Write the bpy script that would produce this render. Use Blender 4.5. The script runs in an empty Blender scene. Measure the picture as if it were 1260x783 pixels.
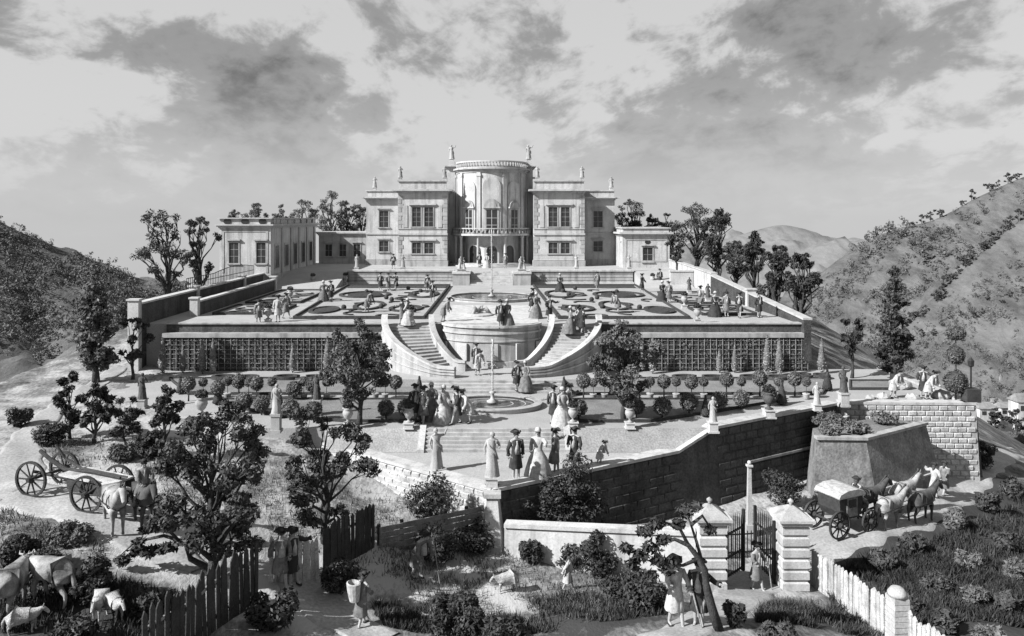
import bpy, math, random
import numpy as np
from math import sin, cos, pi, radians as R
from mathutils import Vector, Matrix

scene = bpy.context.scene
C = scene.collection
random.seed(7)

# ------------------------------------------------------------------ camera
# A draughtsman's high viewpoint with a level lens (verticals stay vertical).
F, U0, V0, CH = 900.0, 605.0, 270.0, 20.0
cam = bpy.data.cameras.new('camera')
cam.sensor_width = 36.0
cam.lens = 36.0 * F / 1260.0
cam.shift_x = (630.0 - U0) / 1260.0
cam.shift_y = -(391.5 - V0) / 1260.0
cam.clip_start = 0.5
cam.clip_end = 20000.0
cam_o = bpy.data.objects.new('camera', cam)
cam_o.location = (0, 0, CH)
cam_o.rotation_euler = (R(90), 0, 0)
C.objects.link(cam_o)
scene.camera = cam_o

# ------------------------------------------------------------------ sun and sky
SUN_AZ, SUN_EL = 64.0, 36.0        # degrees left of the line from villa to viewer, elevation
to_sun = Vector((-sin(R(SUN_AZ)) * cos(R(SUN_EL)), -cos(R(SUN_AZ)) * cos(R(SUN_EL)), sin(R(SUN_EL))))
sun = bpy.data.lights.new('sun', 'SUN')
sun.energy = 5.0
sun.angle = R(0.6)
sun.color = (1, 1, 1)
sun_o = bpy.data.objects.new('sun', sun)
sun_o.rotation_euler = to_sun.to_track_quat('Z', 'Y').to_euler()
sun_o.location = (-60, -30, 80)
C.objects.link(sun_o)

world = bpy.data.worlds.new('World')
scene.world = world
world.use_nodes = True
wt = world.node_tree
for n in list(wt.nodes):
    wt.nodes.remove(n)
def wn(t, **kw):
    n = wt.nodes.new(t)
    for k, v in kw.items():
        setattr(n, k, v)
    return n
def wl(a, b):
    wt.links.new(a, b)
def wmath(op, a, b=None, clamp=False):
    n = wn('ShaderNodeMath', operation=op, use_clamp=clamp)
    for i, x in enumerate((a, b)):
        if x is None: continue
        if isinstance(x, (int, float)): n.inputs[i].default_value = x
        else: wl(x, n.inputs[i])
    return n.outputs[0]
sky = wn('ShaderNodeTexSky', sky_type='NISHITA', sun_disc=False)
sky.sun_elevation = R(SUN_EL)
sky.sun_rotation = math.atan2(to_sun.x, to_sun.y)
sky.dust_density = 2.5
bw = wn('ShaderNodeRGBToBW')
wl(sky.outputs[0], bw.inputs[0])
# clouds: a flat layer of cloud seen in perspective, on every side alike
tc = wn('ShaderNodeTexCoord')
sep = wn('ShaderNodeSeparateXYZ')
wl(tc.outputs['Generated'], sep.inputs[0])
zz = wmath('ADD', wmath('MAXIMUM', sep.outputs[2], -0.09), 0.42)
comb = wn('ShaderNodeCombineXYZ')
wl(wmath('DIVIDE', sep.outputs[0], zz), comb.inputs[0])
wl(wmath('DIVIDE', sep.outputs[1], zz), comb.inputs[1])
CLOUD_OFF = (9.4, 6.9, 15.6)
def cloud(scale, det, rough, off, dist):
    m = wn('ShaderNodeMapping')
    m.inputs['Location'].default_value = off
    m.inputs['Rotation'].default_value = (0, 0, 0.5)
    m.inputs['Scale'].default_value = (1.0, 0.8, 1.0)
    wl(comb.outputs[0], m.inputs[0])
    n = wn('ShaderNodeTexNoise')
    n.inputs['Scale'].default_value = scale
    n.inputs['Detail'].default_value = det
    n.inputs['Roughness'].default_value = rough
    n.inputs['Distortion'].default_value = dist
    wl(m.outputs[0], n.inputs['Vector'])
    return n.outputs[0]
c1 = cloud(1.55, 10, 0.6, CLOUD_OFF, 0.25)
c2 = cloud(9.0, 6, 0.6, (1.3, 8.0, 2.0), 0.3)
cm = wmath('ADD', wmath('MULTIPLY', c1, 0.74), wmath('MULTIPLY', c2, 0.26))
rampn = wn('ShaderNodeValToRGB')
rampn.color_ramp.interpolation = 'EASE'
el = rampn.color_ramp.elements
el[0].position = 0.39; el[0].color = (0.22, 0.22, 0.22, 1)
el[1].position = 0.562; el[1].color = (1.0, 1.0, 1.0, 1)
e = el.new(0.495); e.color = (0.52, 0.52, 0.52, 1)
wl(cm, rampn.inputs[0])
# far clouds melt into the bright haze of the horizon
fade = wn('ShaderNodeMapRange', interpolation_type='SMOOTHSTEP')
fade.inputs[1].default_value = -0.02; fade.inputs[2].default_value = 0.22; fade.inputs[3].default_value = 0.05; fade.inputs[4].default_value = 1.0
wl(sep.outputs[2], fade.inputs[0])
cl_ = wmath('SUBTRACT', 1.0, wmath('MULTIPLY', fade.outputs[0], wmath('SUBTRACT', 1.0, rampn.outputs[0])))
lit = wmath('ADD', wmath('MULTIPLY', bw.outputs[0], 0.16), 2.75)
skyv = wmath('MULTIPLY', lit, cl_)
bg = wn('ShaderNodeBackground')
wl(skyv, bg.inputs[0])
bg.inputs[1].default_value = 0.10
wo = wn('ShaderNodeOutputWorld')
wl(bg.outputs[0], wo.inputs[0])

vs = scene.view_settings
scene.display_settings.display_device = 'sRGB'
vs.view_transform = 'Standard'
vs.look = 'None'
vs.exposure = 1.0
vs.gamma = 1.0
vs.use_curve_mapping = False
scene.cycles.max_bounces = 4
scene.cycles.diffuse_bounces = 2
scene.cycles.transparent_max_bounces = 4

# ------------------------------------------------------------------ helpers
def P(u, v, d):                    # place on a level d metres below the eye
    k = d / (v - V0)
    return ((u - U0) * k, F * k, CH - d)
def PX(u, Y): return (u - U0) * Y / F
def PZ(v, Y): return CH - (v - V0) * Y / F

_m = {}
def mat(name, val, var=0.25, scale=3.0, bump=0.25, rough=0.85, fine=40.0, fvar=0.18, spec=0.2, stain=0.0):
    """Grey procedural material: broad mottling, fine grain, a little relief."""
    if name in _m: return _m[name]
    m = bpy.data.materials.new(name); m.use_nodes = True
    nt = m.node_tree; b = nt.nodes['Principled BSDF']
    b.inputs['Roughness'].default_value = rough
    b.inputs['Specular IOR Level'].default_value = spec
    t = nt.nodes.new('ShaderNodeTexCoord')
    g = nt.nodes.new('ShaderNodeNewGeometry')
    n1 = nt.nodes.new('ShaderNodeTexNoise'); n1.inputs['Scale'].default_value = scale; n1.inputs['Detail'].default_value = 5; n1.inputs['Roughness'].default_value = 0.6
    n2 = nt.nodes.new('ShaderNodeTexNoise'); n2.inputs['Scale'].default_value = fine; n2.inputs['Detail'].default_value = 3
    nt.links.new(g.outputs['Position'], n1.inputs['Vector']); nt.links.new(g.outputs['Position'], n2.inputs['Vector'])
    r1 = nt.nodes.new('ShaderNodeMapRange'); r1.inputs[1].default_value = 0.3; r1.inputs[2].default_value = 0.7
    r1.inputs[3].default_value = 1 - var; r1.inputs[4].default_value = 1 + var
    nt.links.new(n1.outputs[0], r1.inputs[0])
    r2 = nt.nodes.new('ShaderNodeMapRange'); r2.inputs[1].default_value = 0.3; r2.inputs[2].default_value = 0.7
    r2.inputs[3].default_value = 1 - fvar; r2.inputs[4].default_value = 1 + fvar
    nt.links.new(n2.outputs[0], r2.inputs[0])
    mu = nt.nodes.new('ShaderNodeMath'); mu.operation = 'MULTIPLY'
    nt.links.new(r1.outputs[0], mu.inputs[0]); nt.links.new(r2.outputs[0], mu.inputs[1])
    oi = nt.nodes.new('ShaderNodeObjectInfo')
    r3 = nt.nodes.new('ShaderNodeMapRange'); r3.inputs[3].default_value = 0.92; r3.inputs[4].default_value = 1.08
    nt.links.new(oi.outputs['Random'], r3.inputs[0])
    mv = nt.nodes.new('ShaderNodeMath'); mv.operation = 'MULTIPLY'
    nt.links.new(mu.outputs[0], mv.inputs[0]); nt.links.new(r3.outputs[0], mv.inputs[1])
    ms = nt.nodes.new('ShaderNodeMath'); ms.operation = 'MULTIPLY'; ms.inputs[1].default_value = val * 0.76
    nt.links.new(mv.outputs[0], ms.inputs[0])
    last = ms.outputs[0]
    if stain > 0:        # streaks of weathering running down the face
        mp = nt.nodes.new('ShaderNodeMapping'); mp.inputs['Scale'].default_value = (2.2, 2.2, 0.22)
        nt.links.new(g.outputs['Position'], mp.inputs[0])
        n3 = nt.nodes.new('ShaderNodeTexNoise'); n3.inputs['Scale'].default_value = 1.0; n3.inputs['Detail'].default_value = 4
        nt.links.new(mp.outputs[0], n3.inputs['Vector'])
        r4 = nt.nodes.new('ShaderNodeMapRange'); r4.inputs[1].default_value = 0.5; r4.inputs[2].default_value = 0.72
        r4.inputs[3].default_value = 1; r4.inputs[4].default_value = 1 - stain
        nt.links.new(n3.outputs[0], r4.inputs[0])
        m4 = nt.nodes.new('ShaderNodeMath'); m4.operation = 'MULTIPLY'
        nt.links.new(last, m4.inputs[0]); nt.links.new(r4.outputs[0], m4.inputs[1]); last = m4.outputs[0]
    nt.links.new(last, b.inputs['Base Color'])
    if bump > 0:
        bp = nt.nodes.new('ShaderNodeBump'); bp.inputs['Strength'].default_value = bump; bp.inputs['Distance'].default_value = 0.04
        nt.links.new(n2.outputs[0], bp.inputs['Height']); nt.links.new(bp.outputs[0], b.inputs['Normal'])
    _m[name] = m
    return m

M = dict(
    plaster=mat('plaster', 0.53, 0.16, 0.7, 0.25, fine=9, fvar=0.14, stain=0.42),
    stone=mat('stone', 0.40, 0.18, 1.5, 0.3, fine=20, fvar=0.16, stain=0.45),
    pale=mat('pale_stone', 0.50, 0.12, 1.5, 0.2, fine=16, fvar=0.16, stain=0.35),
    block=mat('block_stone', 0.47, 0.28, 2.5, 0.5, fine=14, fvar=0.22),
    dark_shade=mat('dark_and_shade_masonry', 0.085, 0.35, 0.9, 0.6, fine=9, fvar=0.3, stain=0.4),  # wall shade put into the colour; also the own tone of dark statues
    ivy=mat('ivy_wall', 0.06, 0.4, 1.5, 0.8, fine=10, fvar=0.4),
    gravel=mat('gravel', 0.38, 0.10, 0.7, 0.35, fine=16, fvar=0.16),
    road=mat('road_dust', 0.36, 0.16, 0.6, 0.5, fine=9, fvar=0.2),
    turf=mat('turf', 0.20, 0.25, 0.9, 0.6, fine=12, fvar=0.3),
    lawn=mat('lawn', 0.30, 0.2, 0.9, 0.6, fine=12, fvar=0.25),
    hedge=mat('box_hedge', 0.055, 0.4, 4.0, 0.8, fine=22, fvar=0.4),
    leaf=mat('leaf', 0.065, 0.45, 1.2, 0, fine=6, fvar=0.35, rough=0.6),
    leafp=mat('leaf_pale', 0.13, 0.4, 1.2, 0, fine=6, fvar=0.35, rough=0.6),
    silver=mat('silver_leaf', 0.30, 0.35, 1.5, 0, fine=8, fvar=0.3, rough=0.7),
    leafm=mat('leaf_mid', 0.11, 0.55, 0.9, 0, fine=5, fvar=0.4, rough=0.6),
    rubble=mat('old_rubble', 0.24, 0.35, 1.2, 0.6, fine=9, fvar=0.3, stain=0.4),
    leafd=mat('leaf_dark', 0.045, 0.4, 1.2, 0, fine=6, fvar=0.35, rough=0.6),
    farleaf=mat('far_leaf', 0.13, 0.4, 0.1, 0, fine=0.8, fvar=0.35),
    bark=mat('bark', 0.06, 0.35, 4, 0.7, fine=20, fvar=0.4),
    wood=mat('weathered_wood', 0.27, 0.35, 2.0, 0.5, fine=25, fvar=0.3),
    woodd=mat('tarred_wood', 0.05, 0.4, 2.0, 0.5, fine=25, fvar=0.4),
    picket=mat('picket_wood', 0.50, 0.3, 3.0, 0.5, fine=25, fvar=0.28, stain=0.5),
    glass=mat('window_dark', 0.035, 0.3, 2.0, 0, rough=0.25, spec=0.5),
    iron=mat('iron', 0.03, 0.3, 5.0, 0.2, rough=0.5),
    water=mat('water', 0.10, 0.25, 2.0, 0.25, rough=0.08, fine=5, spec=0.6),
    jet=mat('water_spray', 0.50, 0.2, 6.0, 0.3, rough=0.35, spec=0.5),
    skin=mat('skin_and_linen', 0.38, 0.1, 8.0, 0.0),
    cloth_d=mat('cloth_dark', 0.045, 0.35, 6.0, 0.2),
    cloth_m=mat('cloth_mid', 0.17, 0.45, 6.0, 0.2),
    cloth_l=mat('cloth_light', 0.44, 0.35, 7.0, 0.2),
    hair=mat('hair', 0.07, 0.3, 20.0, 0.3),
    horse_l=mat('horse_grey', 0.33, 0.55, 2.8, 0.3),
    horse_d=mat('horse_bay', 0.085, 0.5, 2.5, 0.3),
    cow=mat('cow_hide', 0.24, 0.95, 1.6, 0.3, fine=30, fvar=0.2),
    wool=mat('wool', 0.42, 0.3, 6.0, 0.8, fine=30, fvar=0.3),
    soil=mat('soil', 0.16, 0.4, 0.8, 0.7, fine=8, fvar=0.35),
    roof=mat('roof_lead', 0.22, 0.3, 1.0, 0.3),
)

def link(o, parent=None):
    C.objects.link(o)
    if parent is not None: o.parent = parent
    return o
def tag(o, label=None, cat=None, group=None, kind=None):
    if label: o['label'] = label
    if cat: o['category'] = cat
    if group: o['group'] = group
    if kind: o['kind'] = kind
    return o
def thing(name, label, cat, loc=(0, 0, 0), rz=0.0, group=None, sc=1.0):
    o = bpy.data.objects.new(name, None)
    o.empty_display_size = 0.2
    o.location = loc; o.rotation_euler = (0, 0, rz); o.scale = (sc, sc, sc)
    link(o)
    return tag(o, label, cat, group)
def put(name, me, m=None, parent=None, loc=(0, 0, 0), rot=(0, 0, 0), sc=(1, 1, 1)):
    """link a mesh as an object (the mesh may be shared)"""
    o = bpy.data.objects.new(name, me)
    if m is not None and len(me.materials) == 0: me.materials.append(m)
    if m is not None and len(me.materials) and me.materials[0] != m:
        o.material_slots[0].link = 'OBJECT'; o.material_slots[0].material = m
    o.location = loc; o.rotation_euler = rot
    o.scale = sc if not isinstance(sc, (int, float)) else (sc, sc, sc)
    return link(o, parent)

class MB:
    """collects shapes; build() makes them ONE mesh object"""
    def __init__(s): s.v = []; s.f = []
    def add(s, vs, fs):
        b = len(s.v); s.v += [tuple(p) for p in vs]; s.f += [tuple(b + i for i in f) for f in fs]; return s
    def box(s, x0, x1, y0, y1, z0, z1, mtx=None):
        vs = [(x0, y0, z0), (x1, y0, z0), (x1, y1, z0), (x0, y1, z0), (x0, y0, z1), (x1, y0, z1), (x1, y1, z1), (x0, y1, z1)]
        if mtx is not None: vs = [mtx @ Vector(p) for p in vs]
        return s.add(vs, [(0, 3, 2, 1), (4, 5, 6, 7), (0, 1, 5, 4), (1, 2, 6, 5), (2, 3, 7, 6), (3, 0, 4, 7)])
    def prism(s, poly, z0, z1, batter=None):
        n = len(poly)
        zz0 = z0 if hasattr(z0, '__len__') else [z0] * n
        zz1 = z1 if hasattr(z1, '__len__') else [z1] * n
        lo = batter or poly
        vs = [(p[0], p[1], zz0[i]) for i, p in enumerate(lo)] + [(p[0], p[1], zz1[i]) for i, p in enumerate(poly)]
        fs = [tuple(range(n - 1, -1, -1)), tuple(range(n, 2 * n))] + [(i, (i + 1) % n, n + (i + 1) % n, n + i) for i in range(n)]
        return s.add(vs, fs)
    def lathe(s, prof, n=16, c=(0, 0, 0), sy=1.0, a0=0.0, a1=2 * pi):
        full = abs(a1 - a0 - 2 * pi) < 1e-6
        k = n if full else n + 1
        vs = []
        for r, z in prof:
            for i in range(k):
                a = a0 + (a1 - a0) * i / n
                vs.append((c[0] + r * cos(a), c[1] + sy * r * sin(a), c[2] + z))
        fs = []
        for j in range(len(prof) - 1):
            for i in range(n):
                i2 = (i + 1) % k if full else i + 1
                fs.append((j * k + i, j * k + i2, (j + 1) * k + i2, (j + 1) * k + i))
        if full:
            if prof[0][0] > 1e-4: fs.append(tuple(range(k - 1, -1, -1)))
            if prof[-1][0] > 1e-4: fs.append(tuple((len(prof) - 1) * k + i for i in range(k)))
        return s.add(vs, fs)
    def rings(s, rg, n=14, cap=True):
        """loft of ellipses (cx, cy, cz, rx, ry)"""
        vs = []
        for cx, cy, cz, rx, ry in rg:
            for i in range(n):
                a = 2 * pi * i / n; vs.append((cx + rx * cos(a), cy + ry * sin(a), cz))
        fs = [(j * n + i, j * n + (i + 1) % n, (j + 1) * n + (i + 1) % n, (j + 1) * n + i) for j in range(len(rg) - 1) for i in range(n)]
        if cap: fs += [tuple(range(n - 1, -1, -1)), tuple((len(rg) - 1) * n + i for i in range(n))]
        return s.add(vs, fs)
    def tube(s, path, rad, n=8, cap=True):
        path = [Vector(p) for p in path]; L = len(path)
        rad = rad if hasattr(rad, '__len__') else [rad] * L
        up = None; vs = []
        for i, p in enumerate(path):
            t = (path[min(i + 1, L - 1)] - path[max(i - 1, 0)])
            t = t.normalized() if t.length > 1e-9 else Vector((0, 0, 1))
            if up is None:
                up = t.orthogonal().normalized()
            else:
                up = (up - t * up.dot(t)); up = up.normalized() if up.length > 1e-6 else t.orthogonal().normalized()
            b = t.cross(up)
            for k in range(n):
                a = 2 * pi * k / n; vs.append(p + (up * cos(a) + b * sin(a)) * rad[i])
        fs = [(j * n + i, j * n + (i + 1) % n, (j + 1) * n + (i + 1) % n, (j + 1) * n + i) for j in range(L - 1) for i in range(n)]
        if cap: fs += [tuple(range(n - 1, -1, -1)), tuple((L - 1) * n + i for i in range(n))]
        return s.add(vs, fs)
    def ball(s, c, r, n=10, m=7, sy=1.0, sz=1.0):
        prof = [(max(r * sin(pi * j / m), 0.0), -r * sz * cos(pi * j / m)) for j in range(m + 1)]
        return s.lathe(prof, n, c, sy)
    def band(s, line, w0, w1, z0, z1):
        """a wall along a polyline: offsets w0..w1 to the left of travel, z may be lists"""
        n = len(line); nrm = []
        for i in range(n):
            a = Vector(line[max(i - 1, 0)][:2]); b = Vector(line[min(i + 1, n - 1)][:2])
            t = (b - a).normalized(); nrm.append(Vector((-t.y, t.x)))
        Z0 = z0 if hasattr(z0, '__len__') else [z0] * n
        Z1 = z1 if hasattr(z1, '__len__') else [z1] * n
        vs = []
        for i in range(n):
            p = Vector(line[i][:2]); a = p + nrm[i] * w0; b = p + nrm[i] * w1
            vs += [(a.x, a.y, Z0[i]), (b.x, b.y, Z0[i]), (b.x, b.y, Z1[i]), (a.x, a.y, Z1[i])]
        fs = []
        for i in range(n - 1):
            for k in range(4):
                fs.append((i * 4 + k, i * 4 + (k + 1) % 4, i * 4 + 4 + (k + 1) % 4, i * 4 + 4 + k))
        fs += [(3, 2, 1, 0), tuple((n - 1) * 4 + k for k in range(4))]
        return s.add(vs, fs)
    def mesh(s, name, m=None, smooth=False):
        me = bpy.data.meshes.new(name); me.from_pydata(s.v, [], s.f); me.update()
        if m is not None: me.materials.append(m)
        if smooth:
            me.polygons.foreach_set('use_smooth', [True] * len(me.polygons))
        import bmesh
        bm = bmesh.new(); bm.from_mesh(me); bmesh.ops.recalc_face_normals(bm, faces=bm.faces[:]); bm.to_mesh(me); bm.free()
        return me
    def build(s, name, m, parent=None, smooth=False, loc=(0, 0, 0)):
        return put(name, s.mesh(name, m, smooth), None, parent, loc)
def bx(name, m, parent, *a):
    return MB().box(*a).build(name, m, parent)

def cards(name, V4, m):
    """many small four-cornered leaves as one mesh; V4 is (n,4,3)"""
    V4 = np.asarray(V4, dtype=np.float32); n = len(V4)
    me = bpy.data.meshes.new(name)
    me.vertices.add(n * 4); me.loops.add(n * 4); me.polygons.add(n)
    me.vertices.foreach_set('co', V4.reshape(-1))
    me.loops.foreach_set('vertex_index', np.arange(n * 4, dtype=np.int32))
    me.polygons.foreach_set('loop_start', np.arange(0, n * 4, 4, dtype=np.int32))
    me.polygons.foreach_set('loop_total', np.full(n, 4, dtype=np.int32))
    me.update(calc_edges=True); me.validate()
    if m is not None: me.materials.append(m)
    return me
def leaf_pts(rng, c, rad, n, size, shell=0.5, out=0.7, drop=0.0):
    d = rng.normal(size=(n, 3)); d /= np.linalg.norm(d, axis=1)[:, None] + 1e-9
    r = shell + (1 - shell) * np.sqrt(rng.random(n))
    pos = np.asarray(c) + d * r[:, None] * np.asarray(rad)
    nr = d * out + rng.normal(size=(n, 3)) * 0.5; nr[:, 2] += 0.25
    nr /= np.linalg.norm(nr, axis=1)[:, None] + 1e-9
    a = np.cross(nr, rng.normal(size=(n, 3))); a /= np.linalg.norm(a, axis=1)[:, None] + 1e-9
    b = np.cross(nr, a)
    L = size * (0.6 + 0.8 * rng.random(n))[:, None]; W = L * 0.42
    fold = nr * L * 0.18
    return np.stack([pos - a * L, pos + b * W - fold, pos + a * L, pos - b * W - fold], axis=1)

# ------------------------------------------------------------------ figures (meshes made once, shared by copies)
def skin_mesh(name, pts, edges, rad, sub=1):
    me = bpy.data.meshes.new(name + '_src'); me.from_pydata(pts, edges, [])
    o = bpy.data.objects.new(name + '_src', me); C.objects.link(o)
    o.modifiers.new('skin', 'SKIN').use_smooth_shade = True
    sd = me.skin_vertices[0].data
    for i, r in enumerate(rad):
        sd[i].radius = (r, r) if not hasattr(r, '__len__') else r
        sd[i].use_root = (i == 0)
    s = o.modifiers.new('sub', 'SUBSURF'); s.levels = sub; s.render_levels = sub
    dg = bpy.context.evaluated_depsgraph_get(); dg.update()
    out = bpy.data.meshes.new_from_object(o.evaluated_get(dg))
    out.name = name
    bpy.data.objects.remove(o); bpy.data.meshes.remove(me)
    out.materials.clear()
    return out
def join_mesh(name, parts):
    import bmesh
    bm = bmesh.new()
    for me in parts: bm.from_mesh(me)
    out = bpy.data.meshes.new(name); bm.to_mesh(out); bm.free()
    out.polygons.foreach_set('use_smooth', [True] * len(out.polygons))
    return out

# ------------------------------------------------------------------ ground
ZV, ZU, ZL, ZF = CH - 6.0, CH - 7.37, CH - 10.57, CH - 11.4     # court, upper parterre, lower parterre, front platform
_ctl = [P(*q) for q in [
    (20, 600, 10.5), (60, 640, 10.7), (150, 650, 10.8), (200, 690, 11.2), (60, 700, 11.1), (60, 760, 11.4), (150, 760, 11.5),
    (262, 715, 11.8), (300, 775, 12.2), (20, 545, 10.4), (100, 500, 10.4), (150, 460, 10.4), (240, 560, 10.7), (330, 560, 10.9), (340, 620, 11.6),
    (355, 722, 12.5), (445, 770, 12.9), (420, 650, 12.2), (500, 640, 13.0), (512, 712, 13.4), (600, 655, 13.4), (600, 720, 13.6), (700, 715, 13.8), (650, 783, 13.2),
    (760, 740, 13.2), (925, 725, 14.1), (880, 722, 14.1), (980, 722, 14.1), (845, 772, 11.7), (790, 783, 12.2), (990, 750, 13.2), (940, 783, 12.2),
    (1010, 718, 14.3), (1095, 780, 14.0), (1040, 655, 13.9), (1100, 640, 14.1), (1155, 612, 14.2), (1210, 572, 15.0), (1250, 550, 17.4),
    (1180, 700, 14.6), (1230, 640, 15.4), (1250, 780, 13.7), (870, 640, 14.5), (760, 640, 14.0), (1000, 600, 14.3), (1078, 592, 14.0), (1190, 578, 14.5)]]
_ctl += [(x, y, CH - d) for x, y, d in [
    (0, 42, 13.0), (-8, 44, 12.0), (-14, 46, 11.3), (-19, 46, 10.9), (14, 46, 13.2), (22, 47, 14.3), (0, 52, 11.8), (-15, 53, 10.9), (15, 53, 11.8), (0, 62, 9.5), (0, 75, 9.0), (-21, 62, 9.2), (20, 62, 9.5),
    (-28, 62, 9.6), (-28, 52, 10.4), (-27, 44, 10.6), (-27, 76, 8.0), (-28, 92, 7.4), (0, 92, 7.4), (20, 95, 7.6), (28, 92, 7.8), (0, 115, 8.5), (25, 80, 8.6), (27, 66, 10.6), (27, 54, 13.0), (38, 62, 17.0), (36, 85, 12.0), (34, 47, 15.6), (40, 55, 18.0),
    (-24, 36, 10.5), (-30, 40, 10.6), (-24, 26, 10.8)]]
_cx = np.array([[p[0], p[1]] for p in _ctl]); _cz = np.array([p[2] for p in _ctl])
def _phi(r2): return 0.5 * r2 * np.log(r2 + 1e-9)
def _tps(pts, z, lam=6.0):
    n = len(pts); d2 = ((pts[:, None, :] - pts[None, :, :]) ** 2).sum(2)
    K = _phi(d2) + lam * np.eye(n); Pm = np.hstack([np.ones((n, 1)), pts])
    A = np.zeros((n + 3, n + 3)); A[:n, :n] = K; A[:n, n:] = Pm; A[n:, :n] = Pm.T
    return np.linalg.solve(A, np.concatenate([z, np.zeros(3)]))
_w = _tps(_cx, _cz)
def softmax2(a, b, k=4.0):
    m = np.maximum(a, b); return m + np.log(np.exp((a - m) / k) + np.exp((b - m) / k)) * k
def hnoise(x, y, s):
    return (np.sin(x * 1.1 * s + 0.7) * np.cos(y * 0.9 * s + 1.9) + 0.6 * np.sin(x * 2.3 * s + y * 1.7 * s + 4.0) + 0.35 * np.sin(y * 4.1 * s - x * 3.1 * s))
def valley(x, y):
    return -50.0 - 0.074 * np.maximum(0, y - 420) + 2.5 * hnoise(x, y, 0.02)
def H(x, y):
    """height of the natural ground"""
    x = np.asarray(x, dtype=float); y = np.asarray(y, dtype=float); shp = x.shape
    x = x.ravel(); y = y.ravel()
    qx = np.clip(x, -32, 40); qy = np.clip(y, 20.5, 112)
    q = np.stack([qx, qy], 1)
    d2 = ((q[:, None, :] - _cx[None, :, :]) ** 2).sum(2)
    z = _phi(d2) @ _w[:len(_cx)] + _w[-3] + q @ _w[-2:]
    z = z - 0.75 * np.maximum(0, -32 - x) - 0.6 * np.maximum(0, x - 40) - 0.55 * np.maximum(0, y - 112)
    z = z + 0.06 * hnoise(x, y, 0.9) + 0.02 * hnoise(x, y, 1.7)
    z = softmax2(z, valley(x, y))
    return z.reshape(shp)
def h1(x, y): return float(H(np.array([x]), np.array([y]))[0])

def grid_mesh(name, X, Y, Z, m):
    nr, nc = X.shape
    me = bpy.data.meshes.new(name)
    vs = np.stack([X, Y, Z], 2).reshape(-1, 3)
    idx = np.arange(nr * nc).reshape(nr, nc)
    q = np.stack([idx[:-1, :-1], idx[:-1, 1:], idx[1:, 1:], idx[1:, :-1]], 2).reshape(-1, 4)
    me.from_pydata(vs.tolist(), [], q.tolist()); me.update()
    me.polygons.foreach_set('use_smooth', [True] * len(me.polygons))
    me.materials.append(m)
    return me

def ground_mat():
    """grass, bare pale earth and dark scrub soil, in patches"""
    m = bpy.data.materials.new('ground_grass_and_earth'); m.use_nodes = True
    nt = m.node_tree; b = nt.nodes['Principled BSDF']; b.inputs['Roughness'].default_value = 0.95; b.inputs['Specular IOR Level'].default_value = 0.1
    g = nt.nodes.new('ShaderNodeNewGeometry'); at = nt.nodes.new('ShaderNodeAttribute'); at.attribute_name = 'cover'
    def noise(s, d, st=None):
        n = nt.nodes.new('ShaderNodeTexNoise'); n.inputs['Scale'].default_value = s; n.inputs['Detail'].default_value = d; n.inputs['Roughness'].default_value = 0.65
        src = g.outputs['Position']
        if st:
            mp = nt.nodes.new('ShaderNodeMapping'); mp.inputs['Scale'].default_value = st; mp.inputs['Rotation'].default_value = (0, 0, 0.6); nt.links.new(src, mp.inputs[0]); src = mp.outputs[0]
        nt.links.new(src, n.inputs['Vector']); return n.outputs[0]
    a = noise(0.5, 6); c = noise(7.0, 4, (1, 0.45, 0.5)); e = noise(0.02, 5)
    ad = nt.nodes.new('ShaderNodeMath'); ad.operation = 'MULTIPLY_ADD'; ad.inputs[1].default_value = 0.9; nt.links.new(a, ad.inputs[0]); nt.links.new(at.outputs['Fac'], ad.inputs[2])
    a2 = nt.nodes.new('ShaderNodeMath'); a2.operation = 'MULTIPLY_ADD'; a2.inputs[1].default_value = 0.5; nt.links.new(c, a2.inputs[0]); nt.links.new(ad.outputs[0], a2.inputs[2])
    rp = nt.nodes.new('ShaderNodeValToRGB'); el = rp.color_ramp.elements
    el[0].position = 0.62; el[0].color = (0.045, 0.045, 0.045, 1); el[1].position = 1.35 / 1.6; el[1].color = (0.34, 0.34, 0.34, 1)
    k = el.new(0.74); k.color = (0.15, 0.15, 0.15, 1)
    sc = nt.nodes.new('ShaderNodeMath'); sc.operation = 'MULTIPLY'; sc.inputs[1].default_value = 0.6; nt.links.new(a2.outputs[0], sc.inputs[0])
    nt.links.new(sc.outputs[0], rp.inputs[0]); nt.links.new(rp.outputs[0], b.inputs['Base Color'])
    bp = nt.nodes.new('ShaderNodeBump'); bp.inputs['Strength'].default_value = 0.6; bp.inputs['Distance'].default_value = 0.08
    nt.links.new(c, bp.inputs['Height']); nt.links.new(bp.outputs[0], b.inputs['Normal'])
    return m
GM = ground_mat()
ys = np.concatenate([np.linspace(2, 19, 8), 19 + np.cumsum(np.full(150, 0.28)), np.array([])])
ys = np.concatenate([ys, ys[-1] + np.cumsum(0.45 * 1.045 ** np.arange(190))]); ys = ys[ys < 9000]
tt = np.concatenate([np.linspace(-2.6, -0.85, 40)[:-1], np.linspace(-0.85, 0.9, 260), np.linspace(0.9, 2.6, 40)[1:]])
GY, GT = np.meshgrid(ys, tt, indexing='ij'); GX = GT * (GY + 8)
GZ = H(GX, GY)
gme = grid_mesh('ground', GX, GY, GZ, GM)
def seg_d(x, y, line):
    best = np.full(x.shape, 1e9)
    for a, b in zip(line[:-1], line[1:]):
        a = np.array(a[:2]); b = np.array(b[:2]); ab = b - a; t = np.clip(((x - a[0]) * ab[0] + (y - a[1]) * ab[1]) / (ab @ ab), 0, 1)
        best = np.minimum(best, np.hypot(x - a[0] - t * ab[0], y - a[1] - t * ab[1]))
    return best
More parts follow.
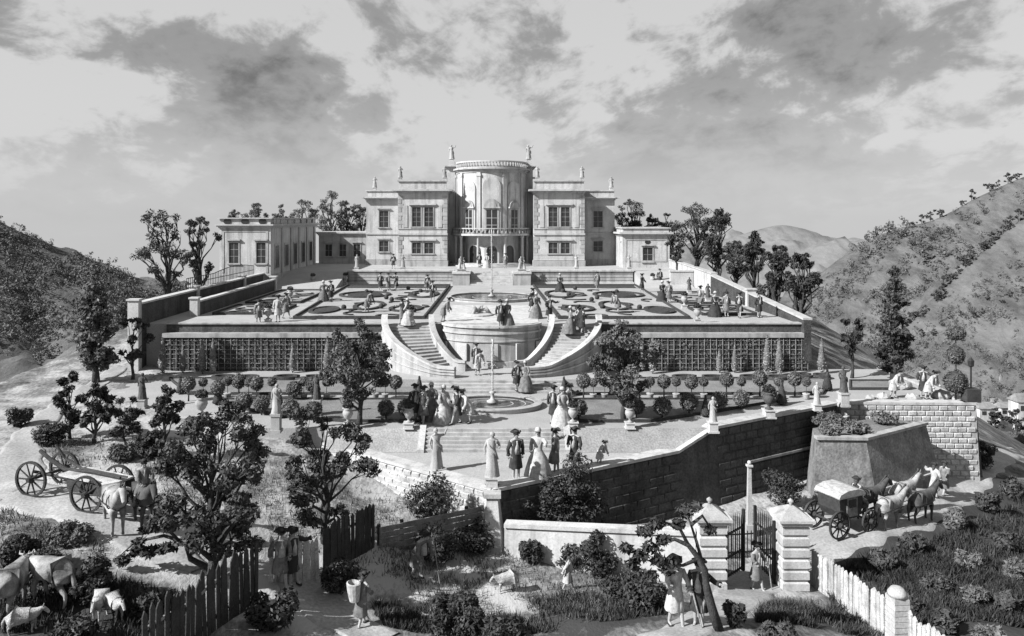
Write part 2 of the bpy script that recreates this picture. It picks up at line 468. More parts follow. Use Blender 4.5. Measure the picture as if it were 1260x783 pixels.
# cover: 0.2 dark scrub .. 0.9 bare pale earth
cov = np.full(GX.shape, 0.62)
def blob(u, v, d, r, val):
    x, y, _ = P(u, v, d); w = np.exp(-((GX - x) ** 2 + (GY - y) ** 2) / r ** 2); cov[:] = cov * (1 - w) + val * w
blob(180, 690, 11.2, 2.6, 1.05); blob(230, 700, 11.2, 2.0, 1.05); blob(60, 590, 10.5, 2.4, 0.9); blob(150, 560, 10.6, 4.0, 0.75); blob(110, 550, 10.5, 3, 0.6)
blob(120, 650, 11.0, 1.2, 0.55); blob(60, 660, 11.0, 2.0, 0.45); blob(60, 750, 11.4, 3.0, 0.3); blob(150, 770, 11.5, 2.4, 0.18)
blob(400, 735, 12.7, 2.2, 0.85); blob(560, 775, 13.2, 2.8, 0.3); blob(560, 715, 13.5, 3.5, 0.8); blob(640, 735, 13.4, 3.0, 0.75); blob(740, 765, 13.0, 2.6, 0.25); blob(700, 700, 13.7, 2.2, 0.5)
blob(935, 775, 12.3, 1.4, 0.4); blob(1010, 770, 13.5, 2.2, 0.35)
for u, v, d in [(1150, 690, 14.8), (1200, 760, 14.0), (1230, 690, 15.3), (1090, 690, 14.4), (1180, 640, 15.4), (1240, 640, 16.6)]: blob(u, v, d, 3.4, 0.12)
cov[GX < -30] = 0.5
cov[(GX > 24) & (GY > 44)] = 0.5
cov[GY > 140] = 0.62
at = gme.attributes.new('cover', 'FLOAT', 'POINT'); at.data.foreach_set('value', cov.astype(np.float32).ravel())
tag(put('ground', gme), 'rolling grass and bare earth around the villa gardens', None, None, 'structure')

def strip(name, pts, w, m, lift=0.05, n=140, edge=0.12, seed=1):
    """a road laid over the ground; pts (x,y), w half-width or list"""
    rng = np.random.default_rng(seed)
    pts = np.array([p[:2] for p in pts]); s = np.concatenate([[0], np.cumsum(np.hypot(*np.diff(pts, axis=0).T))])
    t = np.linspace(0, s[-1], n)
    k = 40
    xs = np.interp(t, s, pts[:, 0]); yy = np.interp(t, s, pts[:, 1])
    ker = np.hanning(max(5, n // 7) | 1); ker /= ker.sum(); pad = len(ker) // 2
    xs = np.convolve(np.pad(xs, pad, 'edge'), ker, 'valid'); yy = np.convolve(np.pad(yy, pad, 'edge'), ker, 'valid')
    wv = np.interp(t, s, w if hasattr(w, '__len__') else [w] * len(pts))
    dx = np.gradient(xs); dy = np.gradient(yy); L = np.hypot(dx, dy) + 1e-9; nx, ny = -dy / L, dx / L
    q = np.linspace(-1, 1, 13)
    jit = 1 + 0.12 * np.sin(t * 1.3 + seed) * np.sin(t * 0.47) + 0.07 * np.sin(t * 3.1 + seed * 2)
    X = xs[:, None] + nx[:, None] * q[None, :] * (wv * jit)[:, None]; Y = yy[:, None] + ny[:, None] * q[None, :] * (wv * jit)[:, None]
    Z = H(X, Y) + lift - 0.22 * (np.abs(q)[None, :] > 0.99)
    o = put(name, grid_mesh(name, X, Y, Z, m)); return o
cart_road = [P(-60, 640, 10.6), P(20, 585, 10.5), P(28, 545, 10.4), P(70, 500, 10.4), P(150, 452, 10.4)]
tag(strip('road', cart_road, [1.3, 1.2, 0.9, 0.8, 0.7], M['road'], seed=3), 'pale cart road curving round the left edge of the hill', None, None, 'structure')
tag(strip('road', [P(-10, 600, 10.5), P(100, 632, 10.75), P(180, 665, 11.0), P(250, 700, 11.5)], [1.2, 1.1, 0.9, 0.5], M['road'], seed=5), 'dusty track under the wagon and horses', None, None, 'structure')
coach_road = [P(925, 716, 14.1), P(985, 668, 13.9), P(1040, 650, 13.9), P(1110, 630, 14.0), P(1165, 603, 14.25), P(1215, 568, 15.0), P(1262, 546, 17.4)]
tag(strip('road', coach_road, [1.1, 1.5, 1.7, 1.5, 1.3, 1.1, 1.0], M['road'], seed=8), 'pale coach road running past the gate to the valley', None, None, 'structure')
tag(strip('path', [P(935, 705, 14.1), P(915, 735, 13.8), P(880, 760, 12.6), P(835, 775, 11.8), P(800, 790, 11.9)], [1.3, 1.1, 0.9, 0.9, 0.9], M['road'], seed=9), 'trodden path from the gate to the near mound', None, None, 'structure')
tag(strip('path', [P(345, 716, 12.5), P(385, 735, 12.7), P(430, 775, 13.0), P(470, 800, 13.1)], [0.7, 1.1, 1.0, 0.9], M['road'], seed=12), 'pale path from the picket gate into the kitchen garden', None, None, 'structure')

# ------------------------------------------------------------------ hills and mountains
def hill(name, label, prof, yr, yf, zf, m, rough=3.0, seed=0, back=1.5, nu=150, nw=44):
    us = np.array([p[0] for p in prof]); vs_ = np.array([p[1] for p in prof])
    u = np.linspace(us[0], us[-1], nu); v = np.interp(u, us, vs_)
    ker = np.hanning(9); ker /= ker.sum(); v = np.convolve(np.pad(v, 4, 'edge'), ker, 'valid')
    xr = (u - U0) * yr / F; zr = CH - (v - V0) * yr / F
    w = np.linspace(0, back, nw)
    W, XR = np.meshgrid(w, xr, indexing='ij'); ZR = np.broadcast_to(zr, W.shape)
    X = XR.copy(); Y = yf + (yr - yf) * W
    rise = np.where(W <= 1, W ** 0.9 * (1 - 0.1 * np.sin(W * pi)), 1 - (W - 1) * 1.3)
    Z = zf + (ZR - zf) * rise
    s = 60.0 / abs(yr - yf) * 0.12
    nz = hnoise(X + seed * 31, Y, s) + 0.5 * hnoise(X, Y + seed * 17, s * 2.7) + 0.22 * hnoise(X + 5, Y, s * 7) + 0.16 * np.abs(hnoise(X * 1.3 + 9, Y + X * .4, s * 4.3)) + 0.1 * hnoise(X - 7, Y, s * 15)
    Z = Z + nz * rough * np.minimum(1, 4 * np.abs(1 - W)) * np.minimum(1, W * 5)
    o = put(name, grid_mesh(name, X, Y, Z, m)); tag(o, label, None, None, 'structure')
    return X, Y, Z
def hill_mat(name, lo, hi, s):
    m = bpy.data.materials.new(name); m.use_nodes = True; nt = m.node_tree; b = nt.nodes['Principled BSDF']
    b.inputs['Roughness'].default_value = 1.0; b.inputs['Specular IOR Level'].default_value = 0.0
    g = nt.nodes.new('ShaderNodeNewGeometry')
    mp = nt.nodes.new('ShaderNodeMapping'); mp.inputs['Rotation'].default_value = (0, 0, 0.8); mp.inputs['Scale'].default_value = (1, 0.3, 1); nt.links.new(g.outputs['Position'], mp.inputs[0])
    n = nt.nodes.new('ShaderNodeTexNoise'); n.inputs['Scale'].default_value = s; n.inputs['Detail'].default_value = 12; n.inputs['Roughness'].default_value = 0.78; nt.links.new(mp.outputs[0], n.inputs['Vector'])
    r = nt.nodes.new('ShaderNodeValToRGB'); r.color_ramp.elements[0].position = 0.38; r.color_ramp.elements[0].color = (lo, lo, lo, 1); r.color_ramp.elements[1].position = 0.62; r.color_ramp.elements[1].color = (hi, hi, hi, 1)
    nt.links.new(n.outputs[0], r.inputs[0]); nt.links.new(r.outputs[0], b.inputs['Base Color'])
    bp = nt.nodes.new('ShaderNodeBump'); bp.inputs['Strength'].default_value = 0.7; bp.inputs['Distance'].default_value = 2.0; nt.links.new(n.outputs[0], bp.inputs['Height']); nt.links.new(bp.outputs[0], b.inputs['Normal'])
    return m
HM1 = hill_mat('hill_pasture', 0.06, 0.145, 0.09); HM2 = hill_mat('mountain_rock', 0.10, 0.19, 0.014)
LH = hill('hill', 'wooded hill across the valley at left', [(-330, 205), (-160, 225), (-60, 240), (5, 276), (40, 292), (80, 310), (120, 324), (170, 342), (230, 356), (330, 385), (420, 420)], 500, 300, -52, HM1, 5.0, 1)
RH = hill('hill', 'tall rounded pasture hill rising at right', [(860, 420), (940, 395), (1000, 350), (1040, 318), (1080, 290), (1110, 278), (1150, 270), (1200, 242), (1260, 215), (1340, 188), (1500, 170), (1700, 190)], 380, 230, -52, HM1, 4.5, 2)
RS = hill('hill', 'nearer spur with a row of trees at far right', [(1010, 520), (1060, 468), (1100, 420), (1130, 388), (1180, 336), (1220, 300), (1260, 266), (1340, 215), (1500, 190), (1700, 200)], 290, 190, -50, HM1, 3.2, 3)
hill('mountain', 'distant bare mountain range beyond the valley', [(700, 360), (780, 325), (830, 306), (880, 300), (910, 288), (960, 275), (985, 279), (1010, 291), (1035, 298), (1052, 290), (1085, 305), (1160, 330), (1300, 350)], 1600, 900, -140, HM2, 20.0, 4)

# ------------------------------------------------------------------ terraces (the made ground)
def slab(name, poly, z0, z1, m, label):
    return tag(MB().prism(poly, z0, z1).build(name, m), label, None, None, 'structure')
A0 = (0.0, 30.6); B0 = (20.0, 41.9); LFT = (-9.0, 37.4)           # prow, inner corner, left end of the front wall
def on_ab(Y): t = (Y - A0[1]) / (B0[1] - A0[1]); return (A0[0] + t * (B0[0] - A0[0]), Y)
def on_al(Y): t = (Y - A0[1]) / (LFT[1] - A0[1]); return (A0[0] + t * (LFT[0] - A0[0]), Y)
YB, YS = 35.75, 37.0                                              # foot and top of the bank
in_ = 0.45
court = [(-25, 84.4), (25, 84.4), (25, 112), (-25, 112)]
slab('terrace', court, ZV - 3.2, ZV, M['gravel'], 'gravelled court in front of the villa')
upper = [(-24.4, 51.6), (-7.5, 51.6), (-4.1, 51.6), (4.1, 51.6), (7.5, 51.6), (21.8, 51.6), (21.8, 84.38), (-24.4, 84.38)]
slab('terrace', upper, ZU - 4.2, ZU, M['gravel'], 'gravelled upper parterre terrace')
xl, yl = on_ab(YS)
lower = [(-11.5, YS), (xl - in_, YS), (B0[0] - in_ * 0.6, B0[1] + 0.35), (27.3, 42.0), (27.3, 51.58), (-26.5, 51.58), (-22.5, 43.0), (-16.0, 39.0)]
slab('terrace', lower, ZL - 3.5, ZL, M['gravel'], 'gravelled lower parterre terrace')
xf, yf_ = on_ab(YB); xg, _ = on_al(YB)
front = [(A0[0], A0[1] + in_), (xf - in_, YB), (xl - in_ - 0.02, YS - 0.02), (-8.4, YS - 0.02), (xg + in_, YB)]
slab('terrace', front, ZF - 3.6, ZF, M['gravel'], 'pale paved prow-shaped platform at the garden front')
# the banks between lower parterre and platform, left and right of the middle stair
for lab, (a, b, a2, b2) in {'left': (-8.5, -3.6, -8.0, -3.6), 'right': (3.9, xl - 0.3, 3.9, xf - 0.4)}.items():
    mb = MB(); mb.add([(a2, YB, ZF + 0.01), (b2, YB, ZF + 0.01), (b, YS + 0.02, ZL + 0.012), (a, YS + 0.02, ZL + 0.012), (a2, YS + 0.02, ZF + 0.01), (b2, YS + 0.02, ZF + 0.01)],
                      [(0, 1, 2, 3), (0, 3, 4), (1, 5, 2), (0, 4, 5, 1), (3, 2, 5, 4)])
    tag(mb.build('grass_bank', M['lawn']), 'sloping turf bank %s of the middle garden stair' % lab, None, None, 'structure')

def steps(name, label, x0, x1, y0, y1, z0, z1, n, m=M['pale'], cat='stairs'):
    """straight flight from (y0,z0) low to (y1,z1) high; each step a part"""
    t = thing(name, label, cat, ((x0 + x1) / 2, y0, z0))
    w = (x1 - x0) / 2
    for i in range(n):
        ya = (y1 - y0) * i / n; zb = (z1 - z0) * (i + 1) / n
        bx('step', m, t, -w, w, ya, y1 - y0 - 0.001 * i, (z1 - z0) * i / n - (0.05 if i == 0 else 0), zb)
    return t
def cheek(t, x, w, y0, y1, z0a, z0b, za, zb, m):
    MB().add([(x - w, y0, z0a), (x + w, y0, z0a), (x + w, y1, z0b), (x - w, y1, z0b), (x - w, y0, za), (x + w, y0, za), (x + w, y1, zb), (x - w, y1, zb)],
             [(0, 3, 2, 1), (4, 5, 6, 7), (0, 1, 5, 4), (1, 2, 6, 5), (2, 3, 7, 6), (3, 0, 4, 7)]).build('side_wall', m, t)
t = steps('garden_stair', 'broad low stair from the platform up to the fountain', -3.3, 3.6, YB, YS + 0.05, ZF, ZL + 0.004, 6, M['stone'])
for x in (-3.62, 3.62): cheek(t, x, 0.16, -0.1, YS - YB + 0.1, -0.1, -0.1, 0.16, ZL - ZF + 0.14, M['pale'])

# ------------------------------------------------------------------ walls of the lower terrace
def coursed_wall(name, label, p, q, ztop, zbot, m, thick=0.6, batter=0.35, cop=M['pale'], n=1, cat='wall', parapet=0.0):
    """battered retaining wall from p to q (outer face to the right of travel), ztop/zbot at both ends"""
    t = thing(name, label, cat, (p[0], p[1], min(zbot)))
    d = Vector((q[0] - p[0], q[1] - p[1])); L = d.length; d.normalize(); nr = Vector((d.y, -d.x))
    zb = min(zbot)
    def pt(s, o, z): return (d.x * s + nr.x * o, d.y * s + nr.y * o, z - zb)
    vs = [pt(0, batter, zbot[0]), pt(L, batter, zbot[1]), pt(L, -thick, zbot[1]), pt(0, -thick, zbot[0]), pt(0, 0, ztop[0]), pt(L, 0, ztop[1]), pt(L, -thick, ztop[1]), pt(0, -thick, ztop[0])]
    MB().add(vs, [(0, 3, 2, 1), (4, 5, 6, 7), (0, 1, 5, 4), (1, 2, 6, 5), (2, 3, 7, 6), (3, 0, 4, 7)]).build('wall_face', m, t)
    if cop:
        c = MB(); vs = []
        for s, z in ((0, ztop[0]), (L, ztop[1])):
            for o, dz in ((0.09, 0.0), (0.09, 0.14), (-thick - 0.02, 0.14), (-thick - 0.02, 0.0)): vs.append(pt(s, o, z + dz + 0.002))
        c.add(vs, [(0, 1, 5, 4), (1, 2, 6, 5), (2, 3, 7, 6), (3, 0, 4, 7), (0, 3, 2, 1), (4, 5, 6, 7)]).build('coping', cop, t)
    return t, d, nr, L, pt
def blocks_on(t, pt, L, ztop, zbot, batter, bw, bh, m, rng, zmax=None, jit=0.03, dep=0.07):
    """single stone blocks laid in courses on a battered face, joints recessed (shared meshes)"""
    prot = []
    for k in range(6):
        mb = MB(); a = bw / 2 - 0.02; b = bh / 2 - 0.016; e = 0.03
        vs = []
        for (sx, sz, dd) in ((a, b, 0), (a - e, b - e, dep * (0.7 + 0.1 * k))):
            for cx, cz in ((-1, -1), (1, -1), (1, 1), (-1, 1)):
                vs.append((cx * sx * (1 - 0.02 * rng.random()), -dd, cz * sz * (1 - 0.05 * rng.random())))
        mb.add(vs, [(4, 5, 6, 7), (0, 1, 5, 4), (1, 2, 6, 5), (2, 3, 7, 6), (3, 0, 4, 7)])
        prot.append(mb.mesh('block', m))
    p0 = Vector(pt(0, 0, 0)); p1 = Vector(pt(1, 0, 0)); dr = (p1 - p0); ang = math.atan2(dr.y, dr.x)
    base_top = ztop; i = 0; z = ztop - bh / 2; count = 0
    while True:
        f0 = 1 - (ztop - z) / (ztop - min(zbot))
        if z < min(zbot): break
        off = (i % 2) * bw / 2
        s = -off + bw / 2
        while s < L:
            zb = zbot[0] + (zbot[1] - zbot[0]) * s / L
            if z > zb + bh * 0.3 and s > bw * 0.3 and s < L - bw * 0.3:
                tt_ = (ztop - z) / (ztop - zb)
                q = pt(s, batter * tt_ + 0.004, z)
                o = put('block', prot[int(rng.random() * 6)], None, t, q, (math.atan(batter / (ztop - zb)), 0, ang)); count += 1
            s += bw
        z -= bh; i += 1
    return count
rng = np.random.default_rng(4)
# right diagonal wall of the prow (its shade is put into the dark wall colour)
za = ZF - 0.02
w1, _d, _n, Lw1, ptw1 = coursed_wall('retaining_wall', 'long dark shaded retaining wall from the prow back to the bastion', A0, on_ab(YB), (ZF - 0.02, ZF - 0.02), (CH - 13.9, CH - 14.8), M['dark_shade'])
t2, d2, n2, L2, pt2 = coursed_wall('retaining_wall', 'tall shaded garden wall below the vases beside the bastion', on_ab(YS), (B0[0] - 0.3, B0[1] - 0.17), (ZL - 0.02, ZL - 0.02), (CH - 15.0, CH - 15.6), M['dark_shade'])
t3, *_ = coursed_wall('retaining_wall', 'short sloping piece of shaded wall where the turf bank ends', on_ab(YB), on_ab(YS), (ZF - 0.02, ZL - 0.02), (CH - 14.8, CH - 15.0), M['dark_shade'])
blocks_on(w1, ptw1, Lw1, ZF - 0.04, (CH - 13.9, CH - 14.8), 0.35, 0.85, 0.42, M['dark_shade'], rng, dep=0.05)
blocks_on(t2, pt2, L2, ZL - 0.04, (CH - 15.0, CH - 15.6), 0.35, 0.85, 0.42, M['dark_shade'], rng, dep=0.05)
# string course on the shaded wall
sc_ = MB()
pa, pb = on_ab(38.0), on_ab(41.3); dd = Vector((pb[0] - pa[0], pb[1] - pa[1])).normalized(); nn = Vector((dd.y, -dd.x))
sc_.band([(pa[0] - on_ab(YS)[0] + nn.x * 0.16, pa[1] - YS + nn.y * 0.16), (pb[0] - on_ab(YS)[0] + nn.x * 0.16, pb[1] - YS + nn.y * 0.16)], -0.13, 0.12, CH - 12.62 - (CH - 15.6), CH - 12.5 - (CH - 15.6))
sc_.build('string_course', M['stone'], t2)
# left, lit face of the prow: blocks
t4, d4, n4, L4, pt4 = coursed_wall('retaining_wall', 'sunlit stone block wall running left from the prow column', LFT, A0, (ZF - 0.02, ZF - 0.02), (CH - 12.4, CH - 13.9), M['stone'], batter=0.3)
nb4 = blocks_on(t4, pt4, L4, ZF - 0.04, (CH - 12.4, CH - 13.9), 0.3, 0.52, 0.27, M['block'], rng)
# bastion: sunlit brick face, right flank with its shade painted in as a darker material
BR = (27.6, 41.7)
t5, d5, n5, L5, pt5 = coursed_wall('bastion_wall', 'sunlit bastion wall of squared stone blocks at right', (B0[0], B0[1]), BR, (ZL - 0.02, ZL - 0.02), (CH - 15.6, CH - 15.9), M['stone'], batter=0.5)
nb5 = blocks_on(t5, pt5, L5, ZL - 0.04, (CH - 15.6, CH - 15.9), 0.5, 0.50, 0.30, M['block'], rng)
coursed_wall('bastion_wall', 'shaded right flank of the stone bastion', BR, (28.0, 52.0), (ZL - 0.02, ZL - 0.02), (CH - 15.9, CH - 17.0), M['dark_shade'], batter=0.5)
# lower bulwark in front of the bastion
bz = CH - 11.25
bt = thing('bulwark', 'low battered stone bulwark under the bastion, right side in shade', 'bulwark', (16.0, 36.6, CH - 15.6))
top = [(0.5, 0.6), (3.0, 0.5), (7.7, 3.3), (6.2, 4.9), (1.2, 2.6)]; low = [(0.1, 0.05), (3.5, -0.15), (8.8, 3.0), (6.4, 5.0), (0.7, 2.6)]
MB().prism(top, 0, bz - (CH - 15.6), low).build('masonry', M['rubble'], bt)
MB().prism(top, bz - (CH - 15.6) + 0.002, bz - (CH - 15.6) + 0.05).build('turf_top', M['turf'], bt)
MB().band(top[:3], -0.12, 0.3, bz - (CH - 15.6) + 0.06, bz - (CH - 15.6) + 0.2).build('coping', M['stone'], bt)
scb = MB(); f = 0.45
mid = [(l[0] + (q[0] - l[0]) * f, l[1] + (q[1] - l[1]) * f) for l, q in zip(low, top)]
scb.band([mid[0], mid[1], mid[2]], -0.10, 0.06, 1.9, 1.98); scb.build('string_course', M['stone'], bt)

# ------------------------------------------------------------------ villa
def window(t, x, z, w, h, y, hood=True, sill=True, arch=False, pane=True, m_frame=M['stone']):
    """window on a wall facing -Y at local x, z (bottom), front plane y; frame, pane, hood, sill"""
    wn_ = MB()
    fw = 0.13
    wn_.box(x - w / 2 - fw, x - w / 2, y - 0.06, y + 0.1, z, z + h); wn_.box(x + w / 2, x + w / 2 + fw, y - 0.06, y + 0.1, z, z + h)
    wn_.box(x - w / 2 - fw, x + w / 2 + fw, y - 0.07, y + 0.1, z + h, z + h + fw)
    o = wn_.build('window', m_frame, t)
    MB().box(x - w / 2, x + w / 2, y + 0.04, y + 0.06, z, z + h).build('pane', M['glass'], o)
    bars = MB().box(x - 0.025, x + 0.025, y + 0.015, y + 0.045, z, z + h)
    nb = max(2, int(h / 0.6))
    for k in range(1, nb): bars.box(x - w / 2, x + w / 2, y + 0.012, y + 0.042, z + h * k / nb - 0.02, z + h * k / nb + 0.02)
    bars.build('glazing_bars', M['wood'], o)
    if sill: MB().box(x - w / 2 - 0.22, x + w / 2 + 0.22, y - 0.16, y + 0.1, z - 0.14, z - 0.002).build('sill', m_frame, o)
    if hood: MB().box(x - w / 2 - 0.25, x + w / 2 + 0.25, y - 0.22, y + 0.1, z + h + fw + 0.1, z + h + fw + 0.24).build('hood', m_frame, o)
    return o
def wall_holes(mb, x0, x1, y, z0, z1, holes, depth=0.35):
    """front wall (facing -Y) with rectangular openings (xa, xb, za, zb), each with reveals"""
    xs = sorted(set([x0, x1] + [h[0] for h in holes] + [h[1] for h in holes])); zs = sorted(set([z0, z1] + [h[2] for h in holes] + [h[3] for h in holes]))
    for i in range(len(xs) - 1):
        for j in range(len(zs) - 1):
            cx, cz = (xs[i] + xs[i + 1]) / 2, (zs[j] + zs[j + 1]) / 2
            if any(a < cx < b and c < cz < d for a, b, c, d in holes): continue
            mb.add([(xs[i], y, zs[j]), (xs[i + 1], y, zs[j]), (xs[i + 1], y, zs[j + 1]), (xs[i], y, zs[j + 1])], [(0, 1, 2, 3)])
    for a, b, c, d in holes:
        mb.add([(a, y, c), (b, y, c), (b, y, d), (a, y, d), (a, y + depth, c), (b, y + depth, c), (b, y + depth, d), (a, y + depth, d)], [(0, 1, 5, 4), (1, 2, 6, 5), (2, 3, 7, 6), (3, 0, 4, 7)])
    return mb
def cornice(t, x0, x1, y0, y1, z, name='cornice', out=0.35, h=0.45, m=M['pale'], sides=(1, 1, 0)):
    mb = MB()
    for k, (o, a, b) in enumerate(((0.10, 0, 0.16), (0.24, 0.162, 0.28), (out, 0.282, h))):
        mb.box(x0 - o * sides[0], x1 + o * sides[1], y0 - o, y1, z + a, z + b)
    return mb.build(name, m, t)

YW = 93.0                                   # front plane of the projecting wings
villa = thing('villa', 'large pale two-storey baroque villa with a bowed centre above the gardens', 'villa', (0, YW, ZV))
K = YW / F
def zx(v): return PZ(v, YW) - ZV
def xx(u): return PX(u, YW)
for side in (-1, 1):
    # projecting wing
    xa, xb = (xx(490), xx(550)) if side < 0 else (xx(657), xx(719))
    xm = (xa + xb) / 2
    ztop = zx(222); zc = zx(238); zs = zx(288)
    win = [(xm - 0.78, zx(279), 1.1, 2.45), (xm + 0.78, zx(279), 1.1, 2.45)]
    low = [(xm - 0.78, zx(312), 1.1, 1.35), (xm + 0.78, zx(312), 1.1, 1.35)]
    holes = [(x - w / 2, x + w / 2, z, z + h) for x, z, w, h in win + low]
    mb = wall_holes(MB(), xa, xb, 0, 0, zc, holes, 0.2)
    mb.box(xa, xb, 0.2, 13, 0, zc)
    mb.add([(xa, 0, 0), (xa, 0.2, 0), (xa, 0.2, zc), (xa, 0, zc)], [(0, 1, 2, 3)]); mb.add([(xb, 0, 0), (xb, 0.2, 0), (xb, 0.2, zc), (xb, 0, zc)], [(0, 1, 2, 3)])
    wing = mb.build('wing_wall', M['plaster'], villa)
    # shared hood over each pair, sills, string courses, plinth
    for zset, h in ((win, 2.45), (low, 1.35)):
        for x, z, w, hh in zset: window(villa, x, z, w, hh, 0.0, hood=False)
        z = zset[0][1]
        bx('hood', M['pale'], villa, xm - 1.75, xm + 1.75, -0.24, 0.05, z + h + 0.28, z + h + 0.46)
    for s in (-1, 1):      # scrolled side panels beside the upper windows
        x = xm + s * 2.2
        MB().box(x - 0.28, x + 0.28, -0.07, 0.02, zx(279) - 0.1, zx(279) + 2.7).build('panel', M['pale'], villa)
    bx('string_course', M['pale'], villa, xa - 0.08, xb + 0.08, -0.14, 0.02, zs - 0.14, zs + 0.08)
    bx('string_course', M['pale'], villa, xa - 0.05, xb + 0.05, -0.09, 0.02, zs + 0.6, zs + 0.72)
    bx('plinth', M['stone'], villa, xa - 0.12, xb + 0.12, -0.14, 3.0, 0, 0.75)
    for q_ in range(15):
        for xq in (xa, xb): bx('quoin', M['stone'], villa, xq - (0.04 if xq == xa else (0.62 if q_ % 2 else 0.42)), xq + (0.04 if xq == xb else (0.62 if q_ % 2 else 0.42)), -0.05, 0.5, 1.75 + q_ * 0.52, 2.22 + q_ * 0.52) if abs(1.98 + q_ * 0.52 - zs) > 0.45 and 2.3 + q_ * 0.52 < zc else None
    for s in range(3): bx('course', M['pale'], villa, xa - 0.03, xb + 0.03, -0.035, 0.02, 0.80 + s * 0.28, 1.05 + s * 0.28)
    cornice(villa, xa, xb, 0, 13, zc + 0.002, h=0.5, out=0.65)
    par = bx('parapet', M['plaster'], villa, xa + 0.05, xb - 0.05, 0.05, 0.4, zc + 0.504, ztop - 0.16)
    bx('coping', M['pale'], villa, xa - 0.1, xb + 0.1, -0.12, 0.5, ztop - 0.158, ztop)
    bx('roof', M['roof'], villa, xa + 0.3, xb - 0.3, 0.45, 12.8, zc + 0.5, zc + 0.8)
    # outer set-back wing
    xo, xi = (xx(450) * 1.03, xa + 0.0) if side < 0 else (xb, xx(757) * 1.03)
    y0 = 3.2; ks = (YW + y0) / YW
    z2 = zx(246) * 1.0; z2t = zx(233)
    xw = (xo + xi) / 2
    holes = [(xw - 0.6, xw + 0.6, zx(280), zx(280) + 2.1), (xw - 0.6, xw + 0.6, zx(311), zx(311) + 1.35)]
    mb = wall_holes(MB(), xo, xi, y0, 0, z2, holes, 0.2); mb.box(xo, xi, y0 + 0.2, 12.5, 0, z2)
    xe = xo if side < 0 else xi
    mb.add([(xe, y0, 0), (xe, y0 + 0.2, 0), (xe, y0 + 0.2, z2), (xe, y0, z2)], [(0, 1, 2, 3)])
    mb.build('wing_wall', M['plaster'], villa)
    for a, b, c, d in holes: window(villa, (a + b) / 2, c, b - a, d - c, y0)
    a, b = (xo, xi - 0.2) if side < 0 else (xi * 0 + xo + 0.2, xi)
    bx('string_course', M['pale'], villa, a - 0.06, b + 0.06, y0 - 0.12, y0 + 0.02, zs - 0.14, zs + 0.08)
    bx('plinth', M['stone'], villa, a - 0.12 * (side < 0), b + 0.12 * (side > 0), y0 - 0.13, y0 + 0.02, 0, 0.75)
    cornice(villa, a, b, y0, 12.5, z2 + 0.002, h=0.45, out=0.6, sides=(side < 0, side > 0, 0))
    bx('parapet', M['plaster'], villa, a + 0.05, b - 0.05, y0 + 0.05, y0 + 0.4, z2 + 0.455, z2t - 0.14)
    bx('coping', M['pale'], villa, a - 0.1 * (side < 0), b + 0.1 * (side > 0), y0 - 0.1, y0 + 0.5, z2t - 0.138, z2t)
# recessed centre block behind the bow
cxa, cxb = xx(548), xx(658); rec = 4.4; zct = zx(205)
bx('centre_wall', M['plaster'], villa, cxa, cxb, rec, 13, 0, zct)
for s in (-1, 1):
    x = cxa + 0.55 if s < 0 else cxb - 0.55
    bx('corner_pier', M['pale'], villa, x - 0.5, x + 0.5, rec - 0.35, rec + 0.02, 0, zct - 0.5)
    bx('pedestal', M['pale'], villa, x - 0.45, x + 0.45, rec - 0.3, rec + 0.5, zct + 0.46, zct + 1.0)
    bx('roof_step', M['pale'], villa, min(x, x + s * 0.9), max(x, x + s * 0.9), rec - 0.2, rec + 0.6, zct - 1.3, zct - 1.1)
cornice(villa, cxa, cxb, rec, 13, zct - 0.002, h=0.45, out=0.45)
# the bow
BRAD, bcy = 4.62, 4.5
a0, a1 = pi + 0.03, 2 * pi - 0.03
bow = thing_part = None
def arc_band(r0, r1, z0, z1, n=40, s0=a0, s1=a1):
    mb = MB(); vs = []
    for i in range(n + 1):
        a = s0 + (s1 - s0) * i / n
        for r, z in ((r0, z0), (r1, z0), (r1, z1), (r0, z1)): vs.append((r * cos(a), bcy + r * sin(a), z))
    fs = [(i * 4 + k, i * 4 + (k + 1) % 4, i * 4 + 4 + (k + 1) % 4, i * 4 + 4 + k) for i in range(n) for k in range(4)]
    fs += [(3, 2, 1, 0), tuple(n * 4 + k for k in range(4))]
    return mb.add(vs, fs)
zb = zx(289); zt = zx(212)
arc_band(0.2, BRAD - 0.9, 0, zb - 0.1).build('bow_core', M['plaster'], villa)
bow = arc_band(0.2, BRAD, zb + 0.12, zt).build('bow_wall', M['plaster'], villa)
arc_band(BRAD - 1.6, BRAD + 0.75, zb - 0.14, zb + 0.12).build('balcony', M['pale'], villa)
for r, za, zc_ in ((BRAD + 0.12, zt + 0.002, zt + 0.22), (BRAD + 0.28, zt + 0.222, zt + 0.4), (BRAD + 0.5, zt + 0.402, zt + 0.62)): arc_band(0.2, r, za, zc_).build('cornice', M['pale'], villa)
arc_band(BRAD - 0.05, BRAD + 0.1, zt + 0.622, zt + 0.74).build('parapet_rail', M['pale'], villa)
arc_band(BRAD - 0.1, BRAD + 0.14, zt + 1.32, zt + 1.5).build('parapet_rail', M['pale'], villa)
arc_band(0.2, BRAD - 0.6, zt + 0.62, zt + 0.9).build('roof', M['roof'], villa)
bal = MB().lathe([(0.05, 0), (0.1, 0.05), (0.12, 0.2), (0.05, 0.42), (0.09, 0.58)], 6).mesh('baluster', M['stone'])
for i in range(34):
    a = a0 + 0.05 + (a1 - a0 - 0.1) * i / 33
    put('baluster', bal, None, villa, (BRAD * cos(a) + 0.02 * cos(a), bcy + (BRAD + 0.02) * sin(a), zt + 0.74))
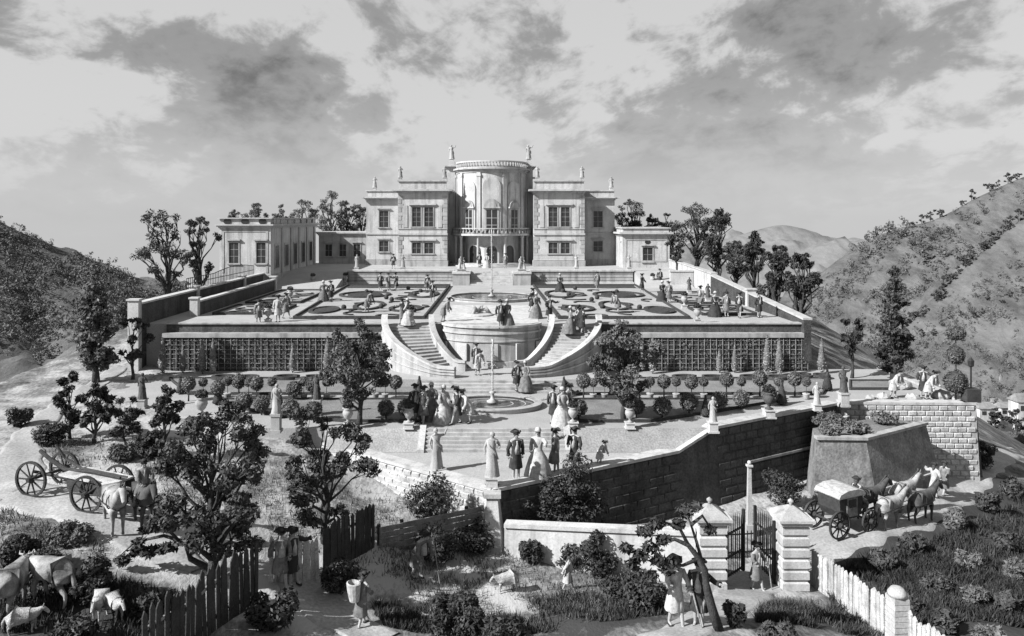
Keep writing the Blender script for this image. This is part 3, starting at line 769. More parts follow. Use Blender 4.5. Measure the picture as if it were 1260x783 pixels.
for i in range(30):
    a = a0 + 0.06 + (a1 - a0 - 0.12) * i / 29
    put('baluster', bal, None, villa, ((BRAD + 0.6) * cos(a), bcy + (BRAD + 0.6) * sin(a), zb + 0.12), (0, 0, 0), (1, 1, 1.05))
arc_band(BRAD + 0.5, BRAD + 0.7, zb + 0.73, zb + 0.85).build('balcony_rail', M['pale'], villa)
def on_bow(a, r=BRAD): return (r * cos(a), bcy + r * sin(a)), a + pi / 2
def bowbox(name, m, a, w, z0, z1, out, ins=0.05, r=BRAD, parent=None):
    (x, y), ang = on_bow(a, r)
    mtx = Matrix.Translation((x, y, 0)) @ Matrix.Rotation(ang, 4, 'Z')
    return MB().box(-w / 2, w / 2, -out, ins, z0, z1, mtx).build(name, m, parent or villa)
def arch_poly(name, m, a, w, z0, zs_, out, ins, r=BRAD, n=9):
    """round-headed slab standing on the bow"""
    (x, y), ang = on_bow(a, r)
    mtx = Matrix.Translation((x, y, 0)) @ Matrix.Rotation(ang, 4, 'Z')
    pts = [(-w / 2, z0), (w / 2, z0)] + [(w / 2 * cos(pi * k / n), zs_ + w / 2 * sin(pi * k / n)) for k in range(n + 1)]
    k = len(pts); vs = [mtx @ Vector((p[0], -out, p[1])) for p in pts] + [mtx @ Vector((p[0], ins, p[1])) for p in pts]
    return MB().add(vs, [tuple(range(k)), tuple(range(2 * k - 1, k - 1, -1))] + [(i, (i + 1) % k, k + (i + 1) % k, k + i) for i in range(k)]).build(name, m, villa)
mid = 1.5 * pi
for a in (mid - 0.98, mid - 0.36, mid + 0.36, mid + 0.98, mid - 1.42, mid + 1.42):
    p_ = bowbox('pilaster', M['pale'], a, 0.5, zb + 0.14, zt - 0.01, 0.16)
    bowbox('capital', M['pale'], a, 0.66, zt - 0.5, zt - 0.2, 0.24)
for k, a in enumerate((mid - 0.66, mid, mid + 0.66)):
    big = (k == 1)
    w = 1.5 if big else 1.15
    arch_poly('niche', M['pale'], a, w + 0.75, zb + 0.2, zt - 1.75 - (0.0 if big else 0.25), 0.07, 0.05)
    arch_poly('niche_back', M['plaster'], a, w + 0.45, zb + 0.2, zt - 1.8 - (0.0 if big else 0.25), 0.09, 0.05)
    o = bowbox('window', M['stone'], a, w + 0.3, zb + 0.14, zb + 3.35, 0.15)
    bowbox('pane', M['glass'], a, w - 0.15, zb + 0.3, zb + 3.15, 0.17, parent=o)
    gb = MB()
    bowbox('glazing_bars', M['pale'], a, 0.07, zb + 0.3, zb + 3.15, 0.19, parent=o)
    for q in (1.2, 2.1): bowbox('glazing_bars', M['pale'], a, w - 0.15, zb + q, zb + q + 0.06, 0.186, parent=o)
    bowbox('hood', M['pale'], a, w + 0.7, zb + 3.37, zb + 3.55, 0.34)
    # curved pediment
    arch_poly('pediment', M['stone'], a, w + 0.45, zb + 3.552, zb + 3.6, 0.24, 0.05)
    arch_poly('pediment', M['pale'], a, (w + 0.45) * 0.62, zb + 3.552, zb + 3.6, 0.30, 0.05)
# ground floor arcade under the balcony
col = MB().lathe([(0.24, 0), (0.24, 0.14), (0.18, 0.2), (0.19, 1.5), (0.16, 2.95), (0.24, 3.05), (0.25, 3.25)], 12).mesh('column', M['pale'], True)
hcol = zb - 0.14
for a in (mid - 1.3, mid - 0.95, mid - 0.36, mid + 0.36, mid + 0.95, mid + 1.3):
    (x, y), ang = on_bow(a, BRAD + 0.25); put('column', col, None, villa, (x, y, 0), (0, 0, 0), (1, 1, hcol / 3.25))
for k, a in enumerate((mid - 0.66, mid, mid + 0.66)):
    arch_poly('archway', M['pale'], a, 1.9, 0.0, 2.0, 0.05, 0.1, BRAD - 0.9)
    arch_poly('door', M['glass'], a, 1.35, 0.0, 1.95, 0.08, 0.1, BRAD - 0.9)
# low step in front of the bow
for k in range(3): arc_band(BRAD - 1.0, BRAD + 1.5 - 0.35 * k, 0.0 + 0.12 * k, 0.12 * (k + 1)).build('step', M['pale'], villa)

# ------------------------------------------------------------------ orangery at left, link range, pavilion at right
OY = 78.0; ox0, ox1 = PX(270, OY), PX(333, OY)
orang = thing('orangery', 'pale flat-roofed orangery with oval openings in its parapet at left', 'orangery', (ox0, OY, ZV - 0.3))
def oz(v): return PZ(v, OY) - (ZV - 0.3)
W = ox1 - ox0; Dp = 20.0
zt1 = oz(281); ztp = oz(268)
hw = [(PX(282, OY) - ox0, PX(293.5, OY) - ox0, oz(324), oz(299)), (PX(315.5, OY) - ox0, PX(327, OY) - ox0, oz(324), oz(299))]
mb = wall_holes(MB(), 0, W, 0, -0.6, zt1, hw, 0.25); mb.box(0, W, 0.25, Dp, -0.6, zt1)
for x in (0, W): mb.add([(x, 0, -0.6), (x, 0.25, -0.6), (x, 0.25, zt1), (x, 0, zt1)], [(0, 1, 2, 3)])
mb.build('wall', M['plaster'], orang)
for a, b, c, d in hw: window(orang, (a + b) / 2, c, b - a, d - c, 0.0)
for x0, x1, z0, z1 in ((0.25, 0.5, 0.6, zt1 - 0.4), (W - 0.5, W - 0.25, 0.6, zt1 - 0.4), (0.25, W - 0.25, zt1 - 0.398, zt1 - 0.2)): bx('panel_frame', M['stone'], orang, x0, x1, -0.05, 0.02, z0, z1)
bx('plinth', M['stone'], orang, -0.08, W + 0.08, -0.1, Dp, -0.6, 0.35)
mb = MB()
for o, a, b in ((0.1, 0.002, 0.15), (0.25, 0.152, 0.28), (0.4, 0.282, 0.42)): mb.box(-o, W + o, -o, Dp + o, zt1 + a, zt1 + b)
mb.build('cornice', M['pale'], orang)
bx('parapet', M['plaster'], orang, 0.02, W - 0.02, 0.02, Dp, zt1 + 0.42, ztp - 0.12)
bx('coping', M['pale'], orang, -0.2, W + 0.2, -0.2, Dp + 0.2, ztp - 0.118, ztp)
zo = (zt1 + 0.42 + ztp - 0.12) / 2
ov = MB().lathe([(0.3, 0.0), (0.3, 0.06), (0.0, 0.061)], 18).mesh('oval_opening', M['glass'])
for k in range(3): put('oval_opening', ov, None, orang, (0.85 + k * (W - 1.7) / 2, 0.03, zo), (R(90), 0, 0), (1.4, 1.05, 1))
for k in range(7): put('oval_opening', ov, None, orang, (W - 0.03, 1.2 + k * 2.8, zo), (R(90), 0, R(90)), (1.15, 0.85, 1))
for k in range(5):
    y = 2.2 + k * 3.7
    o = bx('window', M['stone'], orang, W - 0.02, W + 0.08, y - 0.85, y + 0.85, 0.9, 3.6)
    bx('pane', M['glass'], o, W + 0.02, W + 0.1, y - 0.65, y + 0.65, 1.0, 3.4)
    bx('pilaster', M['stone'], orang, W - 0.02, W + 0.14, y + 1.55, y + 2.05, 0.352, zt1)

LY = 99.0; lx0, lx1 = -23.4, -16.6
rng_ = thing('link_range', 'low shaded range joining the orangery to the villa', 'building', (lx0, LY, ZV))
ltop = PZ(290, LY) - ZV
hl = [(0.9 + k * 1.9, 1.8 + k * 1.9, 1.0, 2.6) for k in range(3)]
mb = wall_holes(MB(), 0, lx1 - lx0, 0, 0, ltop, hl, 0.2); mb.box(0, lx1 - lx0, 0.2, 6, 0, ltop)
mb.build('wall', M['stone'], rng_)
for a, b, c, d in hl: window(rng_, (a + b) / 2, c, b - a, d - c, 0)
cornice(rng_, 0, lx1 - lx0, 0, 6, ltop + 0.002, h=0.5)

PVY = 90.5; px0, px1 = PX(766, PVY), PX(824, PVY)
pav = thing('pavilion', 'small pale garden pavilion with one window right of the villa', 'pavilion', (px0, PVY, ZV))
W = px1 - px0; ptop = PZ(291, PVY) - ZV
wx0, wx1 = PX(791, PVY) - px0, PX(803, PVY) - px0; wz0, wz1 = PZ(322, PVY) - ZV, PZ(305, PVY) - ZV
mb = wall_holes(MB(), 0, W, 0, -0.3, ptop, [(wx0, wx1, wz0, wz1)], 0.2); mb.box(0, W, 0.2, 9, -0.3, ptop)
for x in (0, W): mb.add([(x, 0, -0.3), (x, 0.2, -0.3), (x, 0.2, ptop), (x, 0, ptop)], [(0, 1, 2, 3)])
mb.build('wall', M['plaster'], pav)
window(pav, (wx0 + wx1) / 2, wz0, wx1 - wx0, wz1 - wz0, 0)
put('oval_opening', ov, None, pav, ((wx0 + wx1) / 2, 0.03, PZ(298, PVY) - ZV), (R(90), 0, 0), (1.2, 0.9, 1))
for a in ((0.35, 0.5, 0.9, ptop - 0.5), (W - 0.5, W - 0.35, 0.9, ptop - 0.5), (0.35, W - 0.35, ptop - 0.498, ptop - 0.35), (0.35, W - 0.35, 0.75, 0.898)): bx('panel_frame', M['stone'], pav, a[0], a[1], -0.05, 0.02, a[2], a[3])
cornice(pav, 0, W, 0, 9, ptop + 0.002, h=0.5, out=0.4)
bx('parapet', M['plaster'], pav, 0.05, W - 0.05, 0.06, 8.9, ptop + 0.504, ptop + 0.95)
bx('coping', M['pale'], pav, -0.1, W + 0.1, -0.1, 9, ptop + 0.952, ptop + 1.1)
# low wall joining villa and pavilion
lw = thing('court_wall', 'low court wall between the villa and the pavilion', 'wall', (16.2, 91.5, ZV))
bx('wall_face', M['plaster'], lw, 0, px0 - 16.25, 0, 0.4, 0, 3.1); bx('coping', M['pale'], lw, -0.1, px0 - 16.26, -0.1, 0.5, 3.102, 3.3)

# ------------------------------------------------------------------ court retaining walls and middle perron
for side, x0, x1, lab in ((-1, -16.4, -4.4, 'left'), (1, 4.4, 16.2, 'right')):
    t = thing('court_terrace_wall', 'low coursed wall below the villa court, %s of the perron' % lab, 'wall', (x0, 84.38, ZU))
    hh = ZV - ZU
    bx('wall_core', M['stone'], t, 0, x1 - x0, -0.30, 0, 0, hh)
    for k in range(4): bx('course', M['stone'], t, -0.02, x1 - x0 + 0.02, -0.40, -0.302, k * hh / 4 + 0.02, (k + 1) * hh / 4 - 0.03)
    bx('coping', M['pale'], t, -0.1, x1 - x0 + 0.1, -0.55, 0.15, hh + 0.002, hh + 0.2)
    bx('base_ledge', M['pale'], t, -0.1, x1 - x0 + 0.1, -0.7, -0.402, 0, 0.16)
steps('perron', 'middle stair from the upper parterre up to the villa court', -2.4, 2.4, 81.4, 84.37, ZU, ZV + 0.004, 8)
for side in (-1, 1):
    t = thing('perron_pier', 'broad stone pier %s of the middle perron' % ('left' if side < 0 else 'right'), 'pier', (side * 3.4, 83.0, ZU))
    bx('block', M['stone'], t, -0.95, 0.95, -1.6, 1.36, 0, ZV - ZU - 0.1); bx('coping', M['pale'], t, -1.03, 1.03, -1.7, 1.37, ZV - ZU - 0.098, ZV - ZU + 0.1)
# ramps from court to parterre outside the walls
for side in (-1, 1):
    xa, xb = (-24.2, -16.6) if side < 0 else (16.4, 21.6)
    mb = MB(); mb.add([(xa, 77.5, ZU + 0.006), (xb, 77.5, ZU + 0.006), (xb, 84.36, ZV), (xa, 84.36, ZV), (xa, 84.36, ZU + 0.006), (xb, 84.36, ZU + 0.006)], [(0, 1, 2, 3), (0, 3, 4), (1, 5, 2), (0, 4, 5, 1), (3, 2, 5, 4)])
    tag(mb.build('ramp', M['gravel']), 'gravel ramp down from the court on the %s side' % ('left' if side < 0 else 'right'), None, None, 'structure')

# ------------------------------------------------------------------ side walls of the upper parterre
def run_wall(name, label, x, y0, y1, zb, zt0, zt1, th, m, posts=(), cop=M['pale'], face=-1):
    t = thing(name, label, 'wall', (x, y0, zb))
    n = 12; line = [(0, (y1 - y0) * i / n) for i in range(n + 1)]; zs = [zt0 + (zt1 - zt0) * i / n - zb for i in range(n + 1)]
    MB().band(line, -th / 2, th / 2, [0] * (n + 1), zs).build('wall_face', m, t)
    MB().band(line, -th / 2 - 0.08, th / 2 + 0.08, [z + 0.002 for z in zs], [z + 0.13 for z in zs]).build('coping', cop, t)
    for y in posts:
        f = (y - y0) / (y1 - y0); zt = zt0 + (zt1 - zt0) * f - zb
        MB().box(-th / 2 - 0.12, th / 2 + 0.12, y - y0 - 0.25, y - y0 + 0.25, 0, zt + 0.3).box(-th / 2 - 0.2, th / 2 + 0.2, y - y0 - 0.33, y - y0 + 0.33, zt + 0.302, zt + 0.42).build('pier', M['pale'], t)
    return t
run_wall('garden_wall', 'shaded outer garden wall along the left of the upper parterre', -24.6, 50.2, 80.0, ZU - 3.4, CH - 5.9, CH - 5.85, 0.5, M['dark_shade'], (50.4, 60.5, 72))  # unlit faces of both left walls: shade painted as a dark tone
run_wall('garden_wall', 'inner low shaded wall with pale coping at left', -22.6, 55.5, 76.0, ZU, CH - 6.35, CH - 6.3, 0.35, M['dark_shade'], (55.7, 75.8))
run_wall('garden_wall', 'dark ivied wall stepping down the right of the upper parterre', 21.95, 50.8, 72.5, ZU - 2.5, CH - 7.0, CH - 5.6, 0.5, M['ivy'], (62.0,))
run_wall('garden_wall', 'pale end wall at the right of the villa court', 22.1, 72.6, 90.0, ZU, CH - 5.45, CH - 5.0, 0.5, M['plaster'])
MB_ = thing('cross_wall', 'short pale cross wall right of the pavilion', 'wall', (19.3, 79.0, ZU))
bx('wall_face', M['plaster'], MB_, 0, 2.5, 0, 0.35, 0, 1.7); bx('coping', M['pale'], MB_, -0.08, 2.5, -0.08, 0.43, 1.702, 1.85)

# iron railing before the orangery
rl = thing('iron_railing', 'curved iron railing in front of the orangery', 'railing', (-24.6, 70.0, CH - 5.7))
bar = MB().tube([(0, 0, 0), (0, 0, 0.95)], 0.025, 5).mesh('bar', M['iron'])
nb = 44
for i in range(nb):
    f = i / (nb - 1); y = -11 + 16.5 * f
    put('bar', bar, None, rl, (0, y, 0), (0, 0, 0), (1, 1, 1 + 0.35 * sin(pi * min(1, max(0, (f - 0.35) / 0.65)))))
MB().band([(0, -11.1), (0, 5.6)], -0.03, 0.03, 0.45, 0.5).build('rail', M['iron'], rl)
MB().band([(0, -11 + 16.5 * i / 20) for i in range(21)], -0.03, 0.03, [0.88 + 0.35 * sin(pi * min(1, max(0, (i / 20 - 0.35) / 0.65))) for i in range(21)], [0.93 + 0.35 * sin(pi * min(1, max(0, (i / 20 - 0.35) / 0.65))) for i in range(21)]).build('rail', M['iron'], rl)

# ------------------------------------------------------------------ great retaining wall with espaliers
Yw = 51.4
for side, x0, x1, lab in ((-1, -22.8, -7.6, 'left'), (1, 7.6, 22.0, 'right')):
    t = thing('espalier_wall', 'long dark retaining wall covered in trained fruit trees, %s of the ramps' % lab, 'wall', (x0, Yw, ZL))
    L = x1 - x0; hU = ZU - ZL
    bx('wall_face', M['ivy'], t, 0, L, -0.45, 0.19, 0, hU - 0.86)
    bx('ledge', M['stone'], t, -0.1, L + 0.1, -0.6, 0.19, hU - 0.858, hU - 0.55)
    bx('upper_wall', M['dark_shade'], t, 0, L, -0.12, 0.19, hU - 0.548, hU + 0.02)
    bx('coping', M['stone'], t, -0.1, L + 0.1, -0.24, 0.4, hU + 0.022, hU + 0.12)
    # the trellis: upright and level laths, and the leaves trained on them
    tr = MB(); n = int(L / 0.42)
    for i in range(n + 1): tr.box(i * L / n - 0.02, i * L / n + 0.02, -0.53, -0.49, 0.1, hU - 0.9)
    for k in range(7): tr.box(0, L, -0.489, -0.452, 0.2 + k * 0.32, 0.235 + k * 0.32)
    tag(tr.build('trellis', M['wood'], t), None, None, None, 'stuff')
    g = np.random.default_rng(11 + side); pts = []
    for i in range(n):
        for k in range(7):
            if g.random() < 0.8:
                pts.append(leaf_pts(g, ((i + 0.5) * L / n, -0.55, 0.3 + k * 0.31), (0.16, 0.07, 0.12), 7, 0.075))
    put('espalier_leaves', cards('espalier_leaves', np.concatenate(pts), M['leafp']), None, t)['kind'] = 'stuff'

# ------------------------------------------------------------------ the two curved ramps and the round middle bastion
ZLand = CH - 10.05
slab('landing', [(-7.6, 45.9), (7.6, 45.9), (7.6, 51.5), (-7.6, 51.5)], ZL - 1, ZLand, M['gravel'], 'gravel landing at the foot of the curved ramps')
lst = steps('garden_stair', 'wide shallow steps from the landing down to the round fountain', -4.6, 4.6, 44.4, 45.88, ZL, ZLand + 0.004, 4, M['stone'])
def ramp_line(r0, side, n=18):
    """quarter turn: from heading towards the viewer to heading inwards"""
    out = []
    for i in range(n + 1):
        a = (pi / 2) * i / n
        out.append((side * -(r0 * cos(a)) , -r0 * sin(a) * 0.78))
    return out
for side, lab in ((-1, 'left'), (1, 'right')):
    t = thing('ramp_stair', 'curved walled ramp sweeping down %s of the round bastion' % lab, 'ramp', (0, Yw, ZLand))
    hU = ZU - ZLand; n = 18
    prof = [1 - min(1, (i / n) / 0.86) for i in range(n + 1)]
    fl = MB(); ln_o = []; ln_i = []
    cx = -side * -1.0
    for i in range(n + 1):
        a = (pi / 2) * 0.80 * i / n
        ln_o.append((side * 7.35 * cos(a), -5.2 * sin(a)))
        ln_i.append((side * 4.35 * cos(a * 0.92), -3.3 * sin(a)))
    vs = []
    for i in range(n + 1):
        z = hU * prof[i]
        vs += [(ln_o[i][0], ln_o[i][1], z + 0.006), (ln_i[i][0], ln_i[i][1], z + 0.006)]
    fs = [(2 * i, 2 * i + 1, 2 * i + 3, 2 * i + 2) for i in range(n)]
    fl.add(vs, fs); fl.build('ramp_floor', M['gravel'], t)
    for i in range(1, 16):
        z = hU * prof[i]; ra_, rb_ = Vector(ln_o[i]), Vector(ln_i[i]); tn = (Vector(ln_o[i + 1]) - ra_).normalized() * 0.13; tm = (Vector(ln_i[i + 1]) - rb_).normalized() * 0.10
        MB().prism([ra_ - tn, rb_ - tm, rb_ + tm, ra_ + tn][::-side], z - 0.06, z + 0.055).build('tread', M['stone'], t)
    for nm, ln, th in (('outer_wall', ln_o, 0.3), ('inner_wall', ln_i, 0.26)):
        zz_ = [hU * p + 0.55 for p in prof]
        sgn = 1 if side > 0 else -1
        w0, w1 = (-th, 0.0) if (nm == 'outer_wall') == (side < 0) else (0.0, th)
        MB().band(ln, w0, w1, 0, zz_).build(nm, M['stone'], t)
        MB().band(ln, w0 - 0.07, w1 + 0.07, [z + 0.002 for z in zz_], [z + 0.14 for z in zz_]).build('coping', M['pale'], t)
    # two mouldings on the outer face
    for f_ in (0.35, 0.68):
        zz_ = [(hU * p + 0.55) * f_ for p in prof]
        w0, w1 = (-0.36, -0.30) if side < 0 else (0.30, 0.36)
        MB().band(ln_o, w0, w1, zz_, [z + 0.09 for z in zz_]).build('moulding', M['pale'], t)
# round bastion between the ramps
bs = thing('round_bastion', 'round-fronted pale terrace bastion between the curved ramps', 'bastion', (0, Yw, ZLand))
poly = [(3.4 * cos(a), 2.0 * sin(a)) for a in np.linspace(pi, 2 * pi, 25)]
hU = ZU - ZLand
MB().prism(poly + [(3.4, 0.19), (-3.4, 0.19)], 0, hU + 0.004).build('bastion_wall', M['stone'], bs)
for z0, z1, o in ((hU - 0.42, hU - 0.3, 0.07), (hU - 0.95, hU - 0.85, 0.06), (0.0, 0.4, 0.1)):
    pl = [((3.4 + o) * cos(a), (2.0 + o) * sin(a)) for a in np.linspace(pi, 2 * pi, 25)]
    MB().band(pl, -0.02, o + 0.02, z0, z1).build('moulding', M['pale'], bs)
MB().band(poly, -0.12, 0.25, hU + 0.006, hU + 0.16).build('coping', M['pale'], bs)
for k in range(5):
    a = pi + pi * (k + 0.5) / 5
    x, y = 3.42 * cos(a), 2.02 * sin(a)
    mtx = Matrix.Translation((x, y, 0)) @ Matrix.Rotation(a + pi / 2, 4, 'Z')
    MB().box(-0.42, 0.42, -0.05, 0.08, 0.5, hU - 1.05, mtx).build('panel', M['pale'], bs)
slab('pavement', [(-3.35, 51.65), (3.35, 51.65), (3.6, 62.5), (-3.6, 62.5)], ZU + 0.002, ZU + 0.03, M['pale'], 'pale stone pavement above the round bastion')

# ------------------------------------------------------------------ trees and plants
def limb_tubes(mb, base, top, clumps, r0, rng, lean=(0, 0), fork=0.35):
    """tapered, slightly crooked trunk and a limb to every clump"""
    b = Vector(base); tp = Vector(top); n = 7; path = []; rad = []
    for i in range(n + 1):
        f = i / n
        p = b.lerp(tp, f) + Vector((rng.normal() * 0.03, rng.normal() * 0.03, 0)) * (tp - b).length * (0 if i == 0 else 1) * 0.6 + Vector((lean[0] * sin(f * pi), lean[1] * sin(f * pi), 0))
        path.append(p); rad.append(r0 * (1.35 - 0.35 * min(1, f * 5)) * (1 - 0.82 * f))
    mb.tube(path, rad, 8)
    for c in clumps:
        c = Vector(c)
        h = (c.z - b.z) / max(1e-3, tp.z - b.z)
        f = max(fork * 0.6, min(0.92, h * 0.75 - 0.12))
        k = f * n; i = int(k); s = path[i].lerp(path[min(i + 1, n)], k - i); rs = rad[i] * 0.55
        m1 = s.lerp(c, 0.35) + Vector((rng.normal(), rng.normal(), abs(rng.normal()) * 0.4)) * (c - s).length * 0.07
        m2 = s.lerp(c, 0.7) + Vector((rng.normal(), rng.normal(), rng.normal() * 0.5)) * (c - s).length * 0.08
        mb.tube([s, m1, m2, c], [rs, rs * 0.75, rs * 0.5, rs * 0.18], 6)
        for q in range(2):
            e_ = c + Vector((rng.normal(), rng.normal(), rng.normal() * 0.5)).normalized() * min((c - s).length * 0.2, 0.32)
            mb.tube([m2, m2.lerp(e_, 0.6) + Vector((0, 0, 0.03)), e_], [rs * 0.4, rs * 0.28, rs * 0.1], 5)
def tree_meshes(H_, cw, cb, shape, seed, ncl, nlf, leaf, m, trunk_r=None, lean=(0, 0), clump=0.34, gaps=0.0, depth=1.0):
    """H_ total height, cw crown half width, cb crown base height; returns (trunk mesh, crown mesh)"""
    rng = np.random.default_rng(seed)
    cl = []; rads = []
    ch = H_ - cb
    tries = 0
    while len(cl) < ncl and tries < 4000:
        tries += 1
        f = rng.random(); a = rng.random() * 2 * pi; q = math.sqrt(rng.random())
        if shape == 'round': env = math.sqrt(max(0, 1 - (2 * f - 1) ** 2))
        elif shape == 'cone': env = (1 - f) ** 0.75 * min(1, 0.55 + f * 4) + 0.06
        elif shape == 'column': env = min(1, (1 - f) * 2.2 + 0.12) * min(1, 0.55 + f * 3)
        elif shape == 'open': env = 0.55 + 0.45 * math.sin(pi * min(1, f * 1.15))
        else: env = 1
        z = cb + ch * f
        p = np.array([cw * env * q * cos(a), depth * cw * env * q * sin(a), z])
        cr = cw * clump * (0.75 + 0.5 * rng.random()) * (0.6 + 0.4 * env)
        if any(np.linalg.norm(p - o) < (cr + r_) * (0.55 + gaps) for o, r_ in zip(cl, rads)): continue
        cl.append(p); rads.append(cr)
    mb = MB(); limb_tubes(mb, (0, 0, -0.25), (lean[0] * 0.4, lean[1] * 0.4, cb + ch * 0.78), cl, trunk_r or H_ * 0.028, rng, lean)
    L = []
    tot = sum(r ** 2 for r in rads)
    for p, r in zip(cl, rads):
        n = max(12, int(nlf * r * r / tot))
        # each clump is itself a bunch of tufts, so its outline is ragged
        for k in range(5):
            o = rng.normal(size=3); o = o / np.linalg.norm(o) * r * 0.62; o[2] *= 0.75
            L.append(leaf_pts(rng, p + o, (r * 0.55, r * 0.55, r * 0.42), n // 5, leaf, 0.25))
    return mb.mesh('trunk', M['bark'], True), cards('crown', np.concatenate(L), m)
def tree(name, label, loc, H_, cw, cb, shape, seed, ncl=16, nlf=2600, leaf=0.13, m='leaf', group=None, cat='tree', **kw):
    a, b = tree_meshes(H_, cw, cb, shape, seed, ncl, nlf, leaf, M[m], **kw)
    t = thing(name, label, cat, loc, 0, group)
    put('trunk', a, None, t); put('crown', b, None, t)
    return t
def at_ground(u, Y):
    x = PX(u, Y); return (x, Y, h1(x, Y))
def tree_px(name, label, u, vb, vt, vc, half, d, shape, seed, base=None, **kw):
    """tree standing on level d: foot at pixel row vb, top vt, crown base vc, crown half-width in pixels"""
    loc = P(u, vb, d); s = F / loc[1]
    return tree(name, label, loc, (vb - vt) / s, half / s, max(0.2, (vb - vc) / s), shape, seed, **kw)

# foreground trees
def ground_px(u, v, d0=12.0):
    d = d0
    for _ in range(25):
        x, y, z = P(u, v, d); d = 0.5 * d + 0.5 * (CH - h1(x, y))
    x, y, z = P(u, v, d); return (x, y, h1(x, y))
def tree_gr(name, label, u, vb, vt, vc, half, shape, seed, **kw):
    loc = ground_px(u, vb); s = F / loc[1]
    return tree(name, label, loc, (vb - vt) / s, half / s, max(0.2, (vb - vc) / s), shape, seed, **kw)
tree_gr('oak_tree', 'large dark oak with forked trunk above the plank fence at left', 262, 718, 512, 672, 84, 'open', 21, ncl=34, nlf=13000, leaf=0.085, m='leaf', trunk_r=0.19, clump=0.25, gaps=0.1, depth=0.8)
tree_gr('oak_tree', 'dark oak behind the picket gate, lower of the two foreground oaks', 400, 668, 502, 640, 54, 'open', 22, ncl=22, nlf=8000, leaf=0.085, m='leaf', trunk_r=0.14, clump=0.29, gaps=0.1)
tree_px('fir_tree', 'dark pointed young fir left of the large oak', 204, 566, 478, 556, 30, 10.65, 'cone', 23, ncl=16, nlf=2600, leaf=0.12, m='leafd')
tree_px('fir_tree', 'dark young fir with two peaks beside the left road', 86, 542, 458, 530, 24, 10.45, 'cone', 24, ncl=14, nlf=2200, leaf=0.12, m='leafd')
tree_px('fir_tree', 'dark fir directly below the tall spruce at left', 118, 545, 452, 520, 24, 10.45, 'cone', 25, ncl=14, nlf=2200, leaf=0.12, m='leafd')
tree_px('bushy_tree', 'low ragged bushy tree right of the young firs at left', 153, 548, 492, 535, 26, 10.45, 'round', 26, ncl=12, nlf=1700, leaf=0.12, m='leaf')
tree_px('spruce_tree', 'tall dark spruce on the left edge of the hill', 118, 470, 326, 452, 24, 10.5, 'cone', 27, ncl=40, nlf=7000, leaf=0.13, m='leafm', clump=0.42)
tree_px('round_tree', 'round-headed little tree by the left end of the espalier wall', 163, 466, 394, 442, 19, 10.5, 'round', 28, ncl=12, nlf=1500, leaf=0.13, m='leafd')
tree_px('spruce_tree', 'tall dark spruce right of the gardens above the bastion', 1100, 466, 328, 454, 24, 10.5, 'cone', 29, ncl=40, nlf=7000, leaf=0.13, m='leaf', clump=0.42)
tree_px('round_tree', 'round-headed little tree at the right end of the espalier wall', 1048, 464, 392, 436, 18, 10.5, 'round', 30, ncl=12, nlf=1500, leaf=0.13, m='leafd')
tree_px('lime_tree', 'broad dark lime tree on the left lower parterre', 442, 522, 402, 490, 41, 10.55, 'round', 31, ncl=28, nlf=9000, leaf=0.095, m='leafm', clump=0.36)
tree_px('lime_tree', 'broad dark lime tree on the right lower parterre', 768, 518, 400, 488, 38, 10.55, 'round', 32, ncl=26, nlf=9000, leaf=0.095, m='leafm', clump=0.36)
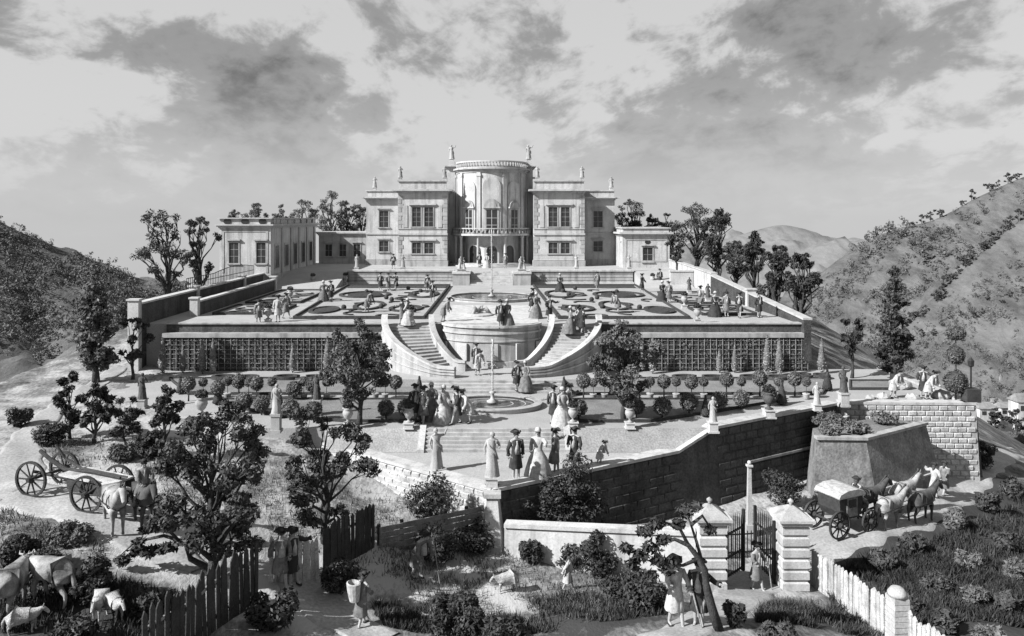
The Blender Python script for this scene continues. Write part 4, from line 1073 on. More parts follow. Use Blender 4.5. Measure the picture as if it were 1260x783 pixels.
# trees round the buildings
for nm, lab, u, vb, vt, vc, half, Y, shp, sd, mm, ln in [
    ('thin_tree', 'thin crooked open tree left of the orangery', 200, 360, 262, 340, 33, 62, 'open', 41, 'leaf', (0.5, 0)),
    ('ash_tree', 'upright leafy tree touching the left end of the orangery', 246, 352, 258, 335, 21, 66, 'open', 42, 'leaf', (0, 0)),
    ('garden_tree', 'small tree top above the left end of the orangery roof', 288, 330, 262, 300, 12, 104, 'round', 43, 'leafp', (0, 0)),
    ('garden_tree', 'round tree top above the middle of the orangery roof', 314, 330, 252, 300, 14, 105, 'round', 44, 'leafp', (0, 0)),
    ('garden_tree', 'pointed tree top above the orangery roof', 345, 330, 254, 300, 15, 106, 'cone', 45, 'leafp', (0, 0)),
    ('garden_tree', 'broad tree top above the right end of the orangery roof', 374, 330, 248, 300, 17, 108, 'round', 46, 'leafp', (0, 0)),
    ('garden_tree', 'tall tree behind the low range left of the villa', 408, 325, 238, 300, 16, 106, 'open', 47, 'leafp', (0, 0)),
    ('garden_tree', 'middle tree of the three behind the low range', 427, 325, 246, 300, 12, 108, 'open', 48, 'leafp', (0, 0)),
    ('garden_tree', 'tree close against the left end of the villa', 443, 325, 248, 300, 12, 107, 'open', 49, 'leafp', (0, 0)),
    ('garden_tree', 'dark tree top between the villa and the pavilion', 778, 325, 247, 290, 17, 104, 'round', 50, 'leaf', (0, 0)),
    ('garden_tree', 'low tree top behind the pavilion roof', 802, 325, 266, 295, 9, 105, 'round', 51, 'leaf', (0, 0)),
    ('garden_tree', 'tree top at the right end of the pavilion roof', 823, 325, 264, 300, 11, 105, 'open', 52, 'leaf', (0, 0)),
    ('elm_tree', 'tall elm just right of the pavilion', 858, 345, 252, 312, 21, 80, 'open', 53, 'leaf', (0, 0)),
    ('elm_tree', 'second tall elm right of the pavilion, dark against the sky', 884, 350, 258, 325, 17, 76, 'open', 54, 'leafd', (0, 0)),
    ('elm_tree', 'short elm between the tall elms and the pointed tree', 906, 356, 298, 338, 14, 72, 'round', 55, 'leaf', (0, 0)),
    ('poplar_tree', 'pointed dark tree in the row right of the garden wall', 928, 372, 286, 335, 14, 67, 'cone', 56, 'leafd', (0, 0)),
    ('elm_tree', 'leafy tree third from the lower end of the right wall', 957, 385, 304, 352, 14, 62, 'open', 57, 'leafd', (0, 0)),
    ('elm_tree', 'last tree of the row at the lower end of the right wall', 986, 402, 312, 368, 16, 57, 'open', 58, 'leafd', (0, 0)),
    ('round_bush', 'large round bush under the row of trees at right', 945, 380, 340, 376, 17, 64, 'round', 59, 'leaf', (0, 0)),
    ('round_bush', 'dark round bush against the right end of the pavilion', 834, 334, 288, 322, 12, 86, 'round', 60, 'leafd', (0, 0))]:
    s = F / Y; x = PX(u, Y); z = h1(x, Y); zt = PZ(vt, Y); zc = PZ(vc, Y)
    tall = nm in ('elm_tree', 'poplar_tree', 'garden_tree')
    if nm == 'garden_tree': zt += 0.2
    tree(nm, lab, (x, Y, z), zt - z, half / s * (1.2 if tall and nm != 'garden_tree' else 1), max(0.25, zc - z), 'round' if (tall and shp == 'open') else shp, sd, ncl=24 if tall else 15 if shp != 'open' else 20, nlf=4200 if tall else 3000, leaf=0.12, m=mm, lean=ln, clump=0.40 if shp != 'open' or tall else 0.32, gaps=-0.1 if tall else 0.0 if shp != 'open' else 0.1,
         group=None, cat='bush' if 'bush' in nm else 'tree')

# tiered clipped tree on the bastion
def clipped_meshes(tiers, H_, seed, stem=0.05, n=420, leaf=0.06):
    """stem with clipped balls (z, rx, rz); the balls are dense leaf shells over a solid core"""
    g = np.random.default_rng(seed); core = MB(); L = []
    for z, rx, rz in tiers:
        prof = [(rx * 0.9 * sin(pi * j / 8), z - rz * 0.9 * cos(pi * j / 8)) for j in range(9)]
        core.lathe(prof, 12); core.v = [(p[0] * (1 + .05 * g.normal()), p[1] * (1 + .05 * g.normal()), p[2] + .02 * g.normal()) for p in core.v]
        L.append(leaf_pts(g, (0, 0, z), (rx * 1.03, rx * 1.03, rz * 1.03), int(n * 1.5), leaf, 0.84, 0.8))
    st = MB().tube([(0, 0, -0.05), (0.01, 0, H_ * 0.5), (0, 0, H_)], [stem, stem * 0.8, stem * 0.5], 7)
    return st.mesh('stem', M['bark'], True), core.mesh('foliage_core', M['hedge'], True), cards('leaves', np.concatenate(L), M['leafp'])
def plant(name, label, cat, loc, meshes, sc=1.0, group=None, rz=0.0):
    t = thing(name, label, cat, loc, rz, group, sc)
    put('stem', meshes[0], None, t); c = put('foliage', meshes[1], None, t); put('leaves', meshes[2], None, c)
    return t
x, y, z = P(1176, 494, 10.57); s = F / y
plant('tiered_topiary', 'clipped tree in three tiers standing on the bastion', 'topiary', (x, y, z),
      clipped_meshes([((494 - 470) / s, 14 / s, 15 / s), ((494 - 437) / s, 10 / s, 12 / s), ((494 - 410) / s, 11 / s, 9 / s)], 90 / s, 61))

# topiary balls on stems
BALL = clipped_meshes([(0.98, 0.40, 0.44)], 0.75, 62)
BALL2 = clipped_meshes([(0.62, 0.46, 0.46)], 0.4, 63)
side_ = lambda u: 'left' if u < 605 else 'right'
balls = [
    (232, 493, 0, 'outermost ball topiary in the back row of the left parterre'), (268, 498, 0, 'second ball topiary from the left in the left parterre'),
    (294, 490, 0, 'ball topiary in front of the paired cypresses at left'), (316, 492, 0, 'ball topiary third from the lime tree in the left back row'),
    (362, 492, 1, 'pale low ball bush behind the obelisk statue'), (384, 494, 0, 'ball topiary just left of the left lime tree'),
    (487, 490, 0, 'ball topiary between the left lime tree and the promenaders'), (300, 508, 1, 'low clipped ball beside the left diagonal path'),
    (322, 510, 1, 'low clipped ball left of the obelisk statue'), (357, 516, 1, 'low clipped ball just right of the obelisk statue'), (386, 518, 1, 'low clipped ball in front of the left lime tree'),
    (475, 516, 1, 'low clipped ball right of the left lime trunk'), (500, 516, 1, 'low clipped ball nearest the promenaders at left'),
    (718, 490, 0, 'ball topiary between the fountain and the right lime tree'), (817, 489, 0, 'ball topiary just right of the right lime tree'),
    (851, 490, 0, 'ball topiary second right of the right lime tree'), (894, 488, 0, 'ball topiary third right of the right lime tree'),
    (935, 487, 0, 'paired ball topiary, left one, near the right end'), (978, 487, 0, 'last ball topiary at the right end of the back row'),
    (712, 516, 1, 'low clipped ball nearest the fountain at right'), (815, 515, 1, 'low clipped ball right of the right lime trunk'), (783, 514, 1, 'low clipped ball close to the right lime trunk'),
    (848, 510, 1, 'low clipped ball before the second topiary at right'), (885, 506, 1, 'low clipped ball near the dark vase at right'),
    (912, 503, 1, 'low clipped ball left of the paired topiaries'), (947, 499, 1, 'low clipped ball below the paired topiaries')]
for k, (u, v, t_, lab) in enumerate(balls):
    plant('ball_topiary', lab, 'topiary', P(u, v, 10.53), BALL if t_ == 0 else BALL2, 0.95 + 0.12 * random.random(), 'clipped balls of the lower parterre', k)
# small cypresses along the espalier wall
def cyp(seed, Hc=2.3, r=0.3):
    g = np.random.default_rng(seed); core = MB().lathe([(0.05, 0.18), (r * 0.8, 0.45), (r * 0.85, 0.9), (r * 0.55, 1.6), (0.05, Hc * 0.95)], 10)
    L = [leaf_pts(g, (0, 0, 0.25 + (Hc - 0.3) * f), (r * w, r * w, 0.16), 60, 0.07, 0.75, 1.0) for f, w in [(i / 11, min(1, 0.6 + i / 5) * (1 - (i / 11) ** 1.6) + 0.08) for i in range(12)]]
    return MB().tube([(0, 0, -0.05), (0, 0, 0.5)], 0.04, 6).mesh('stem', M['bark']), core.mesh('foliage', M['leafp'], True), cards('leaves', np.concatenate(L), M['silver'])
CYP = [cyp(70 + k) for k in range(3)]
for k, (u, v, sc_c, lab) in enumerate([
    (200, 461, 1.05, 'leftmost dwarf cypress, beside the end of the espalier wall'), (225, 459, 0.8, 'small dwarf cypress second from the left wall end'),
    (249, 460, 1.0, 'left one of the pair of dwarf cypresses at left'), (262, 460, 1.0, 'right one of the pair of dwarf cypresses at left'),
    (360, 459, 0.85, 'dwarf cypress alone at the middle of the left wall'), (403, 461, 1.1, 'dwarf cypress just left of the lime crown'), (417, 455, 1.0, 'dwarf cypress half hidden by the left lime crown'),
    (790, 457, 1.0, 'dwarf cypress half hidden by the right lime crown'), (803, 460, 1.0, 'dwarf cypress just right of the right lime crown'),
    (885, 459, 0.7, 'small dwarf cypress at the middle of the right wall'), (904, 459, 0.8, 'dwarf cypress second right of the wall middle'),
    (944, 460, 1.1, 'left one of the pair of dwarf cypresses at right'), (959, 462, 1.05, 'right one of the pair of dwarf cypresses at right'), (1011, 460, 1.0, 'last dwarf cypress at the right end of the espalier wall')]):
    plant('dwarf_cypress', lab, 'cypress', P(u, v, 10.57), CYP[k % 3], sc_c, 'dwarf cypresses along the espalier wall', k * 1.3)

# potted orange trees along the middle walk and cones at the bed corners
POT = MB().lathe([(.17, 0), (.2, .05), (.25, .38), (.28, .42), (.24, .44), (.05, .42)], 12).mesh('pot', M['stone'], True)
OR = clipped_meshes([(1.25, .33, .33)], 1.0, 64, .03, 300, .055)
CONE = (CYP[0][0], MB().lathe([(.3, .05), (.28, .3), (.12, .95), (.02, 1.25)], 10).mesh('foliage', M['hedge'], True), cards('leaves', np.concatenate([leaf_pts(np.random.default_rng(3 + i), (0, 0, .1 + .11 * i), (.33 - .028 * i, .33 - .028 * i, .1), 50, .06, .8, 1.0) for i in range(11)]), M['leaf']))
k = 0
for sd_, us in (('left', [250, 280, 306, 335, 374, 402, 462, 474]), ('right', [730, 744, 800, 832, 866, 912, 958, 992])):
    for q, u in enumerate(us):
        t = thing('potted_tree', '%s potted orange tree along the middle walk of the %s parterre, counted outwards' % ('first second third fourth fifth sixth seventh eighth'.split()[q if sd_ == 'right' else 7 - q], sd_), 'potted tree', P(u, 491.5, 10.57), q, 'potted orange trees of the middle walk', .78 + .1 * random.random())
        put('pot', POT, None, t); put('stem', OR[0], None, t); c = put('foliage', OR[1], None, t); put('leaves', OR[2], None, c)
for q, (u, v, lab) in enumerate([(268, 497, 'left parterre outer corner by the diagonal path'), (516, 488, 'left parterre inner back corner'), (518, 518, 'left parterre inner front corner'), (694, 488, 'right parterre inner back corner'), (702, 518, 'right parterre inner front corner'), (962, 497, 'right parterre outer corner near the paired topiaries'), (345, 513, 'foot of the slender statue at left'), (868, 512, 'bed edge near the dark vase'), (1018, 480, 'right end of the back bed'), (222, 484, 'left end of the back bed')]):
    plant('clipped_cone', 'small clipped cone at the %s' % lab, 'topiary', P(u, v, 10.52), CONE, .8 + .2 * random.random(), 'clipped cones of the lower parterre', q)
# ------------------------------------------------------------------ parterre beds
def bed(name, label, poly, z, m, hedge=0.12, hh=0.16):
    t = thing(name, label, 'flower bed', (0, 0, z))
    MB().prism(poly, 0.002, 0.07).build('turf_panel', m, t)
    if hedge:
        MB().band(list(poly) + [poly[0]], -hedge / 2, hedge / 2, 0.003, hh).build('box_edging', M['hedge'], t)
    return t
def pl(us, d): return [P(u, v, d)[:2] for u, v in us]
bed('parterre_bed', 'back turf bed of the left lower parterre', pl([(232, 486), (520, 486), (528, 467), (208, 467)], 10.57), ZL, M['turf'])
bed('parterre_bed', 'front turf bed of the left lower parterre', pl([(272, 499), (348, 514), (430, 520), (512, 520), (519, 493), (272, 493)], 10.57), ZL, M['turf'])
bed('parterre_bed', 'back turf bed of the right lower parterre', pl([(690, 486), (1012, 486), (1020, 474), (1012, 467), (684, 467)], 10.57), ZL, M['turf'])
bed('parterre_bed', 'front turf bed of the right lower parterre', pl([(703, 520), (800, 520), (880, 508), (968, 493), (694, 493)], 10.57), ZL, M['turf'])
bed('parterre_bed', 'grey turf strip at the far right of the lower parterre', pl([(1046, 480), (1112, 480), (1105, 470), (1046, 470)], 10.57), ZL, M['turf'])
def scroll(t, cx, cy, rx, ry, m, w=0.28, a0=0.0, a1=2 * pi, z0=0.072, z1=0.2, n=28):
    MB().band([(cx + rx * cos(a0 + (a1 - a0) * i / n), cy + ry * sin(a0 + (a1 - a0) * i / n)) for i in range(n + 1)], -w / 2, w / 2, z0, z1).build('box_scroll', m, t)
# dark scrolls at the back of the lower beds
for k, (u, v, w_, lab) in enumerate([(290, 466, 30, 'dark box scroll border before the paired cypresses'), (370, 466, 34, 'dark box scroll border left of the lime crown'), (860, 466, 34, 'dark box scroll border right of the lime crown'), (940, 466, 30, 'dark box scroll border before the right cypress pair'), (1000, 464, 20, 'dark box scroll border at the right end of the beds')]):
    x, y, z = P(u, v, 10.5); s = F / y
    t = thing('box_border', lab, 'hedge', (x, y, ZL + 0.07))
    for q in range(2): scroll(t, (q - 0.5) * w_ / s, -0.1 * q, w_ * 0.42 / s, 0.45, M['hedge'], 0.22, 0.3 + q * pi, 5.6 + q * pi, 0.002, 0.2)
# upper parterre: two embroidered beds each side of the axis
for side, lab in ((-1, 'left'), (1, 'right')):
    t = bed('embroidered_bed', 'scrollwork flower bed of the upper parterre, %s of the axis' % lab,
            [(side * 5.0, 54.0), (side * 14.6, 54.0), (side * 15.2, 66), (side * 15.8, 80.5), (side * 4.6, 80.5), (side * 4.8, 66)][::side], ZU, M['road'], 0.17, 0.24)
    MB().prism([(side * a, b) for a, b in [(4.9, 77.6), (15.3, 77.6), (15.5, 80.0), (4.8, 80.0)]][::side], 0.072, 0.14).build('hedge_panel', M['hedge'], t)
    for cx, cy, rx, ry, f in ((12.2, 70.5, 2.3, 2.6, 1), (13.4, 58.5, 1.0, 2.0, 1), (6.6, 71, 1.3, 3.0, 0), (7.0, 59.5, 1.2, 1.8, 0), (10.3, 61.5, 1.1, 2.8, 0)):
        scroll(t, side * cx, cy, rx, ry, M['hedge'], 0.34)
        if f: MB().prism([(side * cx + rx * 0.72 * cos(a), cy + ry * 0.72 * sin(a)) for a in np.linspace(0, 2 * pi, 20)[:-1]], 0.072, 0.16).build('flower_oval', M['hedge'], t)
        else: MB().prism([(side * cx + rx * 0.72 * cos(a), cy + ry * 0.72 * sin(a)) for a in np.linspace(0, 2 * pi, 20)[:-1]], 0.072, 0.09).build('sand_oval', M['gravel'], t)
    for k in range(14):
        g = random.Random(k * 7 + 3)
        cx, cy = g.uniform(5.8, 14.2), 55 + k * 1.5
        scroll(t, side * cx, cy, g.uniform(.5, 1.2), g.uniform(.5, 1.1), M['hedge'], 0.17, k, k + 3.8, 0.072, 0.17, 16)
    for k in range(9):
        g = random.Random(k * 5 + 1); cx, cy = g.uniform(6, 14), g.uniform(55, 76)
        MB().ball((side * cx, cy, .25), .22, 8, 6).build('clipped_dome', M['hedge'], t, True)

for sd_, xs_ in (('left', [(-21.5, -16.6, 56.5, 62), (-21.5, -16.8, 64, 75)]), ('right', [(16.2, 20.4, 56, 61.5), (16.6, 20.6, 63.5, 73)])):
    for q, (xa, xb, ya, yb) in enumerate(xs_):
        t = bed('parterre_bed', '%s side bed beside the %s gravel walk of the upper parterre' % (('front', 'back')[q], sd_), [(xa, ya), (xb, ya), (xb, yb), (xa, yb)], ZU, M['lawn'], 0.18, 0.2)
        for w_ in range(5): scroll(t, (xa + xb) / 2 + (w_ % 2 - .5) * 1.6, ya + (yb - ya) * (w_ + .5) / 5, .8, .7, M['hedge'], .16, w_, w_ + 4, .072, .16, 14)
# ------------------------------------------------------------------ fountains
def fountain(name, label, loc, rx, ry, jet_h, extra=None):
    t = thing(name, label, 'fountain', loc)
    n = 48
    ring = [(rx * cos(2 * pi * i / n), ry * sin(2 * pi * i / n)) for i in range(n + 1)]
    MB().band(ring, -0.14, 0.14, 0.0, 0.2).build('basin_rim', M['pale'], t)
    MB().band(ring, -0.22, 0.22, 0.202, 0.26).build('basin_coping', M['stone'], t)
    MB().prism([(p[0] * 0.97, p[1] * 0.97) for p in ring[:-1]], 0.0, 0.15).build('water', M['water'], t)
    for k in (0.45, 0.72):
        MB().band([(p[0] * k, p[1] * k) for p in ring], -0.025, 0.025, 0.13, 0.158).build('ripple', M['jet'], t)
    MB().lathe([(0.3, 0.2), (0.34, 0.3), (0.12, 0.4), (0.09, 0.7), (0.22, 0.8), (0.05, 0.86)], 12).build('nozzle', M['stone'], t, True)
    g = np.random.default_rng(int(rx * 10)); mb = MB(); path = []; rad = []
    m_ = 16
    for i in range(m_ + 1):
        f = i / m_; path.append((0.012 * g.normal() * f, 0.012 * g.normal() * f, 0.8 + jet_h * f)); rad.append(0.045 + 0.02 * f * (1 if f < 0.9 else 0.2))
    mb.tube(path, rad, 7)
    for i in range(240):
        f = g.random() ** 0.7; a = g.random() * 2 * pi; r = 0.03 + 0.3 * abs(g.normal()) * (1.05 - f) ** 0.8; mb.ball((r * cos(a), r * sin(a), 0.5 + jet_h * f), 0.010 + 0.016 * g.random(), 4, 3)
    o = mb.build('water_jet', M['jet'], t, True); o['kind'] = 'stuff'
    return t
x, y, z = P(606, 500, 10.57)
fountain('fountain', 'oval fountain with a tall jet on the lower parterre', (x, y, ZL), 2.6, 1.7, 3.0)
fountain('fountain', 'round basin with a high jet on the upper parterre axis', (0.0, 68.0, ZU), 4.0, 3.6, 5.6)
# low stone group on the pavement above the bastion
t = thing('stone_group', 'low carved group of sea beasts on the pale pavement', 'sculpture', (-1.0, 56.0, ZU + 0.03))
mb = MB()
for k in range(3):
    a = k * 2.1; mb.tube([(0.9 * cos(a), 0.5 * sin(a), 0.1), (0.55 * cos(a), 0.3 * sin(a), 0.5), (0.15 * cos(a), 0.1 * sin(a), 0.35), (0.5 * cos(a + 0.9), 0.3 * sin(a + 0.9), 0.75)], [0.12, 0.2, 0.16, 0.05], 8)
mb.build('figures', M['stone'], t, True); MB().lathe([(1.1, 0), (1.1, 0.1), (0.9, 0.16)], 20).build('base', M['pale'], t)

# ------------------------------------------------------------------ people (meshes shared, every figure an object of its own)
def body_mesh(name, J, fingers=True):
    """J: joint dict; one continuous skinned body, hands with five fingers"""
    order = ['pelvis', 'spine', 'chest', 'neck', 'head', 'crown', 'shl', 'ell', 'wrl', 'hal', 'shr', 'elr', 'wrr', 'har', 'hipl', 'knl', 'anl', 'tol', 'hipr', 'knr', 'anr', 'tor', 'nose']
    rad = dict(pelvis=.14, spine=.13, chest=.15, neck=.055, head=.088, crown=.085, shl=.07, shr=.07, ell=.05, elr=.05, wrl=.034, wrr=.034, hal=.04, har=.04, hipl=.1, hipr=.1, knl=.062, knr=.062, anl=.042, anr=.042, tol=.038, tor=.038, nose=.018)
    ed = [('pelvis', 'spine'), ('spine', 'chest'), ('chest', 'neck'), ('neck', 'head'), ('head', 'crown'), ('chest', 'shl'), ('shl', 'ell'), ('ell', 'wrl'), ('wrl', 'hal'), ('chest', 'shr'), ('shr', 'elr'), ('elr', 'wrr'), ('wrr', 'har'),
          ('pelvis', 'hipl'), ('hipl', 'knl'), ('knl', 'anl'), ('anl', 'tol'), ('pelvis', 'hipr'), ('hipr', 'knr'), ('knr', 'anr'), ('anr', 'tor')]
    idx = {k: i for i, k in enumerate(order[:-1])}
    body = skin_mesh(name, [J[k] for k in order[:-1]], [(idx[a], idx[b]) for a, b in ed], [rad[k] for k in order[:-1]], 2)
    parts = [body]
    mb = MB()
    h = Vector(J['head']); fd = Vector(J.get('face', (0, -1, 0)))
    sd = fd.cross(Vector((0, 0, 1))).normalized()
    mb.tube([h + fd * 0.07 + Vector((0, 0, 0.055)), h + fd * 0.118 + Vector((0, 0, 0.012)), h + fd * 0.085], [0.012, 0.022, 0.01], 6)
    for s in (-1, 1):
        mb.ball(h + sd * 0.092 * s + Vector((0, 0, 0.02)), 0.022, 6, 5)
        mb.ball(h + sd * 0.035 * s + fd * 0.082 + Vector((0, 0, 0.05)), 0.012, 6, 4)
    mb.tube([h + fd * 0.082 - sd * 0.025 - Vector((0, 0, 0.038)), h + fd * 0.09 - Vector((0, 0, 0.038)), h + fd * 0.082 + sd * 0.025 - Vector((0, 0, 0.038))], 0.009, 5)
    if fingers:
        for w, hh in (('wrl', 'hal'), ('wrr', 'har')):
            a = Vector(J[w]); b = Vector(J[hh]); d = (b - a).normalized(); s = d.cross(Vector((0, 1, 0.2))).normalized(); up = s.cross(d)
            for k in range(4):
                o = b + d * 0.02 + s * (k - 1.5) * 0.02; L = (0.075, 0.085, 0.08, 0.06)[k]
                mb.tube([o, o + d * L * 0.55 + up * 0.008, o + d * L * 0.85 + up * 0.03], [0.010, 0.009, 0.007], 5)
            o = a.lerp(b, 0.55) - s * 0.035; mb.tube([o, o + d * 0.03 - s * 0.025, o + d * 0.06 - s * 0.03 + up * 0.015], [0.011, 0.010, 0.008], 5)
    parts.append(mb.mesh('x'))
    me = join_mesh(name, parts)
    me.materials.append(M['skin'])
    return me
def joints(hl=(0.27, 0.02, 0.86), hr=(-0.27, 0.02, 0.86), el=None, er=None, fl=(0.1, 0.0), fr=(-0.1, 0.0), lean=(0, 0), drop=0.0, face=(0, -1, 0), bend=0.0, kn=0.0):
    """standing pose facing -Y; l is the figure's own left (+X)"""
    bx_, by_ = lean
    def up(z):   # torso point at height z, leaning forward
        f = (z - 0.95); return (bx_ * f, by_ * f - bend * f, 0.95 - drop + f * math.sqrt(max(0.05, 1 - bend * bend)))
    pe = (0, 0, 0.95 - drop)
    c = up(1.36); sh = up(1.43); nk = up(1.53); hd = up(1.61); cr = up(1.70)
    J = dict(pelvis=pe, spine=up(1.14), chest=c, neck=nk, head=(hd[0] + face[0] * 0.015, hd[1] + face[1] * 0.015, hd[2]), crown=cr, face=face)
    J['shl'] = (sh[0] + 0.19, sh[1], sh[2]); J['shr'] = (sh[0] - 0.19, sh[1], sh[2])
    for s, h_, e_, w in (('l', hl, el, 1), ('r', hr, er, -1)):
        S = Vector(J['sh' + s]); Hh = Vector(h_); e = Vector(e_) if e_ else S.lerp(Hh, 0.5) + Vector((0.06 * w, 0.06, -0.02))
        J['el' + s] = tuple(e); J['wr' + s] = tuple(e.lerp(Hh, 0.82)); J['ha' + s] = tuple(Hh)
    for s, ft, w in (('l', fl, 1), ('r', fr, -1)):
        J['hip' + s] = (0.09 * w, 0, 0.88 - drop); J['kn' + s] = (0.09 * w * 0.6 + ft[0] * 0.4, ft[1] * 0.45 - 0.03 - kn, 0.49 - drop * 0.4)
        J['an' + s] = (ft[0], ft[1], 0.09); J['to' + s] = (ft[0] * 1.1, ft[1] - 0.15, 0.04)
    return J
def fold_rings(mb, rg, n, amp, k):
    vs = []
    for j, (cx, cy, cz, rx, ry) in enumerate(rg):
        f = amp * max(0.0, 1 - j / 3.5)
        for i in range(n):
            a = 2 * pi * i / n; q = 1 + f * cos(k * a + .4 * j) + f * .6 * cos((k - 4) * a + 1)
            vs.append((cx + rx * q * cos(a), cy + ry * q * sin(a), cz + .02 * (j == 0) * cos(k * a)))
    mb.add(vs, [(j * n + i, j * n + (i + 1) % n, (j + 1) * n + (i + 1) % n, (j + 1) * n + i) for j in range(len(rg) - 1) for i in range(n)] + [tuple((len(rg) - 1) * n + i for i in range(n))])
def clothes(J, lady=False, long=False):
    """returns garment meshes: coat or gown, breeches, hat, hair"""
    pe, ch, nk, hd = (Vector(J[k]) for k in ('pelvis', 'chest', 'neck', 'head'))
    g = {}
    mb = MB()
    sl = [Vector(J['shl']), Vector(J['ell']), Vector(J['wrl'])]; sr = [Vector(J['shr']), Vector(J['elr']), Vector(J['wrr'])]
    w = pe.lerp(ch, 0.42)
    if lady:
        rg = [(pe.x, pe.y + 0.08, 0.0, 0.52, 0.5), (pe.x, pe.y + 0.06, 0.3, 0.46, 0.43), (pe.x, pe.y + 0.03, 0.72, 0.34, 0.29), (pe.x, pe.y, 0.95, 0.21, 0.17), (w.x, w.y, w.z - 0.02, 0.135, 0.115)]
        rg += [(ch.x, ch.y, ch.z - 0.03, 0.175, 0.135), (ch.x, ch.y, ch.z + 0.07, 0.2, 0.12), (nk.x, nk.y, nk.z - 0.06, 0.1, 0.085)]
        fold_rings(mb, rg, 28, .07, 11)
        mb.tube(sl, [0.085, 0.07, 0.075], 8); mb.tube(sr, [0.085, 0.07, 0.075], 8)
    else:
        zb = 0.5 if not long else 0.12
        kz = pe.z - 0.95
        rg = [(pe.x, pe.y + 0.05, zb + kz - .05, 0.255, 0.23), (pe.x, pe.y + 0.03, 0.75 + kz, 0.215, 0.19), (pe.x, pe.y, pe.z, 0.18, 0.155), (w.x, w.y, w.z, 0.165, 0.14), (ch.x, ch.y, ch.z, 0.195, 0.15), (ch.x + (nk.x - ch.x) * 0.5, ch.y + (nk.y - ch.y) * 0.5, ch.z + (nk.z - ch.z) * 0.5, 0.2, 0.12), (nk.x, nk.y, nk.z - 0.03, 0.08, 0.075)]
        fold_rings(mb, rg, 24, .05, 7)
        mb.tube(sl, [0.09, 0.068, 0.06], 8); mb.tube(sr, [0.09, 0.068, 0.06], 8)
        mb.tube([sl[1].lerp(sl[2], 0.7), sl[2]], [0.075, 0.085], 8); mb.tube([sr[1].lerp(sr[2], 0.7), sr[2]], [0.075, 0.085], 8)
        br = MB()
        for s in 'lr':
            hp, kn_ = Vector(J['hip' + s]), Vector(J['kn' + s]); br.tube([hp, hp.lerp(kn_, 0.5), kn_ - Vector((0, 0, 0.05))], [0.115, 0.105, 0.082], 9)
        g['breeches'] = br.mesh('breeches', M['cloth_m'], True)
        sh = MB()
        for s in 'lr':
            an, to = Vector(J['an' + s]), Vector(J['to' + s]); sh.tube([an + Vector((0, 0.03, -0.03)), an.lerp(to, 0.6) - Vector((0, 0, 0.02)), to + (to - an) * 0.15], [0.052, 0.048, 0.035], 8)
        vf = Vector((0, -1, 0)); wc = MB().rings([(ch.x, ch.y - .03, ch.z - .38, .12, .155), (ch.x, ch.y - .03, ch.z - .1, .10, .15), (ch.x, ch.y - .02, ch.z + .1, .05, .12)], 10)
        g['waistcoat'] = wc.mesh('waistcoat', M['cloth_l'], True)
        g['shoes'] = sh.mesh('shoes', M['cloth_d'], True)
    g['gown' if lady else 'coat'] = mb.mesh('garment', M['cloth_m'], True)
    fd = Vector(J['face'])
    hr = MB(); bk = hd - fd * 0.025
    hr.ball((bk.x, bk.y, bk.z + 0.055), 0.105, 10, 7, 1.0, 0.95)
    hr.tube([bk + Vector((0, 0, 0.0)) - fd * 0.05, bk - fd * 0.09 - Vector((0, 0, 0.1)), bk - fd * 0.1 - Vector((0, 0, 0.2))], [0.07, 0.06, 0.03], 7)
    g['hair'] = hr.mesh('hair', M['hair'], True)
    ht = MB(); n = 24; cz = hd.z + 0.115
    if lady:
        ht.lathe([(0.11, 0.0), (0.13, 0.03), (0.09, 0.13), (0.02, 0.16)], 12, (hd.x - fd.x * 0.02, hd.y - fd.y * 0.02, cz - 0.02))
        g['bonnet'] = ht.mesh('bonnet', M['cloth_l'], True)
    else:
        a_f = math.atan2(fd.y, fd.x)
        vs = []
        for ring, (r, z) in enumerate(((0.098, 0.0), (0.19, 0.02), (0.20, 0.09))):
            for i in range(n):
                a = 2 * pi * i / n; k = 1 + 0.16 * cos(3 * (a - a_f)); lift = (0.5 - 0.5 * cos(3 * (a - a_f)))
                rr = r * (k if ring else 1); vs.append((hd.x + rr * cos(a) * (1 - 0.12 * lift * (ring == 2)), hd.y + rr * sin(a) * (1 - 0.12 * lift * (ring == 2)), cz + z * (0.35 + lift) ))
        fs = [(j * n + i, j * n + (i + 1) % n, (j + 1) * n + (i + 1) % n, (j + 1) * n + i) for j in range(2) for i in range(n)]
        ht.add(vs, fs); ht.lathe([(0.1, 0.0), (0.098, 0.06), (0.07, 0.1), (0.0, 0.11)], 12, (hd.x, hd.y, cz - 0.01))
        g['hat'] = ht.mesh('hat', M['cloth_d'], True)
    return g
POSE = {}
def pose(key, J, lady=False, long=False): POSE[key] = (body_mesh(key, J), clothes(J, lady, long), lady)
pose('stand', joints((0.24, -0.04, 0.88), (-0.26, 0.06, 0.86)))
pose('stride', joints((0.25, -0.18, 0.92), (-0.25, 0.22, 0.9), fl=(0.09, -0.28), fr=(-0.09, 0.25), lean=(0, -0.08)))
pose('point', joints((0.62, -0.22, 1.36), (-0.25, -0.12, 1.0), el=(0.45, -0.05, 1.3), fl=(0.12, -0.1)))
pose('cane', joints((0.3, -0.25, 0.98), (-0.2, -0.2, 1.1), fl=(0.1, -0.2), fr=(-0.1, 0.14)))
pose('bow', joints((0.24, -0.5, 0.75), (-0.24, -0.45, 0.7), bend=0.6, fr=(-0.1, 0.15)))
pose('lady', joints((0.2, -0.22, 1.02), (-0.2, -0.22, 1.02)), True)
pose('ladyfan', joints((0.34, -0.2, 1.25), (-0.27, 0.0, 0.95)), True)
pose('porter', joints((0.2, -0.28, 1.1), (-0.2, -0.28, 1.1), fl=(0.1, -0.2), fr=(-0.1, 0.2), lean=(0, -0.15)))
